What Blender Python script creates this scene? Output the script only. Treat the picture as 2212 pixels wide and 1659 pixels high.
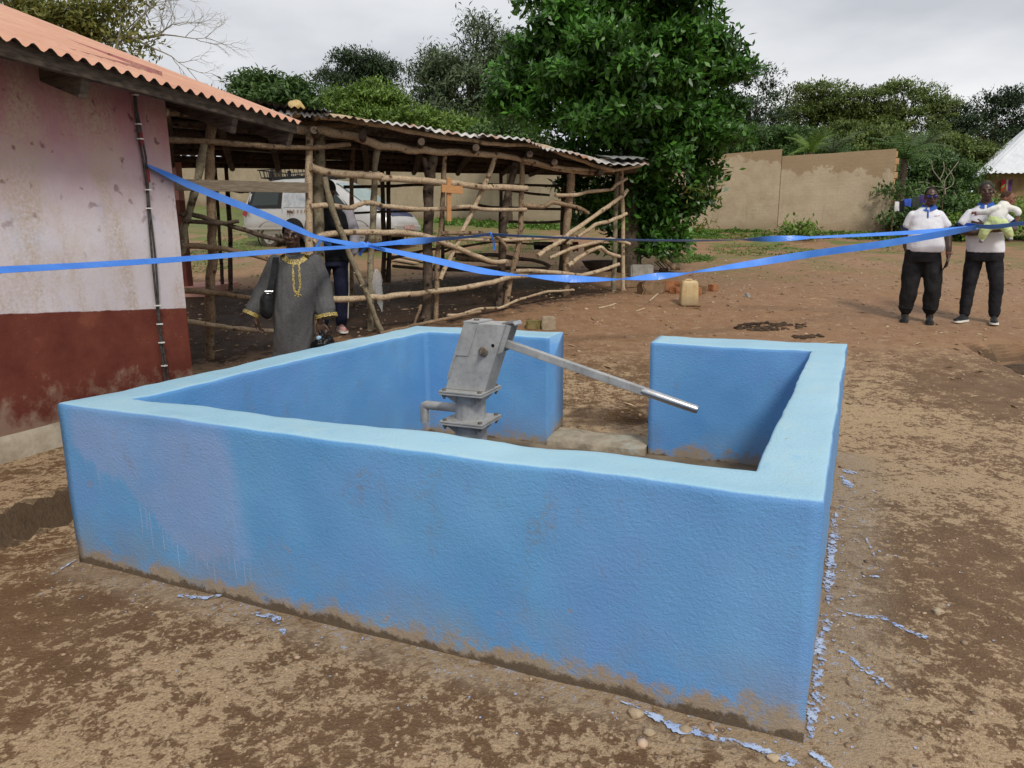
import bpy, bmesh, math, random
import numpy as np
from mathutils import Vector as V, Matrix, noise as mnoise

random.seed(7); rng = np.random.default_rng(7)
for o in list(bpy.data.objects):
    bpy.data.objects.remove(o)
SC = bpy.context.scene
COL = SC.collection
R = math.radians

# ------------------------------------------------------------------ camera
CAM_H = 1.5; PITCH = 12.0; ROLL = -0.4; FPX = 1534.0; PW, PH = 2212.0, 1659.0
_p, _r = R(PITCH), R(ROLL)
_Rx = V((1, 0, 0)); FWD = V((0, math.cos(_p), -math.sin(_p))); _U = V((0, math.sin(_p), math.cos(_p)))
RIGHT = _Rx*math.cos(_r) + _U*math.sin(_r); UP = _U*math.cos(_r) - _Rx*math.sin(_r)
CAMP = V((0, 0, CAM_H))
cam = bpy.data.cameras.new('camera'); camo = bpy.data.objects.new('camera', cam); COL.objects.link(camo)
cam.sensor_width = 36; cam.lens = FPX/PW*36; cam.clip_start = .05; cam.clip_end = 5000
camo.matrix_world = Matrix(((RIGHT.x, UP.x, -FWD.x, 0), (RIGHT.y, UP.y, -FWD.y, 0), (RIGHT.z, UP.z, -FWD.z, CAM_H), (0, 0, 0, 1)))
SC.camera = camo

# ------------------------------------------------------------------ world, sun, exposure
SUN_EL, SUN_AZ = 48.0, 162.0          # azimuth clockwise from +Y (view direction)
W = bpy.data.worlds.new('World'); SC.world = W; W.use_nodes = True
wt = W.node_tree; wt.nodes.clear()
def wn(t, **k):
    n = wt.nodes.new(t)
    for a, b in k.items(): setattr(n, a, b)
    return n
wo = wn('ShaderNodeOutputWorld'); bg = wn('ShaderNodeBackground'); bg.inputs[1].default_value = 0.10
sky = wn('ShaderNodeTexSky', sky_type='NISHITA', sun_disc=False, sun_elevation=R(SUN_EL), sun_rotation=R(SUN_AZ))
tc = wn('ShaderNodeTexCoord'); sep = wn('ShaderNodeSeparateXYZ'); wt.links.new(tc.outputs['Generated'], sep.inputs[0])
def wm(op, a, b=None, c=None):
    n = wn('ShaderNodeMath', operation=op)
    for i, q in enumerate((a, b, c)):
        if q is None: continue
        if isinstance(q, (int, float)): n.inputs[i].default_value = q
        else: wt.links.new(q, n.inputs[i])
    return n.outputs[0]
zz = wm('ADD', wm('MAXIMUM', sep.outputs[2], 0.0), 0.16)
cx = wm('DIVIDE', sep.outputs[0], zz); cy = wm('DIVIDE', sep.outputs[1], zz)
comb = wn('ShaderNodeCombineXYZ'); wt.links.new(cx, comb.inputs[0]); wt.links.new(cy, comb.inputs[1]); comb.inputs[2].default_value = 3.7
n1 = wn('ShaderNodeTexNoise'); n1.inputs['Scale'].default_value = 0.85; n1.inputs['Detail'].default_value = 5; n1.inputs['Roughness'].default_value = .5
wt.links.new(comb.outputs[0], n1.inputs['Vector'])
cr = wn('ShaderNodeValToRGB'); wt.links.new(n1.outputs[0], cr.inputs[0])
E = cr.color_ramp.elements
E[0].position = .36; E[0].color = (3.9, 4.05, 4.35, 1)
E[1].position = .66; E[1].color = (6.4, 6.45, 6.5, 1)
e = cr.color_ramp.elements.new(.48); e.color = (5.0, 5.1, 5.3, 1)
# thin places in the cloud deck let some blue through
n2 = wn('ShaderNodeTexNoise'); n2.inputs['Scale'].default_value = .45; n2.inputs['Detail'].default_value = 4
wt.links.new(comb.outputs[0], n2.inputs['Vector'])
cv = wn('ShaderNodeMapRange'); wt.links.new(n2.outputs[0], cv.inputs[0])
cv.inputs[1].default_value = .3; cv.inputs[2].default_value = .48; cv.inputs[3].default_value = .9; cv.inputs[4].default_value = .97
mx = wn('ShaderNodeMix', data_type='RGBA'); wt.links.new(cv.outputs[0], mx.inputs[0])
wt.links.new(sky.outputs[0], mx.inputs[6]); wt.links.new(cr.outputs[0], mx.inputs[7])
wt.links.new(mx.outputs[2], bg.inputs[0]); wt.links.new(bg.outputs[0], wo.inputs[0])

sl = bpy.data.lights.new('sun', 'SUN'); sl.energy = 1.5; sl.angle = R(11); sl.color = (1, .95, .87)
so = bpy.data.objects.new('sun', sl); COL.objects.link(so)
_d = V((math.sin(R(SUN_AZ))*math.cos(R(SUN_EL)), math.cos(R(SUN_AZ))*math.cos(R(SUN_EL)), math.sin(R(SUN_EL))))
so.rotation_euler = _d.to_track_quat('Z', 'Y').to_euler()
SC.view_settings.view_transform = 'Standard'; SC.view_settings.look = 'None'
SC.view_settings.exposure = 0.55; SC.view_settings.gamma = 1.0
SC.view_settings.use_curve_mapping = False
SC.cycles.max_bounces = 6; SC.cycles.diffuse_bounces = 3; SC.cycles.transparent_max_bounces = 6

# ------------------------------------------------------------------ photograph pixel -> place
ZR = {'D': (0, 0, 1/1.1573), 'Z1': (0, 0, 3.456), 'Z2': (400, 200, 3.456), 'Z3': (400, 480, 3.456), 'Z4': (960, 240, 2.989),
      'Z5': (1560, 240, 3.456), 'Z6': (2160, 300, 3.0725), 'Z7': (1000, 740, 2.765), 'P6': (600, 520, 4.147), 'P7': (580, 420, 4.809),
      'Q2': (960, 660, 4.608), 'Q6': (1400, 520, 8.296), 'S': (1540, 600, 6.144), 'R4': (1800, 150, 2.911)}
def px(z, x, y):
    ox, oy, k = ZR[z]
    return ((ox + x/k)/1.1573, (oy + y/k)/1.1573)
def ray(x, y):
    return FWD + RIGHT*((x - PW/2)/FPX) + UP*((PH/2 - y)/FPX)
def at_z(x, y, z):
    d = ray(x, y); return CAMP + d*((z - CAM_H)/d.z)
def at_y(x, y, Y):
    d = ray(x, y); return CAMP + d*(Y/d.y)
def on_plane(x, y, p0, n):
    d = ray(x, y); return CAMP + d*((p0 - CAMP).dot(n)/d.dot(n))
_ky = np.array([-60, 5.5, 8, 9.5, 11, 14, 18, 20, 22.5, 30, 44, 70, 150, 3000.])
_kz = np.array([0, 0.0, .18, .31, .53, .71, 1.0, 1.2, 1.53, 2.1, 3.4, 5.0, 6.0, 6.0])
def sst(a, b, x):
    t = np.clip((x - a)/(b - a), 0, 1); return t*t*(3 - 2*t)
_e0 = at_z(-20, 1203, 0); _e1 = at_z(158, 1131, 0)       # foot of the small eroded bank by the house
_ed = (_e1 - _e0).normalized(); _en = V((-_ed.y, _ed.x, 0))
def wob(x, y):
    return (np.sin(x*5.1 + y*3.3)*.5 + np.sin(x*11.7 - y*7.9 + 1.3)*.3 + np.sin(x*23.1 + y*17.7)*.2)
def terr(x, y):
    x = np.asarray(x, float); y = np.asarray(y, float)
    z = np.interp(y, _ky, _kz)
    # smooth the knots a little
    z = .5*z + .25*np.interp(y - .7, _ky, _kz) + .25*np.interp(y + .7, _ky, _kz)
    s = (x - _e0.x)*_en.x + (y - _e0.y)*_en.y
    w = wob(x, y)
    z = z + .17*sst(0.0, .13, s + w*.035)*(1 - sst(4.6, 6.2, y))*(1 - sst(-1.2, -.6, x))
    # washed out gully beyond the slab on the right
    g = sst(0, .12, (x - 5.02) - (y - 7.0)*.16 + w*.04)*sst(5.2, 5.8, y)*(1 - sst(7.9, 8.3, y + w*.1))
    z = z - .2*g
    far = sst(5.5, 9, y)
    z = z + far*(.02*np.sin(x*1.9 + y*.7) + .015*np.sin(x*.6 - y*1.7)) + .004*w
    if _TR:
        ins = np.ones_like(z)
        for a, n in _TR: ins = ins*sst(.10, .16, (x - a.x)*n.x + (y - a.y)*n.y)
        z = z - .10*ins
    # earth mound by the right shed posts
    z = z + .06*np.exp(-((x - 1.7)**2 + (y - 10.5)**2)/.5)
    return z
_TR = []      # outline of the trough, filled in below: the floor inside lies a little lower
def T(x, y): return float(terr(x, y))
def ground(x, y):
    """point of the terrain seen at a pixel"""
    d = ray(x, y); t = 1.0; prev = 1.0
    while t < 200:
        p = CAMP + d*t
        if p.z < T(p.x, p.y): break
        prev = t; t *= 1.02
    a, b = prev, t
    for _ in range(25):
        m = (a + b)/2; p = CAMP + d*m
        if p.z < T(p.x, p.y): b = m
        else: a = m
    p = CAMP + d*b; p.z = T(p.x, p.y); return p

def ground_many(xs, ys):
    """vectorised ground()"""
    d = np.array([tuple(ray(a, b)) for a, b in zip(xs, ys)]); t = np.full(len(d), 1.0); lo = t.copy(); hit = np.zeros(len(d), bool)
    c = np.array(CAMP)
    for _ in range(260):
        p = c + d*t[:, None]; below = p[:, 2] < terr(p[:, 0], p[:, 1]); hit |= below
        lo = np.where(hit, lo, t); t = np.where(hit, t, t*1.02)
        if hit.all(): break
    for _ in range(22):
        m = (lo + t)/2; p = c + d*m[:, None]; b = p[:, 2] < terr(p[:, 0], p[:, 1]); t = np.where(b, m, t); lo = np.where(b, lo, m)
    p = c + d*t[:, None]; p[:, 2] = terr(p[:, 0], p[:, 1]); return p

# ------------------------------------------------------------------ mesh helpers
ORG = {}
def empty(name, loc, label=None, cat=None, group=None):
    o = bpy.data.objects.new(name, None); COL.objects.link(o); o.location = loc; o.empty_display_size = .1
    ORG[o] = V(loc)
    tag(o, label, cat, group); return o
def tag(o, label=None, cat=None, group=None, kind=None):
    for k, v in (('label', label), ('category', cat), ('group', group), ('kind', kind)):
        if v: o[k] = v
    return o
def link(name, me, mat, parent=None, smooth=False):
    o = bpy.data.objects.new(name, me); COL.objects.link(o)
    if mat is not None:
        for m in (mat if isinstance(mat, (list, tuple)) else [mat]): me.materials.append(m)
    if parent is not None:
        o.parent = parent; ORG[o] = ORG[parent]
    else:
        ORG[o] = V((0, 0, 0))
    if smooth:
        me.polygons.foreach_set('use_smooth', [True]*len(me.polygons))
    return o
def smooth_pts(P, k=5):
    out = []
    n = len(P)
    for i in range(n-1):
        p0, p1, p2, p3 = P[max(0, i-1)], P[i], P[i+1], P[min(n-1, i+2)]
        for j in range(k):
            t = j/k
            out.append(.5*((2*p1) + (p2 - p0)*t + (2*p0 - 5*p1 + 4*p2 - p3)*t*t + (3*p1 - p0 - 3*p2 + p3)*t**3))
    out.append(P[-1]); return out
class MB:
    """collects shapes (world coordinates) and links them as one mesh object"""
    def __init__(s): s.v = []; s.f = []
    def add(s, vs, fs):
        b = len(s.v); s.v += [tuple(q) for q in vs]; s.f += [tuple(b + i for i in f) for f in fs]; return s
    def box(s, c, size, rot=None, taper=1.0):
        c = V(c); hx, hy, hz = size[0]/2, size[1]/2, size[2]/2
        vs = [V((sx*hx*(taper if sz > 0 else 1), sy*hy*(taper if sz > 0 else 1), sz*hz)) for sz in (-1, 1) for sy in (-1, 1) for sx in (-1, 1)]
        if rot is not None: vs = [rot @ q for q in vs]
        return s.add([c + q for q in vs], [(0, 2, 3, 1), (4, 5, 7, 6), (0, 1, 5, 4), (2, 6, 7, 3), (0, 4, 6, 2), (1, 3, 7, 5)])
    def bar(s, a, b, w, h, up=V((0, 0, 1))):
        a, b = V(a), V(b); d = (b - a).normalized(); r = d.cross(up).normalized(); u = r.cross(d)
        m = Matrix((r, d, u)).transposed()
        return s.box((a + b)/2, (w, (b - a).length, h), m)
    def tube(s, pts, rad, n=8, caps=True, squash=None):
        pts = [V(q) for q in pts]; k = len(pts)
        if isinstance(rad, (int, float)): rad = [rad]*k
        ref = None; rings = []
        for i in range(k):
            d = (pts[min(i+1, k-1)] - pts[max(i-1, 0)]).normalized()
            if ref is None:
                ref = d.cross(V((0, 0, 1)))
                if ref.length < .1: ref = d.cross(V((1, 0, 0)))
            ref = (ref - d*ref.dot(d)).normalized(); o2 = d.cross(ref)
            rings.append([pts[i] + (ref*math.cos(2*math.pi*j/n) + o2*math.sin(2*math.pi*j/n))*rad[i] for j in range(n)])
        vs = [q for r_ in rings for q in r_]; fs = []
        for i in range(k-1):
            for j in range(n):
                a = i*n + j; b = i*n + (j+1) % n
                fs.append((a, b, b+n, a+n))
        if caps:
            fs.append(tuple(range(n-1, -1, -1))); fs.append(tuple((k-1)*n + j for j in range(n)))
        return s.add(vs, fs)
    def lathe(s, c, axis, prof, n=20, caps=True):
        """prof: (offset along axis, radius)"""
        c, axis = V(c), V(axis).normalized()
        a = axis.cross(V((0, 0, 1)))
        if a.length < .1: a = axis.cross(V((1, 0, 0)))
        a.normalize(); b = axis.cross(a); vs = []; fs = []
        for (h, r_) in prof:
            for j in range(n):
                t = 2*math.pi*j/n; vs.append(c + axis*h + (a*math.cos(t) + b*math.sin(t))*r_)
        for i in range(len(prof)-1):
            for j in range(n):
                p, q = i*n + j, i*n + (j+1) % n; fs.append((p, q, q+n, p+n))
        if caps:
            fs.append(tuple(range(n-1, -1, -1))); fs.append(tuple((len(prof)-1)*n + j for j in range(n)))
        return s.add(vs, fs)
    def loft(s, rings, caps=True):
        n = len(rings[0]); vs = [q for r_ in rings for q in r_]; fs = []
        for i in range(len(rings)-1):
            for j in range(n):
                a = i*n + j; b = i*n + (j+1) % n; fs.append((a, b, b+n, a+n))
        if caps:
            fs.append(tuple(range(n-1, -1, -1))); fs.append(tuple((len(rings)-1)*n + j for j in range(n)))
        return s.add(vs, fs)
    def ell(s, c, r, rot=None, nu=14, nv=9):
        c = V(c); vs = []; fs = []
        for i in range(nv+1):
            ph = math.pi*i/nv
            for j in range(nu):
                t = 2*math.pi*j/nu
                q = V((r[0]*math.sin(ph)*math.cos(t), r[1]*math.sin(ph)*math.sin(t), r[2]*math.cos(ph)))
                vs.append(c + (rot @ q if rot is not None else q))
        for i in range(nv):
            for j in range(nu):
                a = i*nu + j; b = i*nu + (j+1) % nu; fs.append((a, a+nu, b+nu, b))
        return s.add(vs, fs)
    def prism(s, poly, off):
        """poly: list of points (one face), extruded by vector off"""
        n = len(poly); off = V(off); vs = [V(q) for q in poly] + [V(q) + off for q in poly]
        fs = [tuple(range(n-1, -1, -1)), tuple(range(n, 2*n))] + [(i, (i+1) % n, n + (i+1) % n, n + i) for i in range(n)]
        return s.add(vs, fs)
    def mesh(s, name, org=V((0, 0, 0))):
        me = bpy.data.meshes.new(name)
        me.from_pydata([(q[0]-org.x, q[1]-org.y, q[2]-org.z) for q in s.v], [], s.f); me.update()
        return me
    def build(s, name, mat, parent=None, smooth=False, bevel=0, label=None, cat=None, group=None, kind=None, fixn=True, loc=None):
        org = ORG[parent] if parent is not None else V(loc or (0, 0, 0))
        me = s.mesh(name, org)
        if fixn or bevel:
            bm = bmesh.new(); bm.from_mesh(me)
            if bevel:
                bmesh.ops.bevel(bm, geom=list(bm.edges), offset=bevel, segments=2, affect='EDGES', profile=.6, clamp_overlap=True)
            bmesh.ops.recalc_face_normals(bm, faces=bm.faces); bm.to_mesh(me); bm.free()
        o = link(name, me, mat, parent, smooth)
        if smooth: auto_smooth(me)
        if parent is None and loc is not None: o.location = loc; ORG[o] = V(loc)
        tag(o, label, cat, group, kind); return o
def auto_smooth(me, ang=45):
    bm = bmesh.new(); bm.from_mesh(me); c = R(ang)
    for e in bm.edges:
        if len(e.link_faces) == 2 and e.calc_face_angle(0) > c: e.smooth = False
    for f in bm.faces: f.smooth = True
    bm.to_mesh(me); bm.free()
def np_mesh(name, v, f, mat, parent=None, smooth=False, org=None):
    """v (N,3) array, f (M,k) array of equal sized faces"""
    me = bpy.data.meshes.new(name); n, (m, k) = len(v), f.shape
    if org is None: org = ORG[parent] if parent is not None else V((0, 0, 0))
    v = np.asarray(v, np.float32) - np.array(org, np.float32)
    me.vertices.add(n); me.vertices.foreach_set('co', v.ravel())
    me.loops.add(m*k); me.loops.foreach_set('vertex_index', f.ravel().astype(np.int32))
    me.polygons.add(m); me.polygons.foreach_set('loop_start', np.arange(0, m*k, k, dtype=np.int32))
    me.update(calc_edges=True); me.validate()
    return link(name, me, mat, parent, smooth)

# ------------------------------------------------------------------ material helpers
class NT:
    def __init__(s, name):
        s.m = bpy.data.materials.new(name); s.m.use_nodes = True; s.t = s.m.node_tree
        s.b = s.t.nodes['Principled BSDF']; s.out = s.t.nodes['Material Output']; s._g = None; s._c = None
    def n(s, t, **k):
        q = s.t.nodes.new(t)
        for a, b in k.items(): setattr(q, a, b)
        return q
    def put(s, sock, v):
        if isinstance(v, bpy.types.NodeSocket): s.t.links.new(v, sock)
        elif isinstance(v, (tuple, list)):
            sock.default_value = tuple(v) + (1,) if len(v) == 3 and sock.type == 'RGBA' else tuple(v)
        else: sock.default_value = v
    def co(s, which='Object'):
        if s._c is None: s._c = s.n('ShaderNodeTexCoord')
        return s._c.outputs[which]
    def wpos(s):
        if s._g is None: s._g = s.n('ShaderNodeNewGeometry')
        return s._g.outputs['Position']
    def geo(s, k):
        s.wpos(); return s._g.outputs[k]
    def mapv(s, vec, scale=(1, 1, 1), loc=(0, 0, 0), rot=(0, 0, 0)):
        q = s.n('ShaderNodeMapping'); s.put(q.inputs[0], vec)
        q.inputs['Scale'].default_value = scale; q.inputs['Location'].default_value = loc; q.inputs['Rotation'].default_value = rot
        return q.outputs[0]
    def noise(s, vec, scale, detail=4, rough=.55, dist=0):
        q = s.n('ShaderNodeTexNoise'); s.put(q.inputs['Vector'], vec); q.inputs['Scale'].default_value = scale
        q.inputs['Detail'].default_value = detail; q.inputs['Roughness'].default_value = rough; q.inputs['Distortion'].default_value = dist
        return q.outputs[0]
    def voro(s, vec, scale, feature='F1', out=0):
        q = s.n('ShaderNodeTexVoronoi', feature=feature); s.put(q.inputs['Vector'], vec); q.inputs['Scale'].default_value = scale
        return q.outputs[out]
    def rng(s, v, a, b, c=0, d=1, smooth=False):
        q = s.n('ShaderNodeMapRange'); q.interpolation_type = 'SMOOTHSTEP' if smooth else 'LINEAR'
        s.put(q.inputs[0], v); q.inputs[1].default_value = a; q.inputs[2].default_value = b; q.inputs[3].default_value = c; q.inputs[4].default_value = d
        return q.outputs[0]
    def math(s, op, a, b=0.0, c=None):
        q = s.n('ShaderNodeMath', operation=op); s.put(q.inputs[0], a); s.put(q.inputs[1], b)
        if c is not None: s.put(q.inputs[2], c)
        return q.outputs[0]
    def mul(s, *a):
        r_ = a[0]
        for q in a[1:]: r_ = s.math('MULTIPLY', r_, q)
        return r_
    def sep(s, v):
        q = s.n('ShaderNodeSeparateXYZ'); s.put(q.inputs[0], v); return q.outputs
    def dot(s, v, w):
        q = s.n('ShaderNodeVectorMath', operation='DOT_PRODUCT'); s.put(q.inputs[0], v); q.inputs[1].default_value = w; return q.outputs['Value']
    def mix(s, f, a, b, blend='MIX'):
        q = s.n('ShaderNodeMix', data_type='RGBA', blend_type=blend); s.put(q.inputs[0], f); s.put(q.inputs[6], a); s.put(q.inputs[7], b)
        return q.outputs[2]
    def bump(s, h, strength=.3, dist=.01, normal=None):
        q = s.n('ShaderNodeBump'); s.put(q.inputs['Height'], h); q.inputs['Strength'].default_value = strength; q.inputs['Distance'].default_value = dist
        if normal is not None: s.t.links.new(normal, q.inputs['Normal'])
        return q.outputs[0]
    def done(s, color=None, rough=None, normal=None, **k):
        if color is not None: s.put(s.b.inputs['Base Color'], color)
        if rough is not None: s.put(s.b.inputs['Roughness'], rough)
        if normal is not None: s.t.links.new(normal, s.b.inputs['Normal'])
        for a, v in k.items(): s.put(s.b.inputs[a.replace('_', ' ')], v)
        return s.m
def simple(name, c1, c2=None, scale=8, rough=.7, bump=.0, bscale=None, metallic=0, stretch=(1, 1, 1), island=0, detail=5, lo=.35, hi=.65, spec=.18):
    """two-tone noisy material with relief"""
    s = NT(name); vec = s.mapv(s.co(), stretch)
    col = c1
    if c2 is not None:
        f = s.noise(vec, scale, detail, .6)
        col = s.mix(s.rng(f, lo, hi), c1, c2)
    if island:
        hs = s.n('ShaderNodeHueSaturation'); s.put(hs.inputs['Value'], s.rng(s.geo('Random Per Island'), 0, 1, 1-island, 1+island)); s.put(hs.inputs['Color'], col); col = hs.outputs[0]
    nrm = None
    if bump: nrm = s.bump(s.noise(vec, bscale or scale*4, 5, .6), bump, .01)
    s.b.inputs['Specular IOR Level'].default_value = spec
    return s.done(col, rough, nrm, Metallic=metallic)
# ------------------------------------------------------------------ trough corner points (shared by ground and wall)
HT = .765
OA, OB, OC, OD = (at_z(*q, HT) for q in ((122, 872), (1783, 1085), (1830, 742), (900, 703)))
IA, IB, IC, ID = (at_z(*q, HT) for q in ((284, 861), (1632, 1014), (1752, 757), (918, 716)))
for q in (OA, OB, OC, OD, IA, IB, IC, ID): q.z = 0
G0o = at_z(1214, 718, HT); G1o = at_z(1424, 727, HT)
def on_seg(p, a, b):
    d = (b - a); t = (p - a).dot(d)/d.dot(d); return a + d*t
for q in (G0o, G1o): q.z = 0
G0o, G1o = on_seg(G0o, OD, OC), on_seg(G1o, OD, OC)
G0i, G1i = on_seg(G0o, ID, IC), on_seg(G1o, ID, IC)
for _a, _b in ((OA, OB), (OB, OC), (OC, OD), (OD, OA)):
    _dd = (_b - _a).normalized(); _TR.append((_a, V((-_dd.y, _dd.x, 0))))
# shed front and back lines
F0, F1 = ground(460, 775), ground(1345, 628)
B0, B1 = ground(490, 627), ground(1212, 586)

# ------------------------------------------------------------------ ground sheet
def axis(lims):
    out = []
    for a, b, st in lims:
        out += list(np.arange(a, b, st))
    return np.array(out + [lims[-1][1]])
gx = axis([(-3000, -400, 400), (-400, -60, 40), (-60, -20, 2.5), (-20, -4.2, .4), (-4.2, 5.6, .045), (5.6, 14, .25), (14, 60, 2.5), (60, 400, 40), (400, 3000, 400)])
gy = axis([(-400, -20, 60), (-20, .6, 1.2), (.6, 8.4, .045), (8.4, 13, .12), (13, 30, .35), (30, 90, 2), (90, 400, 20), (400, 3000, 300)])
GX, GY = np.meshgrid(gx, gy); GZ = terr(GX, GY)
nx, ny = len(gx), len(gy)
idx = np.arange(nx*ny).reshape(ny, nx)
gf = np.stack([idx[:-1, :-1], idx[:-1, 1:], idx[1:, 1:], idx[1:, :-1]], -1).reshape(-1, 4)
def ground_mat():
    s = NT('earth'); P = s.wpos(); x, y, z = s.sep(P)
    flat = s.mapv(P, (1, 1, .3))
    big = s.noise(flat, .55, 2, .5); mid = s.noise(flat, 5.5, 3, .62, .3); fine = s.noise(flat, 42, 3, .72, .5); grit = s.noise(flat, 100, 2, .7)
    # damp brown earth with a broken, drier tan film over it
    damp = s.mix(s.rng(mid, .3, .7), (.115, .063, .030), (.175, .104, .054)); damp = s.mix(s.rng(grit, .52, .72, 0, .5), damp, (.26, .17, .095))
    film = s.mix(s.rng(grit, .35, .65), (.28, .19, .108), (.44, .32, .20))
    f2 = s.noise(flat, 17, 4, .72, .5)
    cover = s.math('ADD', s.math('ADD', s.mul(mid, .40), s.mul(big, .55)), s.math('ADD', s.mul(fine, .5), s.mul(f2, .6)))
    fm = s.rng(cover, .985, 1.055)
    near = s.mix(fm, damp, film)
    # redder, stonier soil further off
    red = s.mix(s.rng(mid, .3, .7), (.235, .125, .066), (.30, .185, .105))
    red = s.mix(s.rng(fine, .55, .72, 0, .8), red, (.13, .075, .045))
    red = s.mix(s.rng(s.noise(flat, 9, 3, .7), .56, .7, 0, .55), red, (.40, .30, .20))
    fy = s.math('ADD', y, s.mul(s.math('SUBTRACT', big, .5), 3.0))
    col = s.mix(s.rng(fy, 6.6, 8.6), near, red)
    # trampled dark dung floor of the shed
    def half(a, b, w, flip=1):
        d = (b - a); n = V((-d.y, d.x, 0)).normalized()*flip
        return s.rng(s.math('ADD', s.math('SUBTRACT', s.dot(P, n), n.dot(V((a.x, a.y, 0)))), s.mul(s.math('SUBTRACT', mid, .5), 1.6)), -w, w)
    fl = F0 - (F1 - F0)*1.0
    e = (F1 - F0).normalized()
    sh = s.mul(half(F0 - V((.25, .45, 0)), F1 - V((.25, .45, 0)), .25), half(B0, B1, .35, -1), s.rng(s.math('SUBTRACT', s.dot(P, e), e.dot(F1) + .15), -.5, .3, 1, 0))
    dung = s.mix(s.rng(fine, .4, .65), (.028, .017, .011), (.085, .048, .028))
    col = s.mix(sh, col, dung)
    # grass and weeds tint far back and along the wall
    gm = s.mul(s.rng(fy, 11.5, 20), s.rng(s.noise(flat, 1.1, 3, .6), .47, .6))
    gm = s.math('MAXIMUM', gm, s.rng(y, 21.0, 26.0))
    grs = s.mix(fine, (.05, .095, .02), (.16, .2, .055))
    col = s.mix(s.mul(gm, .85), col, grs)
    # exposed face of the bank by the house: dark, crumbly
    nz = s.sep(s.geo('True Normal'))[2]
    st = s.mul(s.rng(nz, .93, .72), s.rng(y, 9, 8))
    col = s.mix(st, col, s.mix(fine, (.03, .02, .013), (.13, .082, .046)))
    # mud by the doorway of the trough
    gc = (G0o + G1o)/2 + V((.12, .42, 0))
    dm = s.n('ShaderNodeVectorMath', operation='DISTANCE'); s.put(dm.inputs[0], s.mapv(P, (1, 1.9, 0))); dm.inputs[1].default_value = (gc.x, gc.y*1.9, 0)
    mud = s.rng(s.math('ADD', dm.outputs['Value'], s.mul(s.math('SUBTRACT', mid, .5), 1.3)), .75, .35)
    pud = s.mul(mud, s.rng(s.noise(flat, 2.6, 3, .5), .50, .55))
    col = s.mix(s.mul(mud, .8), col, (.075, .043, .024))
    # dribbled blue paint close to the trough
    splash = None
    for a, b in ((OA, OB), (OB, OC), (OA, OD)):
        c_, l = (a + b)/2, (b - a).length; d = (b - a).normalized(); n = V((-d.y, d.x, 0))
        if n.dot(c_ - (IA + IC)/2) < 0: n = -n
        dist = s.math('SUBTRACT', s.dot(P, n), n.dot(a))
        al = s.math('SUBTRACT', s.dot(P, d), d.dot(a))
        m = s.mul(s.rng(dist, .34 if a is OB else .20, .0), s.rng(al, -.1, 0), s.rng(al, l, l + .1, 1, 0), s.rng(dist, -.1, -.09))
        splash = m if splash is None else s.math('MAXIMUM', splash, m)
    sp = s.noise(flat, 34, 3, .75, .8); sp2 = mid
    spm = s.rng(s.math('ADD', s.math('ADD', sp, s.mul(sp2, .55)), s.mul(splash, .16)), 1.035, 1.06)
    spm = s.mul(spm, s.rng(splash, 0, .2))
    col = s.mix(spm, col, s.mix(grit, (.24, .38, .72), (.5, .62, .82)))
    # greyish cement dust apron tight against the foot of the wall
    col = s.mix(s.mul(s.rng(splash, .05, .6), .75, s.rng(f2, .3, .5)), col, (.30, .225, .15))
    rough = s.mix(pud, s.mix(s.rng(cover, .95, 1.1), (.62,)*3, (.93,)*3), (.06,)*3)
    h = s.math('ADD', s.mul(fine, .9), s.mul(grit, .4))
    h = s.mul(h, s.math('SUBTRACT', 1.0, pud))
    n = s.bump(h, .55, .022)
    return s.done(col, rough, n, Specular_IOR_Level=.2)
earth = ground_mat()
g = np_mesh('ground', np.stack([GX.ravel(), GY.ravel(), GZ.ravel()], -1), gf, earth, smooth=True); tag(g, kind='structure')

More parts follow.
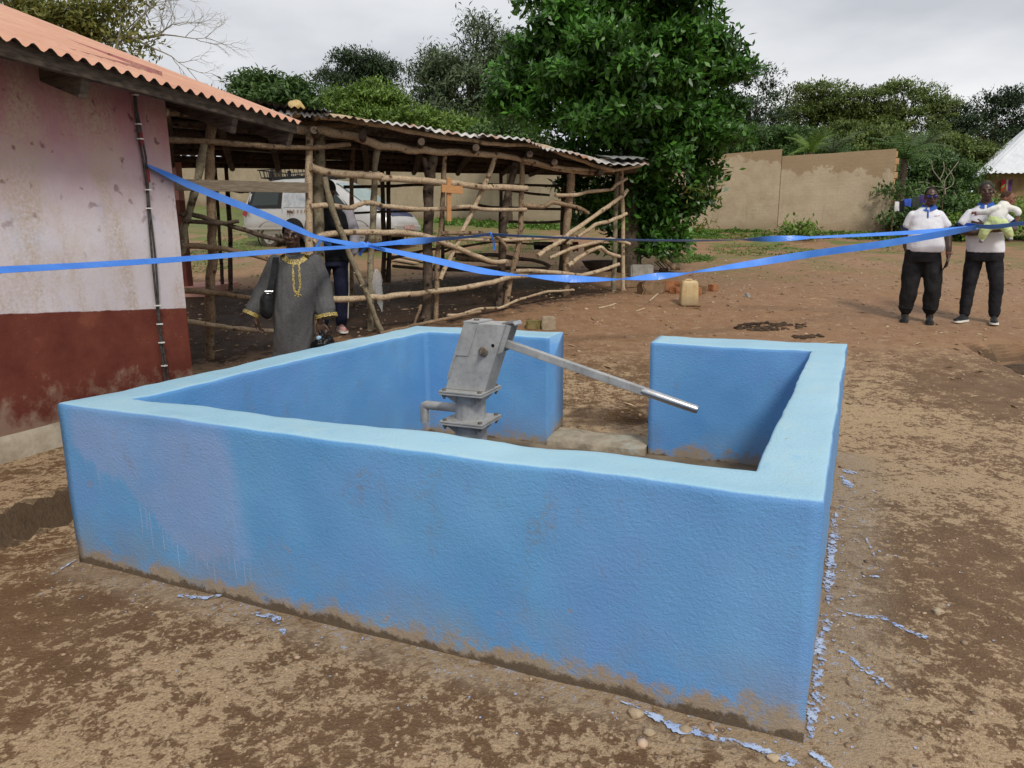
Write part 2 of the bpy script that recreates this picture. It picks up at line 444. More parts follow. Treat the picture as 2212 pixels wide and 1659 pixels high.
# ------------------------------------------------------------------ blue trough
def paint_mat():
    s = NT('blue_wall_paint'); uv = s.n('ShaderNodeUVMap').outputs[0]; u, v, _ = s.sep(uv); P = s.wpos(); z = s.sep(P)[2]
    big = s.noise(P, 1.6, 3, .55); mid = s.noise(P, 7, 4, .6); fine = s.noise(P, 55, 3, .6); pits = s.noise(P, 160, 2, .6)
    c = s.mix(s.rng(big, .3, .7), (.088, .285, .60), (.145, .375, .68))
    c = s.mix(s.mul(s.rng(s.noise(s.mapv(P, (1, 1, .7)), 2.6, 5, .65), .48, .68), .75), c, (.135, .305, .64))
    # patch on the front rolled over with thinner lavender paint, with runs
    edge = s.mul(s.math('SUBTRACT', s.noise(P, 3.4, 5, .7), .5), .34)
    run = s.noise(s.mapv(uv, (38, .8, 1)), 1, 2, .5)
    vlim = s.math('SUBTRACT', s.math('ADD', s.rng(u, .02, .78, .60, .16), edge), s.mul(s.rng(run, .56, .72), .13))
    pm = s.mul(s.rng(s.math('SUBTRACT', v, vlim), -.01, .035), s.rng(s.math('ADD', s.math('ADD', u, s.mul(edge, .55)), s.mul(v, .22)), 1.09, 1.17, 1, 0), s.rng(u, .03, .10), s.rng(v, .68, .76, 1, .5))
    pm = s.mul(pm, s.rng(s.noise(P, 3, 4, .6), .3, .55, .55, 1))
    c = s.mix(s.mul(pm, .8), c, (.235, .36, .645))
    # single runs of thin paint below the patch
    cell = s.math('FLOOR', s.mul(u, 30.0)); wn_ = s.n('ShaderNodeTexWhiteNoise', noise_dimensions='1D'); s.put(wn_.inputs['W'], cell); rnd = wn_.outputs[0]
    wn2 = s.n('ShaderNodeTexWhiteNoise', noise_dimensions='1D'); s.put(wn2.inputs['W'], s.math('ADD', cell, 71.3))
    fr = s.math('ABSOLUTE', s.math('SUBTRACT', s.math('FRACT', s.mul(u, 30.0)), s.rng(wn2.outputs[0], 0, 1, .2, .8)))
    below = s.math('SUBTRACT', vlim, v)
    dr = s.mul(s.rng(fr, .085, .045), s.rng(below, -.01, .0), s.rng(s.math('SUBTRACT', below, s.mul(s.math('POWER', rnd, 2.0), .20)), .0, -.01), s.rng(u, .42, .45), s.rng(u, 1.06, 1.08, 1, 0), s.rng(rnd, .3, .31))
    c = s.mix(s.mul(dr, .75), c, (.34, .46, .70))
    # second faint lavender band near the right corner
    pb = s.mul(s.rng(u, 2.33, 2.36), s.rng(u, 2.95, 3.4, 1, .35), s.rng(mid, .3, .6, .3, 1))
    c = s.mix(s.mul(pb, .35), c, (.155, .30, .62))
    # brown smudges and runs
    sm = s.noise(s.mapv(uv, (3.2, 1.5, 1)), 1.7, 5, .65)
    c = s.mix(s.mul(s.rng(sm, .58, .72), s.rng(fine, .38, .62), .6), c, (.22, .20, .17))
    # mud splash and bare cement along the foot (world height)
    lim = s.math('ADD', s.mul(s.math('SUBTRACT', s.noise(P, 7, 5, .72), .36), .34), s.mul(s.math('SUBTRACT', fine, .5), .11))
    zb = s.math('ADD', z, s.rng(u, 9, 10, 0, .055))
    dm = s.rng(s.math('SUBTRACT', zb, lim), .055, -.005)
    c = s.mix(s.mul(dm, .9), c, s.mix(fine, (.27, .20, .115), (.42, .30, .17)))
    c = s.mix(s.mul(s.rng(zb, .30, .03), s.rng(s.noise(P, 3.1, 5, .7), .42, .62), .55), c, (.27, .235, .18))
    lim2 = s.math('ADD', .010, s.mul(s.math('SUBTRACT', s.noise(P, 11, 5, .75), .4), .15))
    dk = s.rng(s.math('SUBTRACT', zb, lim2), .012, -.006)
    c = s.mix(dk, c, s.mix(fine, (.075, .055, .036), (.15, .115, .08)))
    # top of the wall: skylight painted in as a paler blue, plus patches of creamy wear
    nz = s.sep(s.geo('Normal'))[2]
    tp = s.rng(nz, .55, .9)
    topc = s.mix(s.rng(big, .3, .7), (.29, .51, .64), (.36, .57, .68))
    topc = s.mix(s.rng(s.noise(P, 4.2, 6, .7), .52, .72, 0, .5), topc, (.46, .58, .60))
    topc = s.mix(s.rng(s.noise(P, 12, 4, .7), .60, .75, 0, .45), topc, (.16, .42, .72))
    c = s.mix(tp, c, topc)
    # chips
    ch = s.mul(s.rng(s.noise(P, 16, 3, .5), .73, .76), s.rng(s.noise(P, 2.2, 2, .5), .5, .6))
    c = s.mix(s.mul(ch, .8), c, (.33, .25, .18))
    h = s.math('ADD', s.math('ADD', s.mul(s.noise(s.mapv(P, (1, 1, 1.3)), 72, 3, .65, .6), .9), s.mul(pits, .35)), s.mul(mid, .7))
    n = s.bump(h, .40, .010)
    rough = s.rng(big, .3, .7, .42, .58)
    return s.done(c, rough, n, Specular_IOR_Level=.45)
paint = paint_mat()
def lerp(a, b, t): return a + (b - a)*t
def trough():
    outer = [G0o, OD, OA, OB, OC, G1o]; inner = [G0i, ID, IA, IB, IC, G1i]
    stations = []
    cum = -((OD - G0o).length + (OA - OD).length)
    for k in range(5):
        L = (outer[k+1] - outer[k]).length; n = max(6, int(L/.04))
        for i in range(n + (1 if k == 4 else 0)):
            t = i/n; stations.append((lerp(outer[k], outer[k+1], t), lerp(inner[k], inner[k+1], t), cum + L*t))
        cum += L
    zs = [-.06, 0.0, .03, .06, .1, .15, .21, .28, .35, .42, .49, .55, .61, .66, .70, .727, .742]
    r = .015
    prof = [(0, z) for z in zs] + [(r*.12, HT - r*.5), (r*.5, HT - r*.12), (r*1.1, HT)]
    W_ = None; vs = []; uvs = []
    for (o, i_, u) in stations:
        w = (i_ - o).length; d = (i_ - o)/w
        ring = [(o + d*a, z, 0) for a, z in prof]
        ring += [(lerp(o, i_, t), HT, 0) for t in (.2, .35, .5, .65, .8)]
        ring += [(i_ - d*a, z, 20) for a, z in reversed(prof)]
        for (q, z, du) in ring:
            p = V((q.x, q.y, z))
            nn = mnoise.noise_vector(p*2.3)*.006 + mnoise.noise_vector(p*7.0)*.0042 + mnoise.noise_vector(p*17.0)*.0016
            if z < .01: nn.z = 0
            up = mnoise.noise(V((q.x*1.9, q.y*1.9, 5)))*.007 if z > .7 else 0
            vs.append(p + nn + V((0, 0, up))); uvs.append((u + du, z))
    n = len(prof)*2 + 5; fs = []
    for i in range(len(stations)-1):
        for j in range(n-1):
            a = i*n + j; fs.append((a, a+1, a+n+1, a+n))
    fs.append(tuple(range(n-1, -1, -1))); fs.append(tuple((len(stations)-1)*n + j for j in range(n)))
    me = bpy.data.meshes.new('wall'); c = (OA + OB + OC + OD)/4
    me.from_pydata([tuple(q - c) for q in vs], [], fs); me.update()
    uvl = me.uv_layers.new(name='UVMap')
    for p in me.polygons:
        for li in p.loop_indices: uvl.data[li].uv = uvs[me.loops[li].vertex_index]
    bm = bmesh.new(); bm.from_mesh(me); bmesh.ops.recalc_face_normals(bm, faces=bm.faces); bm.to_mesh(me); bm.free()
    root = empty('pump_enclosure', c, 'low light blue painted concrete wall enclosing the hand pump, open at the back', 'enclosure')
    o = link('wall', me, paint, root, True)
    # floor slab and door sill of bare worn cement
    cem = NT('worn_cement'); P = cem.wpos(); a = cem.noise(P, 6, 6, .65); b = cem.noise(P, 40, 4, .6)
    cc = cem.mix(cem.rng(a, .3, .7), (.16, .125, .085), (.42, .36, .26)); cc = cem.mix(cem.rng(cem.noise(P, 3, 5, .7), .58, .7, 0, .5), cc, (.28, .36, .36))
    cm = cem.done(cc, .85, cem.bump(cem.math('ADD', a, b), .6, .012))
    cem2 = simple('floor_cement', (.12, .09, .06), (.24, .185, .125), 5, .8, .4, 40)
    k = .01
    pts = [IA, IB, IC, ID]; mb = MB()
    mb.prism([V((q.x, q.y, -.085)) for q in pts], (0, 0, .06)); mb.build('floor_slab', cem2, root)
    sb = MB(); e = (G1o - G0o).normalized()
    nseg = 24; rings = []
    for i in range(nseg+1):
        t = i/nseg; ao, ai = lerp(G0o, G1o, t), lerp(G0i, G1i, t)
        out = (ao - ai).normalized()
        prof2 = [(-.06, -.03), (-.045, .01), (.0, .03), (.1, .035), (.2, .035), (.27, .025), (.32, -.06)]
        rg = []
        for (dd, zz_) in prof2:
            p = ai + out*dd; p = V((p.x, p.y, zz_)); p += mnoise.noise_vector(p*9)*.014; rg.append(p)
        rg.append(V((rg[0].x, rg[0].y, -.08)))
        rings.append(rg)
    sb.loft(rings); sb.build('door_sill', cm, root, smooth=True, label='bare worn cement sill across the doorway')
    return root
trough_root = trough()

# ------------------------------------------------------------------ dried paint runs on the ground
def paint_runs():
    n_ = NT('spilt_paint'); P = n_.wpos(); f = n_.noise(P, 55, 5, .7); g_ = n_.noise(P, 14, 4, .65); h_ = n_.noise(P, 130, 3, .6)
    col = n_.mix(n_.rng(g_, .35, .65), (.24, .35, .63), (.46, .55, .72))
    al = n_.rng(n_.math('ADD', n_.mul(f, .6), n_.mul(g_, .4)), .475, .525)
    m = n_.done(col, .7, n_.bump(h_, .4, .006), Alpha=al, Specular_IOR_Level=.3)
    mb = MB(); k = [0]
    def blob(p, r_):
        k[0] += 1; n = random.randint(5, 8); a0 = random.random()*6.28
        z = .0045 + (k[0] % 40)*2e-5
        vs = [p + V((math.cos(a0 + 6.283*i/n)*r_*random.uniform(.5, 1.3), math.sin(a0 + 6.283*i/n)*r_*random.uniform(.5, 1.3), 0)) for i in range(n)]
        mb.add([V((q.x, q.y, T(q.x, q.y) + z)) for q in vs], [tuple(range(n))])
    cnt = [0]
    def run(pts, w0, w1, dens=1.0, jit=.6):
        """one ragged thin film along the pixels' ground points"""
        cnt[0] += 1; z0 = .004 + cnt[0]*.0004
        S = smooth_pts([at_z(*q, 0) for q in pts], 12) if len(pts) > 2 else [lerp(at_z(*pts[0], 0), at_z(*pts[1], 0), i/12) for i in range(13)]
        Q = []
        for a, b in zip(S[:-1], S[1:]):
            n = max(1, int((b - a).length/.005)); Q += [lerp(a, b, i/n) for i in range(n)]
        Q.append(S[-1]); N = len(Q); vs = []; fs = []; sd = random.random()*60
        for i, q in enumerate(Q):
            d = (Q[min(i+1, N-1)] - Q[max(i-1, 0)]); d.z = 0; d.normalize(); s_ = V((-d.y, d.x, 0)); t = i/(N-1); w = (w0 + (w1 - w0)*t)*(.9 + .5*jit)*min(1, t*9 + .15, (1 - t)*9 + .15)
            for sg in (-1, 1):
                r_ = w*max(.08, .85 + .9*mnoise.noise(V((i*.06, sg*7, sd))) + .7*mnoise.noise(V((i*.31, sg*5, sd))) + .35*mnoise.noise(V((i*1.1, sg*3, sd))))
                p = q + s_*sg*r_; vs.append(V((p.x, p.y, T(p.x, p.y) + z0)))
        for i in range(N-1): fs.append((2*i, 2*i+1, 2*i+3, 2*i+2))
        mb.add(vs, fs)
    run([(1800, 1318), (1862, 1333), (1905, 1335), (1935, 1350), (1990, 1375), (2010, 1380)], .008, .014, 1.6)
    run([(1805, 1405), (1838, 1423), (1862, 1442), (1890, 1462)], .008, .013, 1.6)
    run([(1890, 1462), (1905, 1478), (1912, 1492)], .012, .020, .5)
    run([(1815, 1095), (1850, 1105)], .006, .006)
    run([(1820, 1016), (1850, 1024)], .022, .03, .8)
    run([(1818, 1030), (1838, 1055)], .02, .02, .6)
    run([(1785, 1330), (1768, 1420), (1760, 1500), (1752, 1600)], .014, .016, 1.1, .9)
    run([(1805, 1110), (1796, 1200), (1788, 1310)], .012, .014, .9, .9)
    run([(1745, 1625), (1775, 1645), (1800, 1662)], .009, .011, .9)
    run([(1340, 1520), (1420, 1555), (1470, 1578), (1540, 1600), (1600, 1610), (1690, 1640), (1735, 1652)], .010, .012, .7, .9)
    run([(1450, 1580), (1480, 1585), (1510, 1580)], .010, .010, .8)
    run([(1700, 1638), (1712, 1660)], .010, .008, .8)
    run([(540, 1325), (600, 1345), (612, 1375)], .010, .010, .4, 1.6)
    run([(385, 1290), (430, 1298), (480, 1290)], .010, .010, .35, 1.5)
    run([(110, 1245), (165, 1212)], .006, .006, .5, 1.3)
    run([(1870, 1165), (1884, 1195), (1895, 1225)], .003, .003, .12)
    run([(1878, 1248), (1900, 1250)], .006, .006, .8)
    for _ in range(240):
        a = random.random(); e = lerp(OB, OC, a*.75) + V((random.expovariate(9) + .01, random.gauss(0, .05), 0)); blob(e, random.uniform(.002, .008))
    for _ in range(130):
        a = random.random(); e = lerp(OA, OB, a) - V((-.02, random.expovariate(7) + .02, 0)); blob(e, random.uniform(.002, .006))
    o = mb.build('paint_spatter', m, fixn=False, kind='stuff', label='pale blue dried paint spatters and runs around the foot of the blue wall', cat='paint')
paint_runs()

# ------------------------------------------------------------------ loose stones, chips and litter (uncountable) plus the larger single stones
def rock(mb, c, r_, seed, flat=.7, n=1):
    bm = bmesh.new(); bmesh.ops.create_icosphere(bm, subdivisions=n, radius=1)
    vs = []
    for v in bm.verts:
        q = v.co.copy(); q *= 1 + .35*mnoise.noise(q*1.3 + V((seed*3.1, seed, 0)))
        vs.append(V((q.x*r_[0], q.y*r_[1], q.z*r_[2])) + c)
    mb.add(vs, [[v.index for v in f.verts] for f in bm.faces]); bm.free()
def scatter():
    N = 5200
    m = simple('gravel', (.19, .12, .072), (.42, .31, .22), 3, .9, island=.35)
    pts = []
    while len(pts) < N:
        y = 1.0 + (random.random()**1.6)*15; x = random.uniform(-.78, .78)*y + random.uniform(-.3, .3)
        # not inside the trough or house
        p = V((x, y, 0)); inside = all((b - a).cross(p - a).z > -.02 for a, b in ((OA, OB), (OB, OC), (OC, OD), (OD, OA)))
        if inside or x < -2.2 - .0*(y) and y < 6: continue
        pts.append((x, y))
    ico = bmesh.new(); bmesh.ops.create_icosphere(ico, subdivisions=1, radius=1)
    bv = np.array([v.co[:] for v in ico.verts]); bf = np.array([[v.index for v in f.verts] for f in ico.faces]); ico.free()
    P = np.array(pts); z = terr(P[:, 0], P[:, 1])
    sz = rng.lognormal(math.log(.0048), .5, N)*(1 + np.maximum(0, P[:, 1]-4)*.30)
    sz = np.minimum(sz, .03)
    vs = bv[None]*sz[:, None, None]*rng.uniform(.6, 1.3, (N, 1, 3))*np.array([1, 1, .6])
    vs = vs*(1 + rng.uniform(-.25, .25, (N, len(bv), 1)))
    vs = vs + np.stack([P[:, 0], P[:, 1], z + sz*.1], -1)[:, None, :]
    fs = (bf[None] + (np.arange(N)*len(bv))[:, None, None]).reshape(-1, 3)
    o = np_mesh('gravel', vs.reshape(-1, 3), fs, m); tag(o, 'loose grit and small stones scattered over the bare earth', 'gravel', kind='stuff')
    # twigs, leaf and straw litter
    mb = MB(); lm = simple('dry_litter', (.25, .16, .085), (.48, .36, .22), 2, .85, island=.3)
    for _ in range(600):
        y = random.uniform(5.5, 16); x = random.uniform(-.55, .8)*y
        p = V((x, y, 0)); inside = all((b - a).cross(p - a).z > -.02 for a, b in ((OA, OB), (OB, OC), (OC, OD), (OD, OA)))
        if inside: continue
        z = T(x, y); L = random.uniform(.02, .10); a = random.random()*6.28; w = random.uniform(.003, .02)
        d = V((math.cos(a), math.sin(a), random.uniform(0, .15)))*L; s_ = V((-math.sin(a), math.cos(a), random.uniform(-.4, .4)))*w
        c = V((x, y, z + .006))
        mb.add([c - d, c - s_ + V((0, 0, .004)), c + d, c + s_ + V((0, 0, .006))], [(0, 1, 2, 3)])
    mb.build('dry_litter', lm, fixn=False, kind='stuff', label='dry leaves, straw and twig litter strewn over the yard', cat='litter')
    sm = simple('tan_stone', (.30, .22, .14), (.48, .38, .26), 20, .9, .4, 60)
    for i, (x, y, r_, lab) in enumerate([(1373, 1545, .022, 'pale pebble against the foot of the blue wall near its right corner'),
                                         (1402, 1585, .016, 'small tan pebble beside the paint splash near the blue wall corner'),
                                         (1480, 1580, .018, 'round brown pebble in front of the blue wall corner'),
                                         (1670, 1640, .016, 'brown pebble right under the near corner of the blue wall'),
                                         (2027, 1324, .018, 'single grey pebble on the bare ground right of the blue wall')]):
        p = ground(x, y); mb = MB(); rock(mb, V((p.x, p.y, p.z + r_*.35)), (r_*1.2, r_, r_*.7), i + 3, n=2)
        mb.build('pebble', sm, smooth=True, label=lab, cat='pebble', group='pebbles by the blue wall')
    dk = simple('dark_clod', (.03, .02, .014), (.10, .065, .04), 12, .95, .6, 60)
    for i, (x, y, r_, lab) in enumerate([(1660, 1815, .13, ''), ]):
        pass
    for i, (X, Y, r_, lab) in enumerate([(5.45, 7.55, .2, 'dark muddy boulder in the washed out gully at the right edge'),
                                         (5.15, 6.72, .14, 'flat dark stone at the broken slab edge on the right')]):
        mb = MB(); rock(mb, V((X, Y, T(X, Y) + .02)), (r_*1.4, r_, r_*.45), i + 20, n=3)
        mb.build('boulder', dk, smooth=True, label=lab, cat='stone')
    # clods of dark mud
    for i, (x, y, w, lab) in enumerate([(1665, 706, .30, 'low heap of dark trampled mud behind the blue wall'), (1745, 728, .12, 'small dark clod of mud right of the mud heap')]):
        p = ground(x, y); mb = MB()
        for j in range(110 if i == 0 else 30):
            a = random.random()*6.28; rr = w*math.sqrt(random.random())
            q = V((p.x + math.cos(a)*rr*1.5, p.y + math.sin(a)*rr*.8, 0)); q.z = T(q.x, q.y) + .005; s_ = random.uniform(.008, .042)
            rock(mb, q, (s_*1.3, s_, s_*.6), j + i*50, n=1)
        mb.build('mud_heap', dk, smooth=True, label=lab, cat='mud', kind='stuff')
scatter()
# ------------------------------------------------------------------ hand pump
def galv():
    s = NT('galvanised_steel'); P = s.wpos()
    a = s.noise(P, 9, 6, .65); b = s.noise(P, 45, 5, .6); sp = s.voro(P, 70, out=1)
    c = s.mix(s.rng(a, .3, .7), (.33, .335, .33), (.48, .485, .48))
    c = s.mix(s.mul(s.rng(b, .5, .75), .5), c, (.23, .22, .20))
    drip = s.noise(s.mapv(P, (26, 26, 2.5)), 1, 4, .6)
    c = s.mix(s.mul(s.rng(drip, .58, .72), .45), c, (.30, .23, .15))
    n = s.bump(s.math('ADD', b, s.mul(a, .5)), .12, .004)
    return s.done(c, s.rng(a, .3, .7, .42, .66), n, Metallic=.35)
GALV = galv()
GALVB = simple('bright_zinc', (.62, .63, .64), (.45, .45, .45), 14, .28, .05, 60, metallic=.9)
BOLT = simple('dull_bolt', (.16, .13, .10), (.30, .27, .23), 60, .55, .2, 200, metallic=.7)
def pump():
    Y0 = 3.6; base = at_y(1018, 948, Y0); cx = base.x
    root = empty('hand_pump', (cx, Y0, .04), 'grey galvanised steel hand pump with long slanting handle inside the blue wall', 'hand pump')
    rot = Matrix.Rotation(R(-23), 3, 'Z')            # local +x = handle side, turned towards the viewer
    C = V((cx, Y0, 0))
    def L(x, y, z): return C + rot @ V((x, y, z))
    def zpx(y): return at_y(1018, y, Y0).z
    zl = zpx(906); zu = zpx(842); zt = zpx(694); r_ = .083
    MB().lathe(C, (0, 0, 1), [(0.0, r_*1.35), (.05, r_*1.35), (.052, r_), (zl - .012, r_)], 32).build('pedestal_pipe', GALV, root, True)
    MB().lathe(C, (0, 0, 1), [(zl + .010, r_*.97), (zu - .012, r_*.97)], 32).build('tank_pipe', GALV, root, True)
    def plate(z, hw):
        MB().box(L(0, 0, z), (hw*2, hw*2, .009), rot).build('flange_plate', GALV, root, bevel=.002)
    for z in (zl - .006, zl + .0055, zu - .006, zu + .0055): plate(z, .122)
    for z in (zl, zu):
        for sx in (-1, 1):
            for sy in (-1, 1):
                c = L(sx*.1, sy*.1, z)
                b = MB().lathe(c, (0, 0, 1), [(-.034, .0065), (.012, .0065)], 10)
                b.lathe(c, (0, 0, 1), [(.0105, .0125), (.0195, .0125)], 6).lathe(c, (0, 0, 1), [(-.024, .0125), (-.0112, .0125)], 6)
                b.build('bolt', BOLT, root)
    for z, up in ((zu - .0115, -1), (zl - .0115, -1)):       # gussets under the plates
        for sx, sy in ((1, 1), (-1, 1), (1, -1), (-1, -1)):
            d = V((sx, sy, 0)).normalized(); p0 = rot @ (d*r_*.97); p1 = rot @ (d*.145); t = rot @ V((-d.y, d.x, 0))*.003
            MB().prism([C + p0 + V((0, 0, z)) - t, C + p1 + V((0, 0, z)) - t, C + p0 + V((0, 0, z - .055)) - t], t*2).build('gusset', GALV, root)
    # sheared head box
    h0 = zu + .0105; H = zt - h0; sh = .118; hx = .112; hy = .066
    def hb(u, w, y): return L(-hx + u*2*hx + w*sh, y, h0 + w*H)   # u,w in 0..1 over the side face
    hd = MB()
    hd.add([hb(0, 0, -hy), hb(1, 0, -hy), hb(1, 1, -hy), hb(0, 1, -hy), hb(0, 0, hy), hb(1, 0, hy), hb(1, 1, hy), hb(0, 1, hy)],
           [(0, 1, 2, 3), (5, 4, 7, 6), (4, 0, 3, 7), (3, 2, 6, 7), (1, 0, 4, 5), (1, 5, 6, 2)])
    head = hd.build('pump_head', GALV, root, bevel=.004)
    # handle slot on the narrow side (black patch just proud of the face, painting its inner shade) and its two cheek plates
    blk = simple('opening_shade', (.01, .01, .01), rough=.9)
    def side(u, w, yy, o): return hb(u, w, yy) + rot @ V((o, 0, 0))
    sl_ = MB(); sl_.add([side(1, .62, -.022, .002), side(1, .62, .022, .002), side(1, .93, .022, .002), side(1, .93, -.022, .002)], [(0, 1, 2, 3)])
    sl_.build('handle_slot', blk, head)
    for sy in (-1, 1):
        pl = MB(); y = sy*.045
        pl.prism([side(1, .56, y - .003, .0), side(1, .60, y - .003, .024), side(1, .97, y - .003, .026), side(1, 1.0, y - .003, 0)], rot @ V((0, .006, 0)))
        pl.build('cheek_plate', GALV, head)
    lip = MB(); lip.prism([side(.98, 1.0, -.052, -.02), side(1, 1.02, -.05, .03), side(1, .985, -.05, .045), side(1, .97, .05, .045), side(1, 1.02, .05, .03), side(.98, 1.0, .052, -.02)], V((0, 0, .006)))
    lip.build('top_lip', GALVB, head)
    # stepped front cover, 5 mm proud of the side face, wrapping over the top
    def fz(zx, zy):   # zoom pixel on side face -> (u,w)
        w = (635 - zy)/(635 - 160); left = 318 + (455 - 318)*w; right = 600 + (752 - 600)*w
        return (zx - left)/(right - left), w
    cp = [(456, 158), (556, 164), (530, 255), (487, 388), (400, 390), (372, 470), (350, 552), (332, 552)]
    cv = MB(); cv.prism([hb(*fz(*q), -hy - .005) for q in cp], rot @ V((0, .0045, 0))); cv.build('head_cover', GALV, head, bevel=.0012)
    tp = MB(); tp.prism([hb(-.01, 1.005, -hy - .005), hb(.34, 1.005, -hy - .005), hb(.42, 1.005, hy), hb(-.01, 1.005, hy)], V((0, 0, .007))); tp.build('cover_top', GALV, head)
    b = hb(.2, 1.0, -.015); MB().lathe(b, (0, 0, 1), [(.008, .016), (.016, .016)], 6).build('cover_bolt', BOLT, head)
    # fulcrum bearing and bolt hole
    f = hb(*fz(597, 352), -hy); ax = rot @ V((0, -1, 0))
    fb = MB().lathe(f, ax, [(.0005, .026), (.006, .026), (.008, .022), (.012, .022)], 24); fb.lathe(f, ax, [(.0122, .016), (.026, .016)], 6); fb.lathe(f, ax, [(.0262, .009), (.042, .008)], 12)
    fb.build('fulcrum_nut', BOLT, head)
    hole = hb(*fz(664, 306), -hy); MB().lathe(hole, ax, [(.0004, .009), (.0012, .009)], 16).build('bolt_hole', blk, head)  # black disc on the solid face paints the shade in the hole
    # handle: square bar then round grip
    s0 = side(.80, .80, 0, 0); e_px = (1508, 886)
    k = (at_y(1104, 741, Y0) - at_y(1018, 741, Y0))
    s1 = side(1, .76, 0, 0)
    hdir_h = rot @ V((1, 0, 0)); 
    # far end: on the vertical plane holding the handle axis
    nrm = rot @ V((0, 1, 0)); e = on_plane(*e_px, s1, nrm); st = on_plane(1100, 744, s1, nrm)
    d = (e - st).normalized(); st = st - d*.05; ln = (e - st).length
    j = st + d*(ln*.745)
    hnd = MB(); hnd.bar(st, j, .034, .038, V((0, 0, 1))); hb_ = hnd.build('handle', GALV, root, bevel=.004)
    gp = MB().lathe(j, d, [(-.01, .0205), (.002, .0205), (ln*.255 - .012, .0195), (ln*.255 - .002, .016), (ln*.255, .008)], 20); gp.build('grip', GALVB, hb_, True)
    # spout
    so_ = at_y(905, 890, Y0); zs = zpx(884)
    ax = rot @ V((-1, 0, 0)); L1 = r_*.8; px_ = 0
    sp0 = V((C.x, C.y, zs)) + ax*L1; 
    spn = on_plane(917, 884, V((C.x, C.y, zs)), rot @ V((0, 1, 0))); ll = (spn - V((C.x, C.y, zs))).dot(ax)
    sp1 = V((C.x, C.y, zs)) + ax*ll; sp2 = V((sp1.x, sp1.y, zpx(922)))
    t = MB().tube([sp0, sp1 - ax*.014, sp1 + V((0, 0, -.004)) - ax*.002, sp1 + V((0, 0, -.018)), sp2], .0235, 20)
    spout = t.build('spout', GALV, root, True)
    MB().lathe(sp2, (0, 0, 1), [(-.0006, .018), (.0004, .018)], 16).build('spout_mouth', blk, spout)  # black disc over the capped end paints the shade inside the pipe
pump()

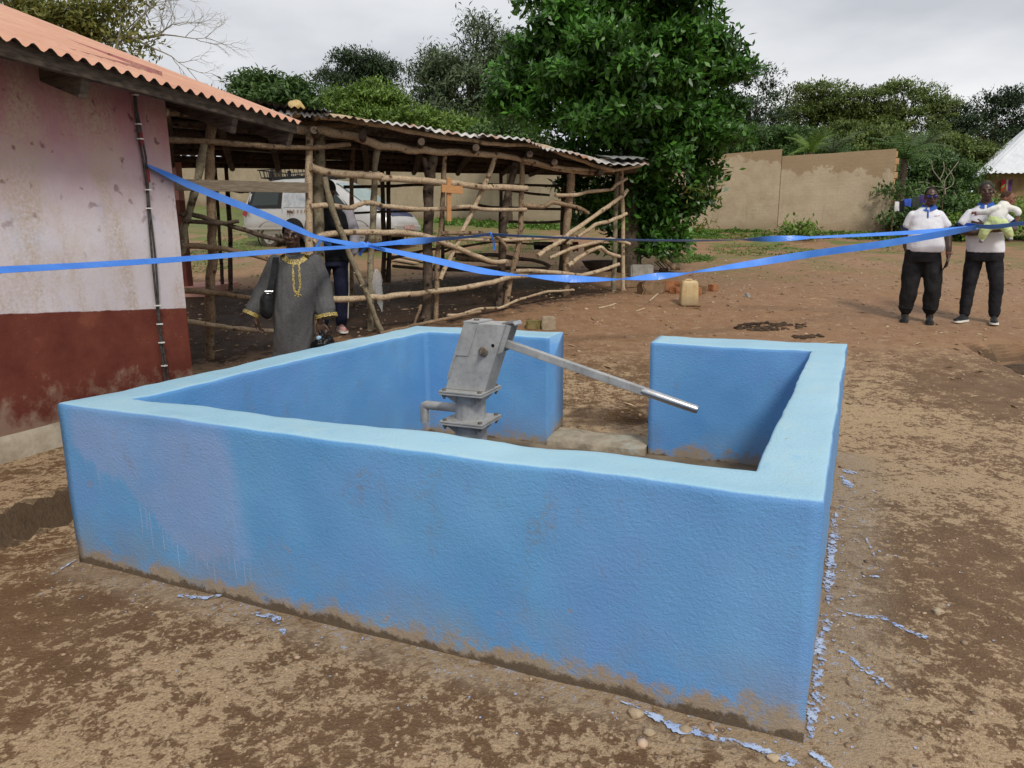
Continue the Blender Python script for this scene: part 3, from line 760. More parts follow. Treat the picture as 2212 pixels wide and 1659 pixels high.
# ------------------------------------------------------------------ house on the left
def house():
    q0 = at_z(0, 1000, .17); q1 = at_z(130, 962, .17)
    corner_top = None
    # corner: intersection of the wall line with the sight plane through the pixel edge
    d = (q1 - q0); d.z = 0; d.normalize()
    rx = ray(421, 850); rx = V((rx.x, rx.y, 0)).normalized(); n = V((-rx.y, rx.x, 0))
    t = -(q0.dot(n))/d.dot(n); c = q0 + d*t; c.z = 0
    nin = V((-d.y, d.x, 0))                      # into the house (left)
    if nin.x > 0: nin = -nin
    ztop = on_plane(363, 195, c, -nin).z
    root = empty('house', c, 'pink and white plastered house with red brown dado and corrugated roof', 'house')
    s = NT('house_plaster'); P = s.wpos(); z = s.sep(P)[2]
    big = s.noise(P, 1.4, 5, .6); mid = s.noise(P, 6, 5, .65); fine = s.noise(P, 50, 4, .6)
    white = s.mix(s.rng(big, .35, .65), (.62, .55, .57), (.70, .65, .68))
    white = s.mix(s.rng(s.noise(P, 2.5, 5, .7), .55, .75, 0, .6), white, (.56, .45, .34))
    white = s.mix(s.rng(s.noise(P, 3.3, 4, .6), .58, .72, 0, .35), white, (.50, .56, .70))
    pink = s.mix(mid, (.34, .14, .145), (.46, .22, .22))
    gz = s.rng(s.math('ADD', z, s.mul(s.math('SUBTRACT', big, .5), .7)), 1.45, 2.35, smooth=True)
    up = s.mix(gz, white, pink)
    tan = s.mul(s.rng(s.noise(s.mapv(P, (2, 2, .6)), 1.6, 6, .7), .46, .64), s.rng(fine, .33, .58), .8)
    up = s.mix(tan, up, (.47, .36, .25))
    spots = s.mul(s.rng(s.noise(P, 11, 3, .5), .64, .70), s.rng(z, 1.2, 2.3, .15, .8))
    up = s.mix(spots, up, (.12, .035, .03))
    red = s.mix(s.rng(mid, .3, .7), (.125, .032, .022), (.19, .055, .036))
    red = s.mix(s.rng(s.noise(P, 3, 4, .6), .6, .75, 0, .6), red, (.26, .085, .05))
    wear = s.rng(s.math('ADD', s.math('SUBTRACT', z, .17), s.mul(s.math('SUBTRACT', s.noise(P, 3.0, 6, .72), .45), -1.2)), .30, .14)
    red = s.mix(s.mul(wear, .85), red, s.mix(mid, (.21, .13, .095), (.33, .235, .17)))
    fleck = s.rng(s.voro(P, 26), .085, .05)
    red = s.mix(s.mul(fleck, s.rng(mid, .5, .6)), red, (.42, .33, .25))
    dado = s.rng(s.math('ADD', z, s.mul(s.math('SUBTRACT', mid, .5), .012)), .985, .991)
    sx = s.dot(P, d)
    dado = s.rng(s.math('SUBTRACT', s.math('ADD', z, s.mul(s.math('SUBTRACT', mid, .5), .02)), s.rng(sx, d.dot(q0), d.dot(c), 1.06, .95)), -.003, .003)
    col = s.mix(dado, red, up)
    nn = s.bump(s.math('ADD', s.mul(mid, .8), s.mul(fine, .5)), .35, .012)
    pl = s.done(col, .85, nn, Specular_IOR_Level=.15)
    th = .18; back = c - d*9.5
    def grid_wall(a, b, z0, z1, thick, name):
        nseg = int((b - a).length/.12); vs = []; fs = []; nz = 22
        inn = nin*thick
        for i in range(nseg+1):
            for k in range(nz+1):
                p = lerp(a, b, i/nseg); p = V((p.x, p.y, z0 + (z1 - z0)*k/nz))
                vs.append(p + (-nin)*mnoise.noise(p*1.7)*.012)
        for i in range(nseg):
            for k in range(nz):
                q = i*(nz+1) + k; fs.append((q, q+1, q+nz+2, q+nz+1))
        m = MB(); m.add(vs, fs); return m
    w = grid_wall(back, c, .1, ztop + .12, th, 'wall')
    # return wall at the corner (gable side), running left
    g1 = c + nin*5.2
    w.add([V((c.x, c.y, .1)), V((c.x, c.y, ztop + .12)), V((g1.x, g1.y, ztop + 1.9)), V((g1.x, g1.y, .1))], [(0, 1, 2, 3)])
    wo_ = w.build('wall', pl, root, fixn=False)
    for p in wo_.data.polygons: p.use_smooth = True
    auto_smooth(wo_.data)
    # plinth: broken cement strip proud of the wall
    pc = simple('plinth_cement', (.28, .225, .16), (.46, .40, .31), 5, .9, .5, 40)
    m = MB(); rings = []
    n = 70
    for i in range(n+1):
        p = lerp(back, c, i/n); hz = .155 + mnoise.noise(V((i*.31, 0, 2)))*.035; o_ = .035 + mnoise.noise(V((i*.5, 3, 2)))*.012
        q = V((p.x, p.y, 0)) - nin*o_
        rings.append([V((p.x, p.y, .05)) + nin*.05, V((q.x, q.y, .05)), V((q.x, q.y, .17 + hz*.75)), V((p.x, p.y, .17 + hz)) - nin*.012, V((p.x, p.y, .17 + hz)) + nin*.05])
    m.loft(rings); m.build('plinth', pc, root, smooth=True)
    # roof: one slope of corrugated sheets, corrugations run up the slope
    ze = on_plane(300, 165, c - nin*.42, -nin).z        # height of the eave where it hangs 0.42 m out
    pitch = .375
    e_end = on_plane(655, 268, V((c.x, c.y, 0)) - nin*.42, -nin)   # far end of the eave
    ea = c - d*9.5 - nin*.42
    Lr = (V((e_end.x, e_end.y, 0)) - V((ea.x, ea.y, 0))).dot(d)
    z_far, z_near = e_end.z, on_plane(2, 80, c - nin*.42, -nin).z
    s_near = (on_plane(2, 80, c - nin*.42, -nin) - ea).dot(d)
    slope_z = (z_far - z_near)/(Lr - s_near)
    def roof_pt(sl, up): # sl along eave, up horizontal distance up-slope
        p = ea + d*sl + nin*up; zz_ = z_near + (sl - s_near)*slope_z + up*pitch
        return V((p.x, p.y, zz_))
    rs = NT('red_oxide_sheet'); P = rs.wpos(); a = rs.noise(P, 3, 5, .6); b = rs.noise(P, 18, 4, .6)
    rc = rs.mix(rs.rng(a, .3, .7), (.52, .26, .165), (.63, .355, .24)); rc = rs.mix(rs.rng(b, .62, .75, 0, .5), rc, (.25, .11, .07))
    under = rs.mix(a, (.07, .06, .055), (.13, .12, .11))
    rc = rs.mix(rs.geo('Backfacing'), rc, under)
    rm = rs.done(rc, .62, rs.bump(b, .1, .005), Metallic=.15)
    wl = .1; nsheet = 10; sw = 1.0; k = 0
    sl = Lr
    while sl > -.5 and k < 11:
        s1 = sl; s0 = sl - 1.02; ns = 60; vs = []; fs = []; tilt = random.uniform(-.006, .006)
        ups = [0, .5, 1.2, 2.2, 3.4, 4.6]
        for i in range(ns+1):
            sa = s0 + (s1 - s0)*i/ns
            for u in ups:
                p = roof_pt(sa, u + random.uniform(0, .0)); p.z += .017*math.sin(2*math.pi*sa/wl) + (.004 if k % 2 else 0) + tilt*i/ns
                vs.append(p)
        nu = len(ups)
        for i in range(ns):
            for j in range(nu-1):
                q = i*nu + j; fs.append((q, q+nu, q+nu+1, q+1))
        # thickness lip
        o = MB().add(vs, fs).build('roof_sheet', rm, root, fixn=False)
        if o.data.polygons[0].normal.z < 0: o.data.flip_normals()
        for p in o.data.polygons: p.use_smooth = True
        sl -= .99; k += 1
    wd = simple('old_timber', (.045, .035, .028), (.13, .10, .075), 6, .9, .5, 60, stretch=(1, 1, 6))
    # eave purlin board under the sheet ends and three rafter ends
    def rb(s0, s1, up, w_, h_, dz, nm):
        a, b = roof_pt(s0, up), roof_pt(s1, up); a.z += dz; b.z += dz
        return MB().bar(a, b, w_, h_).build(nm, wd, root, bevel=.004)
    rb(Lr - 5.2, Lr - .03, .07, .05, .085, -.066, 'eave_board'); rb(Lr - 9.5, Lr - 5.25, .07, .05, .085, -.066, 'eave_board')
    for pxl in (200, 522, 640):
        e = on_plane(pxl, 150 if pxl < 300 else 235, c - nin*.42, -nin); s_ = (e - ea).dot(d)
        a, b = roof_pt(s_, .08), roof_pt(s_, 2.2); a.z -= .16; b.z -= .16
        MB().bar(a, b, .055, .13).build('rafter', wd, root, bevel=.004)
    for up in (1.4, 2.8): rb(Lr - 5.2, Lr - .05, up, .05, .07, -.055, 'purlin')
    # wall plate strip on the wall under the eave
    a = back - nin*.03; b = c - nin*.03
    # electric cables clipped to the wall
    cr_ = empty('electric_cable', on_plane(360, 822, c, -nin), 'twin dark electric cable clipped down the house wall', 'cable')
    cm_ = simple('black_cable', (.03, .028, .026), (.085, .08, .075), 30, .5)
    cpx = [(284, 158), (288, 178), (290, 205), (293, 235), (297, 268), (301, 300), (309, 340), (315, 380), (318, 410), (320, 450), (324, 500), (329, 560), (334, 610), (339, 660), (343, 700), (347, 740), (353, 790), (358, 830)]
    for o_, ph in ((.0, 0), (5.0, 2)):
        pts = []
        for i, (x, y) in enumerate(cpx):
            p = on_plane(x + o_*(.7 + .5*math.sin(i*1.1 + ph)), y, c - nin*.02, -nin); pts.append(p - nin*(.004 if o_ else -.001))
        MB().tube(pts, .0075, 8).build('cable', cm_, cr_, True)
    wc = simple('white_clip', (.75, .75, .72), rough=.5)
    for i in (2, 4, 5, 8, 9, 13, 14, 15, 16):
        p = on_plane(cpx[i][0] + 2, cpx[i][1], c - nin*.03, -nin); MB().box(p, (.03, .034, .008), Matrix((d, -nin, V((0, 0, 1)))).transposed()).build('clip', wc, cr_)
    # red tape round the cable
    tpm = simple('red_tape', (.22, .03, .03), rough=.5)
    for a_, b_ in ((5, 6), (7, 8)):
        p0 = on_plane(cpx[a_][0] + 3, cpx[a_][1] - 14, c - nin*.024, -nin); p1 = on_plane(cpx[a_][0] + 6, cpx[a_][1] + 14, c - nin*.024, -nin)
        MB().tube([p0, p1], .013, 8).build('tape_wrap', tpm, cr_)
    return root, c, d, nin, roof_pt, Lr
HROOT, HC, HD, HN, ROOFPT, HL = house()

# pink wing of another house glimpsed past the corner, with its pale roof
def wing():
    a = ground(400, 520); p = at_y(380, 400, 11.5); x0 = at_y(372, 400, 11.5).x; x1 = at_y(384, 400, 11.5).x
    zb = T(x1, 11.5)
    root = empty('house', (x1, 11.5, zb), 'pink house corner with dark red base glimpsed behind the shed posts', 'house')
    pk = simple('pink_plaster', (.50, .24, .19), (.62, .34, .28), 4, .85, .3, 40); rd = simple('red_base', (.16, .05, .035), (.22, .08, .05), 5, .85, .3, 40)
    zm = at_y(393, 432, 11.5).z
    MB().box(((x1 - 3)+1.5, 11.6, (zb - .2 + zm)/2), (3.0, .2, zm - zb + .2)).build('base_course', rd, root)
    MB().box(((x1 - 3)+1.5, 11.61, (zm + zb + 2.3)/2), (2.99, .2, zb + 2.3 - zm)).build('wall', pk, root)
    MB().box((x1 - 1.6, 12.0, zb - .05), (4.0, 1.2, .4)).build('step', pk, root)
    wr = simple('pale_sheet', (.62, .64, .66), (.75, .76, .77), 6, .5, metallic=.2)
    MB().prism([V((x1 - 3.3, 11.2, zb + 2.32)), V((x1 + .35, 11.2, zb + 2.32)), V((x1 + .35, 11.9, zb + 2.42)), V((x1 - 3.3, 11.9, zb + 2.42))], (0, 0, .02)).build('roof_sheet', wr, root)
wing()
# ------------------------------------------------------------------ pole shed
def bark(name, c1, c2, c3, sc=10):
    s = NT(name); P = s.co(); a = s.noise(s.mapv(P, (1, 1, 1)), sc, 5, .65); b = s.noise(P, sc*6, 5, .65); v = s.noise(P, 3, 3, .5)
    c = s.mix(s.rng(a, .3, .7), c1, c2); c = s.mix(s.mul(s.rng(b, .52, .64), .85), c, c3); c = s.mix(s.rng(v, .55, .7, 0, .5), c, c3)
    kn = s.voro(s.mapv(P, (1, 1, 1.0)), 9.0)
    c = s.mix(s.mul(s.rng(kn, .30, .16), s.rng(v, .38, .5), .9), c, tuple(q*.55 for q in c3))
    return s.done(c, .9, s.bump(s.math('ADD', a, s.mul(b, .6)), .7, .014), Specular_IOR_Level=.12)
BK_PALE = bark('pale_pole', (.42, .31, .20), (.58, .46, .315), (.15, .095, .055))
BK_MID = bark('brown_pole', (.22, .15, .092), (.36, .26, .165), (.08, .052, .032))
BK_DARK = bark('dark_pole', (.075, .055, .04), (.15, .11, .08), (.03, .022, .016))
BK_LICH = bark('lichen_pole', (.20, .16, .105), (.36, .32, .22), (.09, .07, .045), 16)
FD = (F1 - F0); FD.z = 0; FD.normalize(); FNrm = V((-FD.y, FD.x, 0))    # FNrm points away from camera
BD = (B1 - B0); BD.z = 0; BD.normalize(); BNrm = V((-BD.y, BD.x, 0))
SHED = empty('pole_shed', F0, 'open shed of rough wooden poles and rails under a rusty sheet roof', 'shed')
def fpt(x, y, off=0.0): return on_plane(x, y, F0 - FNrm*off, FNrm)
def bpt(x, y, off=0.0): return on_plane(x, y, B0 - BNrm*off, BNrm)
def log(name, zpts, th, plane=fpt, off=0.0, mat=BK_MID, taper=.85, knots=2, foot=False, parent=SHED, dy=None):
    """zpts: list of (region, x, y); th: thickness in that region's pixels"""
    P = []
    for z, x, y in zpts:
        q = px(z, x, y); P.append(plane(*q, off) if dy is None else at_y(*q, dy))
    z0 = zpts[0][0]; k = ZR[z0][2]*1.1573
    depth = (P[len(P)//2] - CAMP).dot(FWD); r0 = th/k/2*depth/FPX
    if foot:
        b = P[-1].copy(); b.z = T(b.x, b.y) - .12; P.append(b) if b.z < P[-1].z - .02 else None
    S = smooth_pts(P, 5 if len(P) > 2 else 8); n = len(S)
    rad = []
    seed = random.random()*50
    for i in range(n):
        t = i/(n-1); f = (taper + (1 - taper)*t) if foot else (1 - (1 - taper)*t)
        rad.append(r0*f*(1 + .17*mnoise.noise(V((seed, i*.55, 0))) + .12*mnoise.noise(V((seed, i*1.7, 3)))))
        S[i] = S[i] + mnoise.noise_vector(V((seed, i*.4, 1)))*r0*.42
    m = MB(); m.tube(S, rad, 9)
    for _ in range(knots):
        i = random.randint(1, n-2); a = random.random()*6.28; dd = V((math.cos(a)*.6, -abs(math.sin(a)), random.uniform(-.4, .6))).normalized()
        m.tube([S[i] + dd*rad[i]*.5, S[i] + dd*rad[i]*1.25, S[i] + dd*rad[i]*random.uniform(1.4, 1.9)], [rad[i]*.5, rad[i]*.38, rad[i]*.25], 6)
    return m.build(name, mat, parent, smooth=True, fixn=False)
def Z(z, *pts): return [(z, x, y) for x, y in pts]
# posts and braces of the near side
log('post', Z('Z2', (492, 195), (440, 480), (425, 640), (430, 900), (450, 1300)) + Z('Z3', (450, 560), (432, 850), (432, 1100), (432, 1420)), 82, mat=BK_MID, foot=True, taper=.95)
log('brace', Z('Z2', (378, 560), (330, 860), (270, 1080), (215, 1300), (195, 1500)), 68, off=.1, mat=BK_LICH, foot=False)
log('post', Z('Z2', (1290, 440), (1286, 900), (1292, 1450)) + Z('Z3', (1292, 900), (1292, 1270)), 66, off=.06, mat=BK_PALE, foot=True, taper=.95)
log('post', Z('Z2', (1392, 460), (1370, 800), (1365, 1100), (1378, 1500)) + Z('Z3', (1385, 900), (1385, 1250)), 95, off=-.12, mat=BK_LICH, foot=True, taper=.95)
log('brace', Z('Z2', (1420, 840), (1500, 1150), (1600, 1400)) + Z('Z3', (1680, 640), (1800, 920), (1925, 1230)), 54, off=.16, mat=BK_LICH, foot=False, knots=4)
log('post', Z('Z2', (1882, 570), (1850, 900), (1832, 1300)) + Z('Z3', (1820, 700), (1820, 1225)), 62, off=-.06, mat=BK_DARK if 0 else BK_LICH, foot=True)
log('post', Z('Z4', (375, 440), (345, 560), (338, 700), (325, 1000), (325, 1300)) + Z('Q2', (495, 300), (490, 655)), 70, off=-.05, mat=BK_DARK, foot=True, taper=1.15)
log('fork', Z('Z4', (345, 590), (315, 520), (300, 460)), 44, off=-.05, mat=BK_DARK)
log('post', Z('Z4', (452, 440), (437, 800), (425, 1000), (400, 1200)) + Z('Q2', (600, 635)), 40, mat=BK_MID, foot=True)
log('brace', Z('Z4', (832, 465), (740, 690), (600, 990), (510, 1180), (420, 1370)), 38, off=.06, mat=BK_PALE)
log('brace', Z('Q2', (430, 470), (345, 700)), 34, off=.06, mat=BK_MID)
log('post', Z('Z4', (985, 500), (920, 750), (890, 1000), (885, 1200), (852, 1640)), 60, off=-.08, mat=BK_DARK, foot=True, knots=4)
log('post', Z('Z4', (1030, 480), (1022, 850), (1016, 1050), (960, 1300), (905, 1640)), 46, off=.04, mat=BK_MID, foot=True, taper=.8)
log('post', Z('Z4', (1398, 585), (1376, 850), (1362, 1100), (1362, 1600)), 52, mat=BK_MID, foot=True, taper=1.15)
log('post', Z('Z4', (1748, 560), (1730, 900), (1715, 1430)), 42, off=-.08, mat=BK_LICH, foot=True)
log('post', Z('Z4', (1776, 555), (1785, 900), (1785, 1450)), 34, off=.0, mat=BK_PALE, foot=True)
# rails of the near side
RAILS = [
 (Z('Z2', (60, 525), (480, 535), (900, 575), (1250, 585), (1440, 575), (1640, 553)), 48, .13, BK_MID),
 (Z('Z2', (175, 1165), (300, 1165), (450, 1215), (650, 1270), (860, 1340), (1075, 1395)), 44, .1, BK_DARK),
 (Z('Z2', (200, 1218), (500, 1240), (678, 1222)), 38, .13, BK_DARK),
 (Z('Z2', (190, 1430), (450, 1440), (700, 1490), (935, 1545)), 50, .12, BK_MID),
 (Z('Z3', (190, 855), (480, 870), (700, 905), (960, 950)), 50, .12, BK_MID),
 (Z('Z3', (200, 1110), (450, 1150), (700, 1185), (1000, 1200)), 45, .14, BK_PALE),
 (Z('Z2', (1295, 755), (1450, 795), (1900, 832)) + Z('Z4', (0, 612), (400, 640), (740, 675), (1065, 690)), 66, .12, BK_PALE),
 (Z('Z2', (1300, 1092), (1450, 1083), (1600, 1102), (1700, 1085), (1785, 1055), (1900, 1080)) + Z('Z4', (0, 820), (330, 850), (640, 825), (740, 845), (1065, 850)), 44, .12, BK_PALE),
 (Z('Z2', (1340, 1395), (1430, 1340), (1800, 1312)) + Z('Z4', (0, 1020), (220, 1030), (360, 1065), (560, 1140), (700, 1200), (830, 1240), (925, 1238)), 50, .1, BK_PALE),
 (Z('Z3', (1400, 930), (1800, 910)) + Z('Z4', (0, 1502), (240, 1475), (520, 1440), (780, 1400), (920, 1360), (1070, 1343)), 50, .12, BK_PALE),
 (Z('Z4', (430, 1062), (900, 1075), (1420, 1045)), 30, .09, BK_PALE),
 (Z('Z4', (430, 1025), (760, 1022), (830, 1045), (890, 1095), (925, 1155)), 30, .13, BK_MID),
 (Z('Z4', (980, 1308), (1100, 1305), (1300, 1320), (1470, 1342)), 32, .10, BK_PALE),
 (Z('Z4', (1455, 1345), (1600, 1312), (1755, 1258)), 32, .07, BK_PALE),
 (Z('Z4', (1375, 1265), (1470, 1200), (1560, 1145), (1620, 1132), (1690, 1180), (1760, 1200)), 33, .09, BK_PALE),
 (Z('Z4', (1238, 1212), (1400, 1140), (1560, 1100), (1690, 1070), (1780, 1088), (1835, 1105)), 28, .11, BK_PALE),
 (Z('Z4', (1370, 1112), (1420, 1062), (1500, 1020), (1580, 962), (1720, 920), (1812, 878)), 32, .08, BK_PALE),
 (Z('Z4', (1148, 1190), (1300, 1095), (1400, 1020), (1600, 880), (1750, 770), (1818, 702)), 36, .13, BK_PALE),
 (Z('Z4', (1280, 745), (1420, 740), (1540, 715), (1690, 700), (1740, 660), (1815, 615)), 27, .10, BK_PALE),
 (Z('Z4', (1030, 815), (1180, 825), (1260, 797), (1400, 820), (1480, 850), (1528, 872)), 34, .06, BK_MID),
 (Z('Q2', (730, 592), (870, 580), (1100, 515), (1330, 505), (1500, 430), (1700, 370), (1880, 320), (2190, 300)), 34, .13, BK_PALE),
 (Z('Q2', (1960, 185), (2100, 190), (2212, 205)), 30, .1, BK_PALE),
]
for pts, th, off, mt in RAILS: log('rail', pts, th, off=off, mat=mt, knots=3)
log('rail', Z('Q2', (-40, 800), (200, 745), (400, 695), (850, 600), (1110, 545)), 42, off=.45, mat=BK_MID)
log('rail', Z('Z2', (150, 935), (400, 938), (560, 940), (690, 970), (768, 965)), 22, off=-.1, mat=BK_DARK)
# sawn plank
pa, pb = fpt(*px('Z2', 130, 905), .13), fpt(*px('Z2', 1278, 932), .13)
wdp = simple('weathered_plank', (.17, .135, .095), (.28, .23, .17), 8, .85, .4, 60, stretch=(1, 1, 8))
MB().bar(pa, pb, .03, .115).build('plank', wdp, SHED, bevel=.003)
# far side posts and rails
for pts, th in ((Z('Z2', (555, 590), (590, 1000), (608, 1600)) + Z('Z3', (612, 850)), 42), (Z('Z2', (470, 640), (490, 960), (510, 1300), (530, 1600)) + Z('Z3', (540, 840)), 32),
                (Z('Z2', (1915, 690), (1930, 1200)) + Z('Z3', (1935, 690)), 44), (Z('Z2', (1965, 690), (1982, 1250)) + Z('Z3', (1975, 690)), 46),
                (Z('Z4', (875, 505), (870, 1000), (870, 1260)), 30), (Z('Z4', (1345, 600), (1335, 880), (1325, 1310)), 38), (Z('Z4', (440, 500), (440, 870), (440, 1235)), 30)):
    log('post', pts, th, plane=bpt, mat=BK_DARK, foot=True)
log('post', Z('Z2', (1668, 600), (1655, 900), (1655, 1180)) + Z('Z3', (1650, 560), (1660, 985)), 42, dy=ground(*px('Z3', 1660, 985)).y, mat=BK_MID, foot=True)
for pts, th in ((Z('Z4', (-300, 680), (50, 675), (320, 660), (1050, 665), (1400, 672), (1862, 680)), 22), (Z('Z4', (860, 700), (1000, 715), (1235, 745)), 22),
                (Z('Z4', (690, 812), (860, 835), (1330, 845), (1838, 832)), 22), (Z('Z4', (930, 940), (1200, 945), (1500, 925), (1825, 942)), 20),
                (Z('Z4', (440, 1165), (560, 1130), (820, 1090), (1000, 1100), (1300, 1115), (1835, 1105)), 18), (Z('Z4', (-300, 880), (50, 865), (300, 855), (700, 850)), 18),
                (Z('Z4', (0, 1225), (150, 1185), (300, 1155), (500, 1130)), 20)):
    log('rail', pts, th, plane=bpt, off=-.05, mat=BK_DARK)

# ---- roof
ROOF_OFF = .38
fe = [fpt(x, y, ROOF_OFF) for x, y in ((300, 196), (370, 209), (470, 224), (560, 236), (640, 246), (700, 251), (780, 260), (870, 272), (960, 283), (1050, 294), (1135, 304), (1175, 320), (1235, 332), (1310, 350), (1398, 352))]
be = [bpt(x, y, -.25) for x, y in ((330, 341), (400, 341), (500, 343), (580, 345), (660, 347), (720, 349), (790, 351), (860, 353), (940, 355), (1010, 356), (1080, 357), (1120, 358), (1180, 360), (1260, 361), (1340, 362))]
fs_, bs_ = smooth_pts(fe, 10), smooth_pts(be, 10)
def rp(s, t, lift=0):
    s = min(max(s, 0), 1); k = s*(len(fs_)-1); i = min(int(k), len(fs_)-2); f = k - i
    a, b = lerp(fs_[i], fs_[i+1], f), lerp(bs_[i], bs_[i+1], f)
    p = lerp(a, b, t); p.z += lift + .10*t*(1 - t)*0; return p
def rust():
    s = NT('rusty_sheet'); P = s.wpos(); a = s.noise(P, 1.6, 6, .7); b = s.noise(P, 14, 5, .65)
    c = s.mix(s.rng(a, .5, .62), (.56, .54, .51), (.36, .18, .10)); c = s.mix(s.rng(b, .55, .75, 0, .5), c, (.22, .12, .08))
    u = s.mix(s.rng(a, .4, .6), (.13, .115, .105), (.085, .05, .035))
    c = s.mix(s.geo('Backfacing'), c, u)
    return s.done(c, s.rng(a, .4, .6, .5, .85), s.bump(b, .2, .006), Metallic=.3)
RUST = rust()
ARC = sum((fs_[i+1] - fs_[i]).length for i in range(len(fs_)-1))
ns = 11
for k in range(ns):
    s0, s1 = k/ns - .008, (k+1)/ns + .004; n = 52; vs = []; fc = []
    ov = random.uniform(-.03, .03); lift = .012 if k % 2 else 0; ph = random.random()*3
    tv = [-.035 + ov, .0, .2, .45, .7, 1.0]
    for i in range(n+1):
        s = s0 + (s1 - s0)*i/n
        for j, t in enumerate(tv):
            p = rp(s, t, .03 + lift + .013*math.sin(2*math.pi*s*ARC/.105) + .012*mnoise.noise(V((s*9, t*3, k))))
            p.z += (-.055, -.02, .035, .05, .03, 0)[j]
            if j == 0: p.z += .02*mnoise.noise(V((s*40, 1, k)))
            vs.append(p)
    for i in range(n):
        for j in range(5):
            q = i*6 + j; fc.append((q, q+6, q+7, q+1))
    o = MB().add(vs, fc).build('roof_sheet', RUST, SHED, fixn=False)
    for p in o.data.polygons: p.use_smooth = True
    if o.data.polygons[0].normal.z < 0: o.data.flip_normals()
# loose bright sheet at the right end and grey sheets lapping on the left, near the house roof
tin = simple('bare_tin', (.55, .56, .58), (.42, .40, .38), 8, .4, .1, 40, metallic=.5)
def lap(s0, s1, t0, t1, l0, l1, mat, nm='roof_sheet'):
    vs = []; fc = []; n = 36
    for i in range(n+1):
        s = s0 + (s1 - s0)*i/n
        for j in range(4):
            t = t0 + (t1 - t0)*j/3; vs.append(rp(s, t, l0 + (l1 - l0)*j/3 + .013*math.sin(2*math.pi*s*ARC/.105)))
    for i in range(n):
        for j in range(3):
            q = i*4 + j; fc.append((q, q+4, q+5, q+1))
    o = MB().add(vs, fc).build(nm, mat, SHED, fixn=False)
    for p in o.data.polygons: p.use_smooth = True
    if o.data.polygons[0].normal.z < 0: o.data.flip_normals()
lap(.93, 1.0, -.03, .5, .06, .16, tin); lap(.24, .37, -.02, .40, .05, .20, RUST); lap(.30, .40, .05, .45, .07, .22, tin); lap(.16, .27, .0, .5, .08, .24, RUST)
# logs under the roof
log('eave_log', Z('Z2', (1330, 315), (1500, 320), (1800, 375)) + Z('Z4', (0, 215), (200, 262), (440, 300), (700, 335), (900, 362), (1125, 362)), 58, off=.24, mat=BK_PALE, taper=.6)
log('eave_log', Z('Z4', (1080, 362), (1200, 380), (1330, 430), (1450, 470), (1580, 520), (1720, 560)), 34, off=.24, mat=BK_PALE)
log('beam', Z('Z2', (1120, 432), (1400, 440), (1700, 500)) + Z('Z4', (0, 372), (220, 400), (440, 415), (700, 430), (860, 448), (1060, 492), (1300, 548), (1560, 582)), 76, off=.05, mat=BK_PALE, taper=.55)
log('beam', Z('Z4', (1040, 470), (1200, 515), (1400, 545), (1700, 555), (1920, 520)), 30, off=.12, mat=BK_PALE)
log('beam', Z('Z2', (1200, 380), (1450, 385), (1700, 395)), 52, off=-.1, mat=BK_MID)
log('beam', Z('Z2', (-60, 285), (300, 290), (700, 310), (1250, 400)), 56, off=.0, mat=BK_MID)
log('beam', Z('Z2', (-60, 350), (300, 372), (800, 400), (1300, 440)), 44, off=-.25, mat=BK_DARK)
for t, r_ in ((.16, .05), (.32, .045), (.5, .05), (.68, .045), (.86, .05), (.98, .055)):
    pts = [rp(s, t, -.05 - r_ + .02*mnoise.noise(V((s*7, t*9, 2)))) for s in np.linspace(.0, .985, 22)]
    MB().tube(pts, [r_*(1 + .15*mnoise.noise(V((i*.7, t*5, 0)))) for i in range(22)], 8).build('purlin', BK_DARK, SHED, True)
for s in (.05, .14, .23, .33, .43, .53, .62, .72, .82, .92):
    pts = [rp(s + .01*mnoise.noise(V((s*30, t, 4))), t, -.16) for t in np.linspace(-.01, 1.0, 10)]
    MB().tube(pts, [.045 + .006*mnoise.noise(V((i*.9, s*50, 0))) for i in range(10)], 8).build('rafter', BK_DARK, SHED, True)
# stone weighting the sheets
st = rp(.36, .06, 0); stq = fpt(*px('Z2', 1170, 245), .2)
m = MB(); rock(m, V((stq.x, stq.y, stq.z)), (.105, .09, .085), 4, n=3)
m.build('roof_stone', simple('ochre_stone', (.42, .28, .10), (.55, .42, .22), 25, .95, .8, 50), smooth=True, label='ochre lump of stone weighing down the shed roof sheets', cat='stone')
# wooden cross fixed on the shed
cw = simple('planed_wood', (.42, .20, .08), (.52, .28, .12), 10, .6, .15, 60, stretch=(1, 1, 5))
c0, c1 = fpt(*px('Z4', 485, 612), .30), fpt(*px('Z4', 485, 936), .30)
CR = empty('wooden_cross', c1, 'plain orange brown wooden cross hung on the shed rails', 'cross')
MB().bar(c0, c1, .062, .022, FNrm).build('upright', cw, CR, bevel=.002)
MB().bar(fpt(*px('Z4', 430, 690), .325), fpt(*px('Z4', 585, 705), .325), .022, .095).build('crosspiece', cw, CR, bevel=.002)
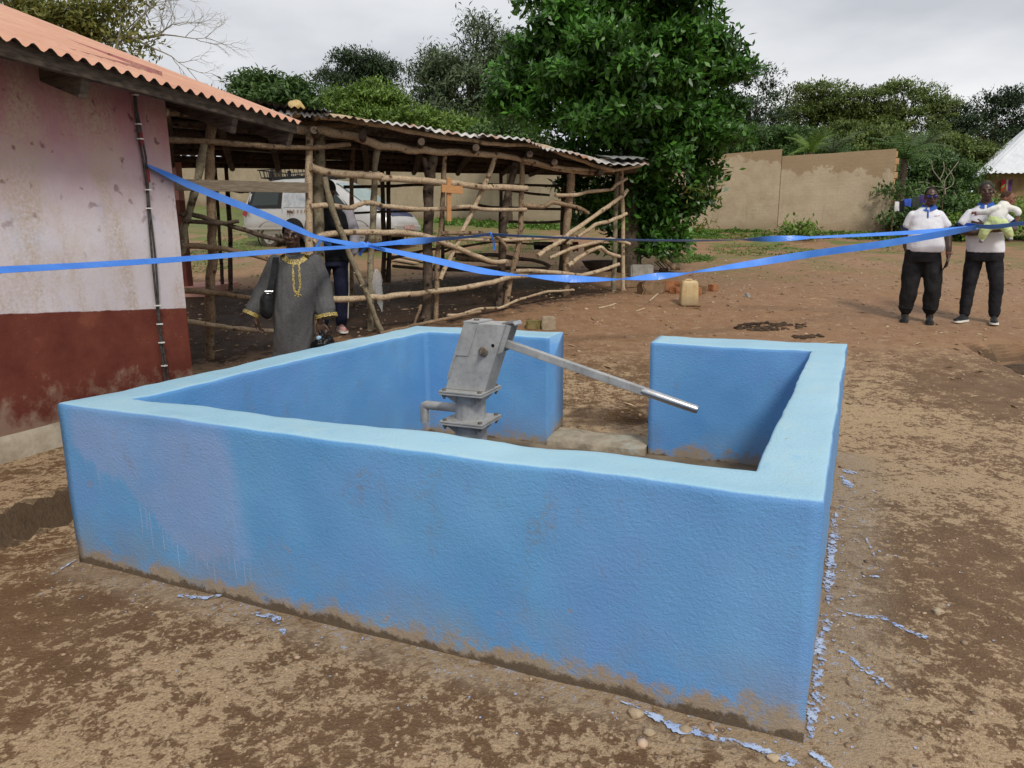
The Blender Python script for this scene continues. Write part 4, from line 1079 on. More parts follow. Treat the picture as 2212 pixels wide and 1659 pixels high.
# logs and boards lying in the back of the shed
LOGS = [('thick pale log lying on top of the wood pile in the shed', Z('Z4', (540, 1205), (700, 1225), (850, 1240)), 46, .16, BK_MID),
        ('curved dark log at the back of the wood pile in the shed', Z('Z4', (500, 1190), (780, 1185), (1000, 1215), (1150, 1235), (1240, 1270)), 30, .10, BK_DARK),
        ('dark log along the front foot of the wood pile in the shed', Z('Z4', (370, 1275), (700, 1290), (1000, 1285), (1230, 1290)), 32, .05, BK_DARK),
        ('long thin pole under the pile of logs in the shed', Z('Z4', (60, 1270), (250, 1285), (450, 1300), (820, 1310)), 24, .05, BK_DARK),
        ('dark pole leaning over the left end of the wood pile', Z('Z4', (50, 1215), (200, 1180), (380, 1140)), 22, .25, BK_DARK)]
for lab, pts, th, h, mt in LOGS:
    r0 = ground(*px(*pts[len(pts)//2])); o = log('log', pts, th, dy=12.2 if r0.y > 13 else max(10.5, min(r0.y, 12.6)), mat=mt, parent=None)
    tag(o, lab, 'log', 'logs piled in the shed')
pm_ = simple('pale_board', (.36, .26, .16), (.46, .35, .23), 9, .8, .3, 50)
for lab, a, b in (('pale sawn board lying left of the wood pile in the shed', (55, 1195), (300, 1250)), ('pale sawn board lying next to the first board in the shed', (60, 1235), (240, 1265))):
    A, B_ = ground(*px('Z4', *a)), ground(*px('Z4', *b)); A.z += .05; B_.z += .05
    MB().bar(A, B_, .14, .03).build('board', pm_, bevel=.003, label=lab, cat='board', group='boards by the wood pile')
# clear plastic bag hanging on the post
def plastic_bag():
    s = NT('clear_plastic'); s.done((.75, .76, .76), .18, s.bump(s.noise(s.co(), 30, 4, .6), .6, .01), Alpha=.22, Specular_IOR_Level=.7)
    top = fpt(*px('Z3', 1868, 665), .12); m = MB(); rings = []
    prof = [(665, 1868, 10), (700, 1870, 34), (760, 1878, 46), (830, 1882, 44), (900, 1890, 36), (960, 1903, 24), (1005, 1915, 10), (1035, 1918, 4)]
    for (y, x, w) in prof:
        c = fpt(*px('Z3', x, y), .12); r_ = w/ZR['Z3'][2]/1.1573*8.9/FPX
        rings.append([c + FD*math.cos(a)*r_*(1 + .25*math.sin(3*a + y*.03)) + FNrm*math.sin(a)*r_*.5 for a in np.linspace(0, 2*math.pi, 15)[:-1]])
    m.loft(rings); m.build('plastic_bag', s.m, smooth=True, label='crumpled clear plastic bag hanging from a shed post', cat='plastic bag')
plastic_bag()
# ------------------------------------------------------------------ compound wall behind
def boundary_wall():
    s = NT('mud_block_wall'); P = s.wpos(); z = s.sep(P)[2]
    uv = s.n('ShaderNodeUVMap').outputs[0]; u, v, _ = s.sep(uv)
    big = s.noise(P, .5, 5, .6); mid = s.noise(P, 2.2, 6, .65); fine = s.noise(P, 14, 5, .65)
    c = s.mix(s.rng(mid, .3, .7), (.33, .255, .165), (.45, .365, .25))
    c = s.mix(s.rng(big, .45, .65, 0, .6), c, (.45, .37, .26))
    br = s.n('ShaderNodeTexBrick'); s.put(br.inputs['Vector'], uv); br.inputs['Scale'].default_value = 1.0; br.inputs['Brick Width'].default_value = .42; br.inputs['Row Height'].default_value = .21; br.inputs['Mortar Size'].default_value = .03; br.inputs['Mortar Smooth'].default_value = 1.0
    br.inputs['Color1'].default_value = (.45, .45, .45, 1); br.inputs['Color2'].default_value = (.6, .6, .6, 1); br.inputs['Mortar'].default_value = (.3, .3, .3, 1)
    sepc = s.n('ShaderNodeSeparateColor'); s.put(sepc.inputs[0], br.outputs[0]); bv = sepc.outputs[0]
    c = s.mix(s.mul(s.rng(bv, .5, .32), .12, s.rng(mid, .4, .6)), c, (.26, .19, .11))
    lim = s.math('ADD', s.math('ADD', s.rng(u, 0, 6, -.75, -.10), s.mul(s.math('SUBTRACT', mid, .5), 1.2)), .05)
    wet = s.rng(s.math('SUBTRACT', v, lim), -.03, .03)
    c = s.mix(s.mul(wet, .7), c, (.235, .155, .08))
    foot = s.rng(s.math('ADD', v, s.mul(s.math('SUBTRACT', mid, .5), -.9)), -2.0, -2.35)
    c = s.mix(s.mul(foot, .6), c, (.20, .13, .075))
    c = s.mix(s.mul(s.rng(s.noise(s.mapv(P, (4, 4, .4)), 1, 5, .7), .58, .72), .4), c, (.24, .18, .11))
    m = s.done(c, .92, s.bump(s.math('ADD', s.math('ADD', s.mul(fine, .6), mid), s.mul(bv, .35)), .5, .03))
    E0, E1, E2 = at_y(1937, 321, 22.0), at_y(1690, 337, 22.5), at_y(1440, 341, 23.2); E3 = at_y(372, 343, 42)
    E1b = at_y(1690, 322, 22.5); E1c = at_y(1555, 333, 22.9)
    tops = [(E0, 0), (E1, 1), (E1b, 1), (E1c, 2), (E2, 3), (E3, 4)]
    root = empty('compound_wall', (E0.x, E0.y, T(E0.x, E0.y)), 'tall tan plastered block wall enclosing the yard, stepped along its top', 'wall')
    vs = []; fs = []; uvs = []; th = .22
    path = [(E0, E1), (E1b, E1c), (E1c, E2), (E2, E3)]
    uu = 0; mb_all = []
    for (a, b) in path:
        L = math.hypot(b.x - a.x, b.y - a.y); n = max(3, int(L/.35)); nz = 10
        d = V((b.x - a.x, b.y - a.y, 0)).normalized(); nn = V((d.y, -d.x, 0))
        if nn.y > 0: nn = -nn
        b0 = len(vs)
        for i in range(n+1):
            p = lerp(a, b, i/n); zt = p.z + mnoise.noise(V((p.x*1.3, p.y, 2)))*.02; zb = T(p.x, p.y) - .4
            col = []
            for k in range(nz+1):
                q = V((p.x, p.y, zb + (zt - zb)*k/nz)); q += nn*mnoise.noise(q*1.1)*.03
                col.append((q, zb + (zt - zb)*k/nz - zt))
            col.append((V((p.x, p.y, zt)) - nn*th, .02)); col.append((V((p.x, p.y, zb)) - nn*th, -3))
            for q, vv in col:
                vs.append(q); uvs.append((uu + L*i/n, vv))
        m_ = nz + 3
        for i in range(n):
            for k in range(m_-1):
                q = b0 + i*m_ + k; fs.append((q, q+m_, q+m_+1, q+1))
        fs.append(tuple(b0 + k for k in range(m_))); fs.append(tuple(b0 + n*m_ + k for k in range(m_-1, -1, -1)))
        uu += L
    me = bpy.data.meshes.new('wall_panel'); me.from_pydata([tuple(q - ORG[root]) for q in vs], [], fs); me.update()
    ul = me.uv_layers.new(name='UVMap')
    for p in me.polygons:
        for li in p.loop_indices: ul.data[li].uv = uvs[me.loops[li].vertex_index]
    bm = bmesh.new(); bm.from_mesh(me); bmesh.ops.recalc_face_normals(bm, faces=bm.faces); bm.to_mesh(me); bm.free()
    o = link('wall_panel', me, m, root, True); auto_smooth(me)
    # toothed raw block ends at the right end of the wall
    rb = simple('raw_mud_block', (.36, .20, .09), (.50, .32, .17), 6, .95, .6, 30)
    zt = E0.z; zb = T(E0.x, E0.y); k = 0; z = zb - .05
    while z < zt - .06:
        h = .2; pr = .05 if k % 2 else .11
        bb = MB(); bb.box((E0.x + pr/2 + .005, E0.y + .115, z + h/2), (pr + .02, .2, h - .015))
        bl = bb.build('block_end', rb, root, bevel=.018)
        z += h; k += 1
boundary_wall()

# ------------------------------------------------------------------ foliage
def leaf_mat(name, c1, c2, rough=.45, var=.35, trans=.25):
    s = NT(name); r_ = s.geo('Random Per Island')
    c = s.mix(s.rng(r_, 0, 1), c1, c2)
    hs = s.n('ShaderNodeHueSaturation'); s.put(hs.inputs['Color'], c); s.put(hs.inputs['Value'], s.rng(s.noise(s.wpos(), 1.6, 3, .5), .3, .7, 1 - var, 1 + var)); c = hs.outputs[0]
    s.done(c, rough, None, Specular_IOR_Level=.4)
    tr = s.n('ShaderNodeBsdfTranslucent'); s.put(tr.inputs[0], c); ms = s.n('ShaderNodeMixShader'); ms.inputs[0].default_value = trans
    s.t.links.new(s.b.outputs[0], ms.inputs[1]); s.t.links.new(tr.outputs[0], ms.inputs[2]); s.t.links.new(ms.outputs[0], s.out.inputs[0])
    return s.m
def unit(a): return a/np.maximum(np.linalg.norm(a, axis=-1, keepdims=True), 1e-6)
def leaves(c, d, n, l, w, droop=.12):
    """c base points, d leaf directions, n approximate normals, l/w sizes -> quads"""
    s = unit(np.cross(d, n)); n = np.cross(s, d)
    l = l[:, None]; w = w[:, None]
    a = c; b = c + d*l*.48 + s*w - n*l*.04; t = c + d*l - n*l*droop; e = c + d*l*.48 - s*w - n*l*.04
    v = np.stack([a, b, t, e], 1).reshape(-1, 3); f = np.arange(len(v)).reshape(-1, 4)
    return v, f
def crown(blobs, N, leaf, per=9, shell=.62, upb=.5, spread=.5, droop=.12, wid=.2, clump=9, csize=3.2, flat=.5):
    """blobs: (center xyz, radii xyz, weight). leaf: length m. returns v,f"""
    C = np.array([b[0] for b in blobs], float); Rr = np.array([b[1] for b in blobs], float); wgt = np.array([b[2] for b in blobs], float)
    vol = wgt*(Rr[:, 0]*Rr[:, 2]); pr = vol/vol.sum(); nc = max(1, N//per)
    # each blob carries flattened clumps of twigs near its surface, and each clump its sprays of leaves
    ncl = max(len(blobs)*3, int(nc/clump))
    i = rng.choice(len(blobs), ncl, p=pr)
    dirs = unit(rng.normal(size=(ncl, 3))); rad = shell + (1.0 - shell)*rng.random(ncl)**.5
    cc = C[i] + dirs*Rr[i]*rad[:, None]
    cr_ = leaf*csize*rng.uniform(.6, 1.35, ncl)
    j = rng.integers(0, ncl, nc); q = unit(rng.normal(size=(nc, 3))); q[:, 2] = np.abs(q[:, 2])*.9 - .25
    tip = cc[j] + q*(cr_[j]*rng.random(nc)**.4)[:, None]*np.array([1, 1, flat])
    out = unit(dirs[j]*.5 + q*.7 + np.array([0, 0, upb]) + rng.normal(size=(nc, 3))*.25)
    tip = np.repeat(tip, per, 0); o = np.repeat(out, per, 0); M = len(tip)
    d = unit(o*.55 + rng.normal(size=(M, 3))*.75 + np.array([0, 0, -.08]))
    base = tip + rng.normal(size=(M, 3))*leaf*spread
    n = unit(o + np.array([0, 0, .6]) + rng.normal(size=(M, 3))*.35)
    l = leaf*rng.uniform(.7, 1.25, M); w = l*wid*rng.uniform(.8, 1.2, M)
    return leaves(base, d, n, l, w, droop)
def pblob(x, y, rx, ry, Y, dY=0, wt_=1.0, deep=1.0, z='D'):
    if z != 'D':
        k = ZR[z][2]*1.1573; x, y = px(z, x, y); rx /= k; ry /= k
    p = at_y(x, y, Y + dY); k = (p - CAMP).dot(FWD)/FPX
    return (tuple(p), (rx*k, max(rx, ry)*k*.8*deep, ry*k), wt_)
def tree(name, label, base, Y, blobs, N, leaf, mat, barkm, trunk_r, limbs=6, group=None, cat='tree', kindc=True, per=9, shell=.62, trunk_px=None, droop=.12, wid=.2, spread=.5, top=None, upb=.5, clump=9, csize=3.2):
    b = at_y(base[0], base[1], Y); bx = b.x; bz = T(bx, Y)
    root = empty(name, (bx, Y, bz), label, cat, group)
    cs = [V(q[0]) for q in blobs]; cen = sum(cs, V((0, 0, 0)))/len(cs)
    tp = top or V((cen.x*.6 + bx*.4, Y, cen.z))
    st = V((bx, Y, bz - .2)); pts = [lerp(st, tp, t) + mnoise.noise_vector(V((bx, t*2.3, Y)))*trunk_r*1.2*(t if t < 1 else 1) for t in np.linspace(0, 1, 9)]
    MB().tube(pts, [trunk_r*(1.25 - .85*t) for t in np.linspace(0, 1, 9)], 10).build('trunk', barkm, root, True)
    for k in range(min(limbs, len(cs))):
        q = cs[k]; t0 = random.uniform(.35, .8); a = lerp(st, tp, t0); mid = lerp(a, q, .5) + V((0, 0, (q - a).length*.08)) + mnoise.noise_vector(V((k, 2, Y)))*(q - a).length*.12
        S = smooth_pts([a, mid, q], 5); r0 = trunk_r*(1.1 - .8*t0)*.55
        MB().tube(S, [r0*(1 - .8*i/(len(S)-1)) for i in range(len(S))], 7).build('limb', barkm, root, True)
    v, f = crown(blobs, N, leaf, per, shell, upb, spread, droop, wid, clump, csize)
    o = np_mesh('crown', v, f, mat, root); tag(o, kind='stuff')
    return root
L_MAIN = leaf_mat('glossy_leaf', (.02, .065, .010), (.10, .245, .036), .34, .45)
L_GREY = leaf_mat('greygreen_leaf', (.055, .085, .035), (.12, .165, .075), .6, .3)
L_DARK = leaf_mat('dark_leaf', (.022, .042, .018), (.05, .085, .03), .6, .25)
L_MID = leaf_mat('mid_leaf', (.045, .095, .022), (.095, .17, .04), .55, .3)
L_YEL = leaf_mat('yellowgreen_leaf', (.085, .16, .022), (.19, .29, .045), .5, .25)
L_OLV = leaf_mat('olive_leaf', (.06, .10, .022), (.18, .23, .055), .6, .3)
L_SPARSE = leaf_mat('autumnal_leaf', (.13, .16, .03), (.27, .25, .06), .5, .3, .4)
TBARK = bark('tree_bark', (.07, .052, .036), (.13, .10, .07), (.03, .022, .016), 6)
TPALE = bark('pale_bark', (.24, .21, .16), (.36, .33, .26), (.10, .08, .06), 6)

MAIN = [pblob(*q) for q in ((1350, -70, 190, 120, 14), (1225, 80, 105, 100, 14, -.3), (1462, 75, 95, 115, 14, .3), (1180, 185, 85, 80, 14, 0), (1340, 160, 165, 120, 14, -.9), (1490, 190, 85, 85, 14, .2),
      (1545, 150, 40, 40, 14, .2), (1165, 250, 60, 45, 14), (1285, 270, 120, 80, 14, -.5), (1430, 290, 110, 95, 14, -.3), (1500, 385, 62, 70, 14, 0), (1420, 420, 95, 85, 14, .1), (1300, 420, 90, 70, 14, .6),
      (1400, 505, 75, 45, 14, .1), (1455, 525, 28, 36, 14, 0), (1535, 270, 38, 60, 14, .2), (1110, 240, 25, 22, 14, .2), (1540, 100, 40, 55, 14, .4, .7), (1260, 30, 110, 90, 14, 0))]
mt_root = tree('broadleaf_tree', 'large dense dark green broadleaf tree standing behind the right end of the shed', (1361, 585), 14.0, MAIN, 66000, .145, L_MAIN, TBARK, .20, 12, per=9, shell=.72, wid=.23, spread=.42, clump=46, csize=3.5, top=at_y(1350, 150, 14))
v, f = crown([(c_, tuple(q*.6 for q in r_), w_) for c_, r_, w_ in MAIN], 24000, .15, 8, .05, .3, .6, .12, .24, 6, 3.0, .9); o = np_mesh('inner_leaves', v, f, L_MAIN, mt_root); tag(o, kind='stuff')
# pale hanging pods / dying leaves on the right side
pods = [pblob(1518, 412, 8, 22, 13.4), pblob(1517, 480, 8, 16, 13.4)]
v, f = crown(pods, 90, .12, 6, .2, -.6, .4, .3, .12); o = np_mesh('yellow_leaves', v, f, L_SPARSE, mt_root); tag(o, kind='stuff')

tree('feathery_tree', 'large grey green feathery tree behind the shed roof, left of the dense tree', (1020, 420), 36.0,
     [pblob(*q) for q in ((1000, 195, 100, 80, 36), (1060, 120, 65, 55, 36), (930, 155, 55, 45, 36), (1105, 190, 55, 90, 36), (915, 235, 75, 55, 36), (1010, 275, 120, 45, 36), (888, 168, 26, 40, 36, 0, .45), (1032, 66, 32, 30, 36, 0, .5), (1112, 90, 36, 36, 36, 0, .45), (965, 135, 40, 30, 36), (1060, 250, 80, 60, 36))],
     34000, .26, L_GREY, TPALE, .3, 9, per=11, wid=.13, droop=.45, spread=.8, clump=30, csize=3.6, shell=.4)
tree('spreading_tree', 'dark flat topped tree far off on the skyline above the shed roof', (775, 330), 72.0,
     [pblob(*q) for q in ((772, 142, 50, 24, 72), (808, 168, 38, 22, 72), (742, 172, 34, 18, 72), (770, 200, 55, 26, 72), (835, 152, 14, 8, 72))], 20000, .3, L_DARK, TBARK, .5, 4, per=8, clump=40, csize=7)
tree('mango_tree', 'rounded dark green tree on the skyline at the left, beside the house roof', (590, 330), 30.0,
     [pblob(*q) for q in ((552, 192, 40, 28, 30), (618, 186, 40, 26, 30), (590, 218, 62, 26, 30), (652, 216, 22, 20, 30), (530, 212, 22, 20, 30))], 8000, .24, L_MID, TBARK, .25, 4, wid=.16, droop=.35, clump=20, csize=3.2, shell=.3)
tree('leafy_bush', 'bright yellow green bush showing over the shed roof next to the roof stone', (760, 340), 32.0,
     [pblob(*q) for q in ((742, 222, 44, 26, 32), (802, 206, 36, 30, 32), (842, 235, 40, 32, 32), (702, 236, 28, 18, 32), (790, 250, 60, 24, 32))], 14000, .17, L_YEL, TBARK, .12, 4, cat='bush')
tree('leafy_bush', 'bright green bush low over the middle of the shed roof under the feathery tree', (930, 340), 31.0,
     [pblob(*q) for q in ((900, 258, 50, 22, 31), (965, 272, 50, 20, 31), (1040, 288, 60, 20, 31), (860, 262, 26, 16, 31))], 9000, .17, L_YEL, TBARK, .1, 3, cat='bush')
tree('leafy_bush', 'dark green bush squeezed between the shed roof and the dense tree', (1100, 360), 26.0,
     [pblob(*q) for q in ((1100, 290, 50, 30, 26), (1060, 300, 40, 22, 26), (1140, 300, 40, 26, 26))], 7000, .16, L_MID, TBARK, .1, 3, cat='bush')
BT = [('airy_tree', 'tall airy tree with see through crown right of the dense tree', 1610, 60, ((1600, 198, 46, 34), (1640, 182, 36, 30), (1612, 250, 50, 34), (1655, 232, 34, 28), (1590, 285, 45, 30), (1660, 280, 30, 24)), 10000, .27, L_DARK, .35),
      ('spreading_tree', 'broad green tree with two humped crown above the stepped part of the wall', 1750, 62, ((1748, 212, 52, 24), (1790, 236, 58, 34), (1722, 256, 46, 40), (1770, 280, 64, 34), (1700, 290, 30, 34), (1810, 205, 22, 14)), 22000, .26, L_OLV, .55),
      ('spreading_tree', 'widest tree on the skyline above the right half of the wall', 1930, 60, ((1890, 228, 60, 34), (1952, 208, 58, 26), (2005, 232, 46, 30), (1900, 275, 75, 42), (1985, 285, 80, 48), (1855, 245, 36, 30), (2040, 268, 36, 30), (1930, 195, 24, 14)), 30000, .26, L_OLV, .55),
      ('spreading_tree', 'brownish green tree behind the hut roof at the right edge', 2150, 58, ((2095, 262, 44, 30), (2150, 232, 44, 26), (2200, 250, 50, 44), (2120, 300, 62, 40), (2205, 310, 60, 50), (2170, 212, 22, 14), (2065, 300, 40, 30)), 20000, .26, L_DARK, .5),
      ('leafy_bush', 'low rounded dark bushes just above the left part of the wall', 1660, 46, ((1640, 303, 58, 22), (1715, 300, 50, 24), (1592, 310, 32, 24), (1770, 312, 40, 18), (1620, 330, 50, 16), (1700, 330, 50, 16), (1780, 332, 50, 14), (1560, 328, 30, 16), (1692, 316, 40, 24), (1690, 332, 30, 16)), 32000, .2, L_MID, .2),
      ('leafy_bush', 'yellowish bush rising above the middle of the wall', 1860, 48, ((1830, 300, 50, 30), (1890, 305, 56, 26), (1940, 318, 40, 20), (1860, 328, 60, 12)), 22000, .2, L_OLV, .2),
      ('leafy_bush', 'bright green leafy shrub behind the man in sunglasses', 2030, 27, ((2010, 362, 46, 36), (2068, 392, 42, 38), (1975, 400, 30, 44), (2040, 420, 60, 30)), 14000, .15, L_MID, .1),
      ('leafy_bush', 'dark bush under the left slope of the hut roof', 2080, 34, ((2090, 350, 44, 40), (2050, 330, 36, 30), (2125, 335, 34, 30), (2000, 330, 40, 26)), 14000, .17, L_OLV, .12),
      ('leafy_bush', 'yellow green shrub in front of the hut wall beside the man with the baby', 2128, 25, ((2125, 442, 24, 22), (2100, 455, 20, 16), (2146, 455, 18, 16)), 2600, .15, L_YEL, .06),
      ('leafy_bush', 'low green thicket at the foot of the wall end', 1975, 21.5, ((1965, 462, 36, 26), (2010, 470, 34, 22), (2050, 462, 34, 30), (1950, 430, 16, 22)), 5500, .15, L_MID, .05),
      ('leafy_bush', 'low green thicket between the two standing men', 2075, 20.5, ((2060, 490, 30, 18), (2095, 485, 30, 18), (2040, 500, 26, 12)), 2600, .13, L_YEL, .05),
      ('leafy_bush', 'low green thicket at the right edge below the hut', 2185, 20.0, ((2180, 485, 30, 20), (2215, 470, 30, 30), (2150, 500, 24, 12), (2240, 490, 30, 24)), 3200, .13, L_YEL, .05)]
for nm, lab, bx, Y, bl, N, lf, mt, tr in BT:
    tree(nm, lab, (bx, 420), Y, [pblob(*q, Y) for q in bl], N, lf, mt, TBARK, tr, 5, cat='tree' if 'tree' in nm else 'bush', shell=.5, clump=44 if 'tree' in nm else 26, csize=5.8 if 'tree' in nm else 5.0, group='background trees' if 'tree' in nm else 'background bushes', upb=.9)
# tree behind the house: sparse yellowing leaves and bare twigs
def house_tree():
    Y = 15.0; B_ = [pblob(*q, Y, z='Z1') for q in ((150, 40, 200, 70), (430, 160, 170, 100), (640, 60, 150, 80), (720, 190, 130, 90), (900, 60, 130, 80), (1090, 50, 100, 60), (1290, 80, 80, 36), (980, 370, 110, 50), (1200, 445, 60, 30), (1140, 270, 40, 60), (560, 230, 130, 60), (850, 330, 100, 50), (300, 130, 160, 70))]
    root = tree('sparse_tree', 'sparse yellow green tree with bare twigs rising behind the house roof', px('Z1', 700, 700), Y, B_, 6500, .12, L_SPARSE, TPALE, .13, 10, per=6, shell=.3, wid=.2, spread=1.0, top=at_y(*px('Z1', 700, 150), Y))
    m = MB()
    def br(p, d, L, r_, lv):
        pts = [p]; 
        for i in range(4):
            d = (d + V((random.gauss(0, .16), random.gauss(0, .2), random.gauss(0.03, .16)))).normalized(); pts.append(pts[-1] + d*L/4)
        m.tube(pts, [r_*(1 - .16*i) for i in range(5)], 5, caps=False)
        if lv > 0:
            for q in (pts[2], pts[3], pts[4], pts[4]):
                a = random.choice((-1, 1))*random.uniform(.35, .8); c_, s_ = math.cos(a), math.sin(a)
                br(q, V((d.x*c_ - d.z*s_, d.y + random.gauss(0, .25), d.x*s_ + d.z*c_)), L*random.uniform(.5, .75), r_*.55, lv - 1)
    for a, b in (((840, 352), (1010, 318)), ((1010, 318), (1230, 330)), ((980, 200), (1060, 60)), ((860, 240), (980, 90)), ((1100, 330), (1180, 200)), ((1150, 330), (1330, 420)), ((1230, 330), (1420, 300))):
        p, q = at_y(*px('Z1', *a), Y), at_y(*px('Z1', *b), Y); m.tube([p, q], [.03, .02], 6)
        br(q, (q - p).normalized(), .75, .015, 3)
        br(lerp(p, q, .5), ((q - p).normalized() + V((0, 0, .5))).normalized(), .55, .012, 2)
    m.build('twigs', TPALE, root, smooth=True, fixn=False, kind='stuff')
house_tree()
# pale leafless sapling in front of the shrubs by the hut
def sapling():
    Y = 23.5; m = MB(); b = at_y(*px('R4', 1680, 1075), Y)
    root = empty('bare_sapling', (b.x, Y, T(b.x, Y)), 'thin pale leafless sapling between the wall end and the hut', 'tree')
    base = V((b.x, Y, T(b.x, Y) - .05)); MB().tube([base, b, at_y(*px('R4', 1640, 985), Y), at_y(*px('R4', 1632, 920), Y)], [.03, .028, .026, .024], 7).build('trunk', TPALE, root, True)
    for pts in (((1632, 920), (1640, 870), (1690, 800), (1735, 740)), ((1632, 920), (1600, 870), (1550, 800), (1540, 730)), ((1632, 930), (1560, 920), (1450, 940), (1370, 950)), ((1640, 940), (1690, 910), (1700, 860), (1660, 790)), ((1690, 1050), (1720, 1000), (1700, 960)), ((1600, 870), (1630, 800), (1625, 740)), ((1560, 920), (1500, 890), (1440, 890))):
        MB().tube(smooth_pts([at_y(*px('R4', *q), Y) for q in pts], 4), .013, 6).build('branch', TPALE, root, True)
sapling()
# oil palms peeping over the wall and beside its end
def palm(label, x, y, Y, R_, n, base_px, mat=None):
    c = at_y(x, y, Y); root = empty('palm', (c.x, Y, T(c.x, Y)), label, 'palm', 'young palms by the wall')
    MB().tube([V((c.x, Y, T(c.x, Y) - .1)), c], [.14, .1], 8).build('trunk', TBARK, root, True)
    for k in range(n):
        a = 2*math.pi*k/n + random.uniform(-.2, .2); el = random.uniform(.3, 1.2); L = R_*random.uniform(.8, 1.15); P = [c.copy()]; d = V((math.cos(a)*math.cos(el), math.sin(a)*math.cos(el), math.sin(el)))
        for i in range(8):
            P.append(P[-1] + d*L/8); d = (d + V((0, 0, -.16))).normalized()
        m = MB()
        for i in range(1, 9):
            t = (P[i] - P[i-1]).normalized(); s = t.cross(V((0, 0, 1))).normalized(); ll = L*.3*math.sin(math.pi*(i/9*.85 + .12))
            for sgn in (-1, 1):
                for q in (0, .5):
                    b = lerp(P[i-1], P[i], q); tip = b + (s*sgn*.75 + t*.6 + V((0, 0, -.3))).normalized()*ll; w = t*L*.018
                    m.add([b - w, b + w, tip], [(0, 1, 2)])
        m.tube(P, [.02*(1 - i/10) for i in range(9)], 5)
        m.build('frond', mat or L_YEL, root, fixn=False)
palm('young palm with pale fronds peeping over the wall right of its step', *px('R4', 655, 670), 27, 1.15, 12, None)
palm('grey green palm fronds showing over the middle of the wall', *px('R4', 820, 680), 28, 1.2, 10, None, L_GREY)
palm('palm with drooping fronds right beside the end of the wall', *px('R4', 1345, 720), 25, 1.5, 13, None, L_MID)
palm('greyish palm with feathered fronds above the bushes right of the wall', *px('R4', 1480, 640), 30, 1.3, 11, None, L_GREY)

# weeds and grass on the earth before the wall
def weeds():
    pts = []; sz = []
    def patch(x, y, rx, ry, n, h):
        A = rng.random(n)*6.283; Q = np.sqrt(rng.random(n))
        for g_ in ground_many(x + rx*Q*np.cos(A), y + ry*Q*np.sin(A)):
            if g_[1] < 40: pts.append(g_); sz.append(h*random.uniform(.5, 1.3))
    for q in ((1110, 485, 90, 9, 260, .16), (1000, 478, 60, 10, 200, .18), (1190, 492, 60, 6, 120, .14), (1500, 508, 60, 8, 160, .1), (1650, 512, 160, 8, 260, .09), (1560, 500, 90, 3, 140, .12), (1780, 505, 120, 4, 160, .1), (1480, 560, 60, 10, 160, .07), (1640, 540, 120, 14, 170, .06), (1900, 540, 160, 10, 80, .05),
              (500, 530, 60, 30, 240, .05), (440, 565, 60, 25, 160, .05), (900, 500, 40, 12, 100, .15), (930, 520, 120, 14, 160, .06), (1150, 530, 120, 16, 240, .05), (1010, 555, 60, 12, 80, .05), (2030, 515, 200, 6, 260, .12), (600, 600, 50, 12, 40, .04), (640, 520, 30, 30, 60, .05), (1880, 512, 60, 4, 60, .12)):
        patch(*q)
    per = 11; P = np.repeat(np.array([q[:] for q in pts]), per, 0); S_ = np.repeat(np.array(sz), per); M = len(P)
    d = unit(rng.normal(size=(M, 3))*np.array([1, 1, .45]) + np.array([0, 0, .55])); d[:, 2] = np.abs(d[:, 2])
    v, f = leaves(P + rng.normal(size=(M, 3))*np.array([.07, .07, 0]), d, unit(rng.normal(size=(M, 3))*.5 + np.array([0, 0, 1])), S_*rng.uniform(.6, 1.2, M), S_*rng.uniform(.14, .3, M), .25)
    o = np_mesh('weeds', v, f, leaf_mat('weed_leaf', (.07, .15, .02), (.16, .26, .05), .6, .25)); tag(o, 'low green weeds and grass tufts on the earth before the wall', 'weeds', kind='stuff')
weeds()
tree('small_bush', 'single leafy green bush at the foot of the wall below its step', (1724, 510), 20.4, [pblob(1724, 496, 16, 12, 20.4), pblob(1712, 500, 10, 8, 20.4), pblob(1738, 500, 10, 7, 20.4)], 520, .16, L_YEL, TBARK, .02, 2, cat='bush', per=6, shell=.3)

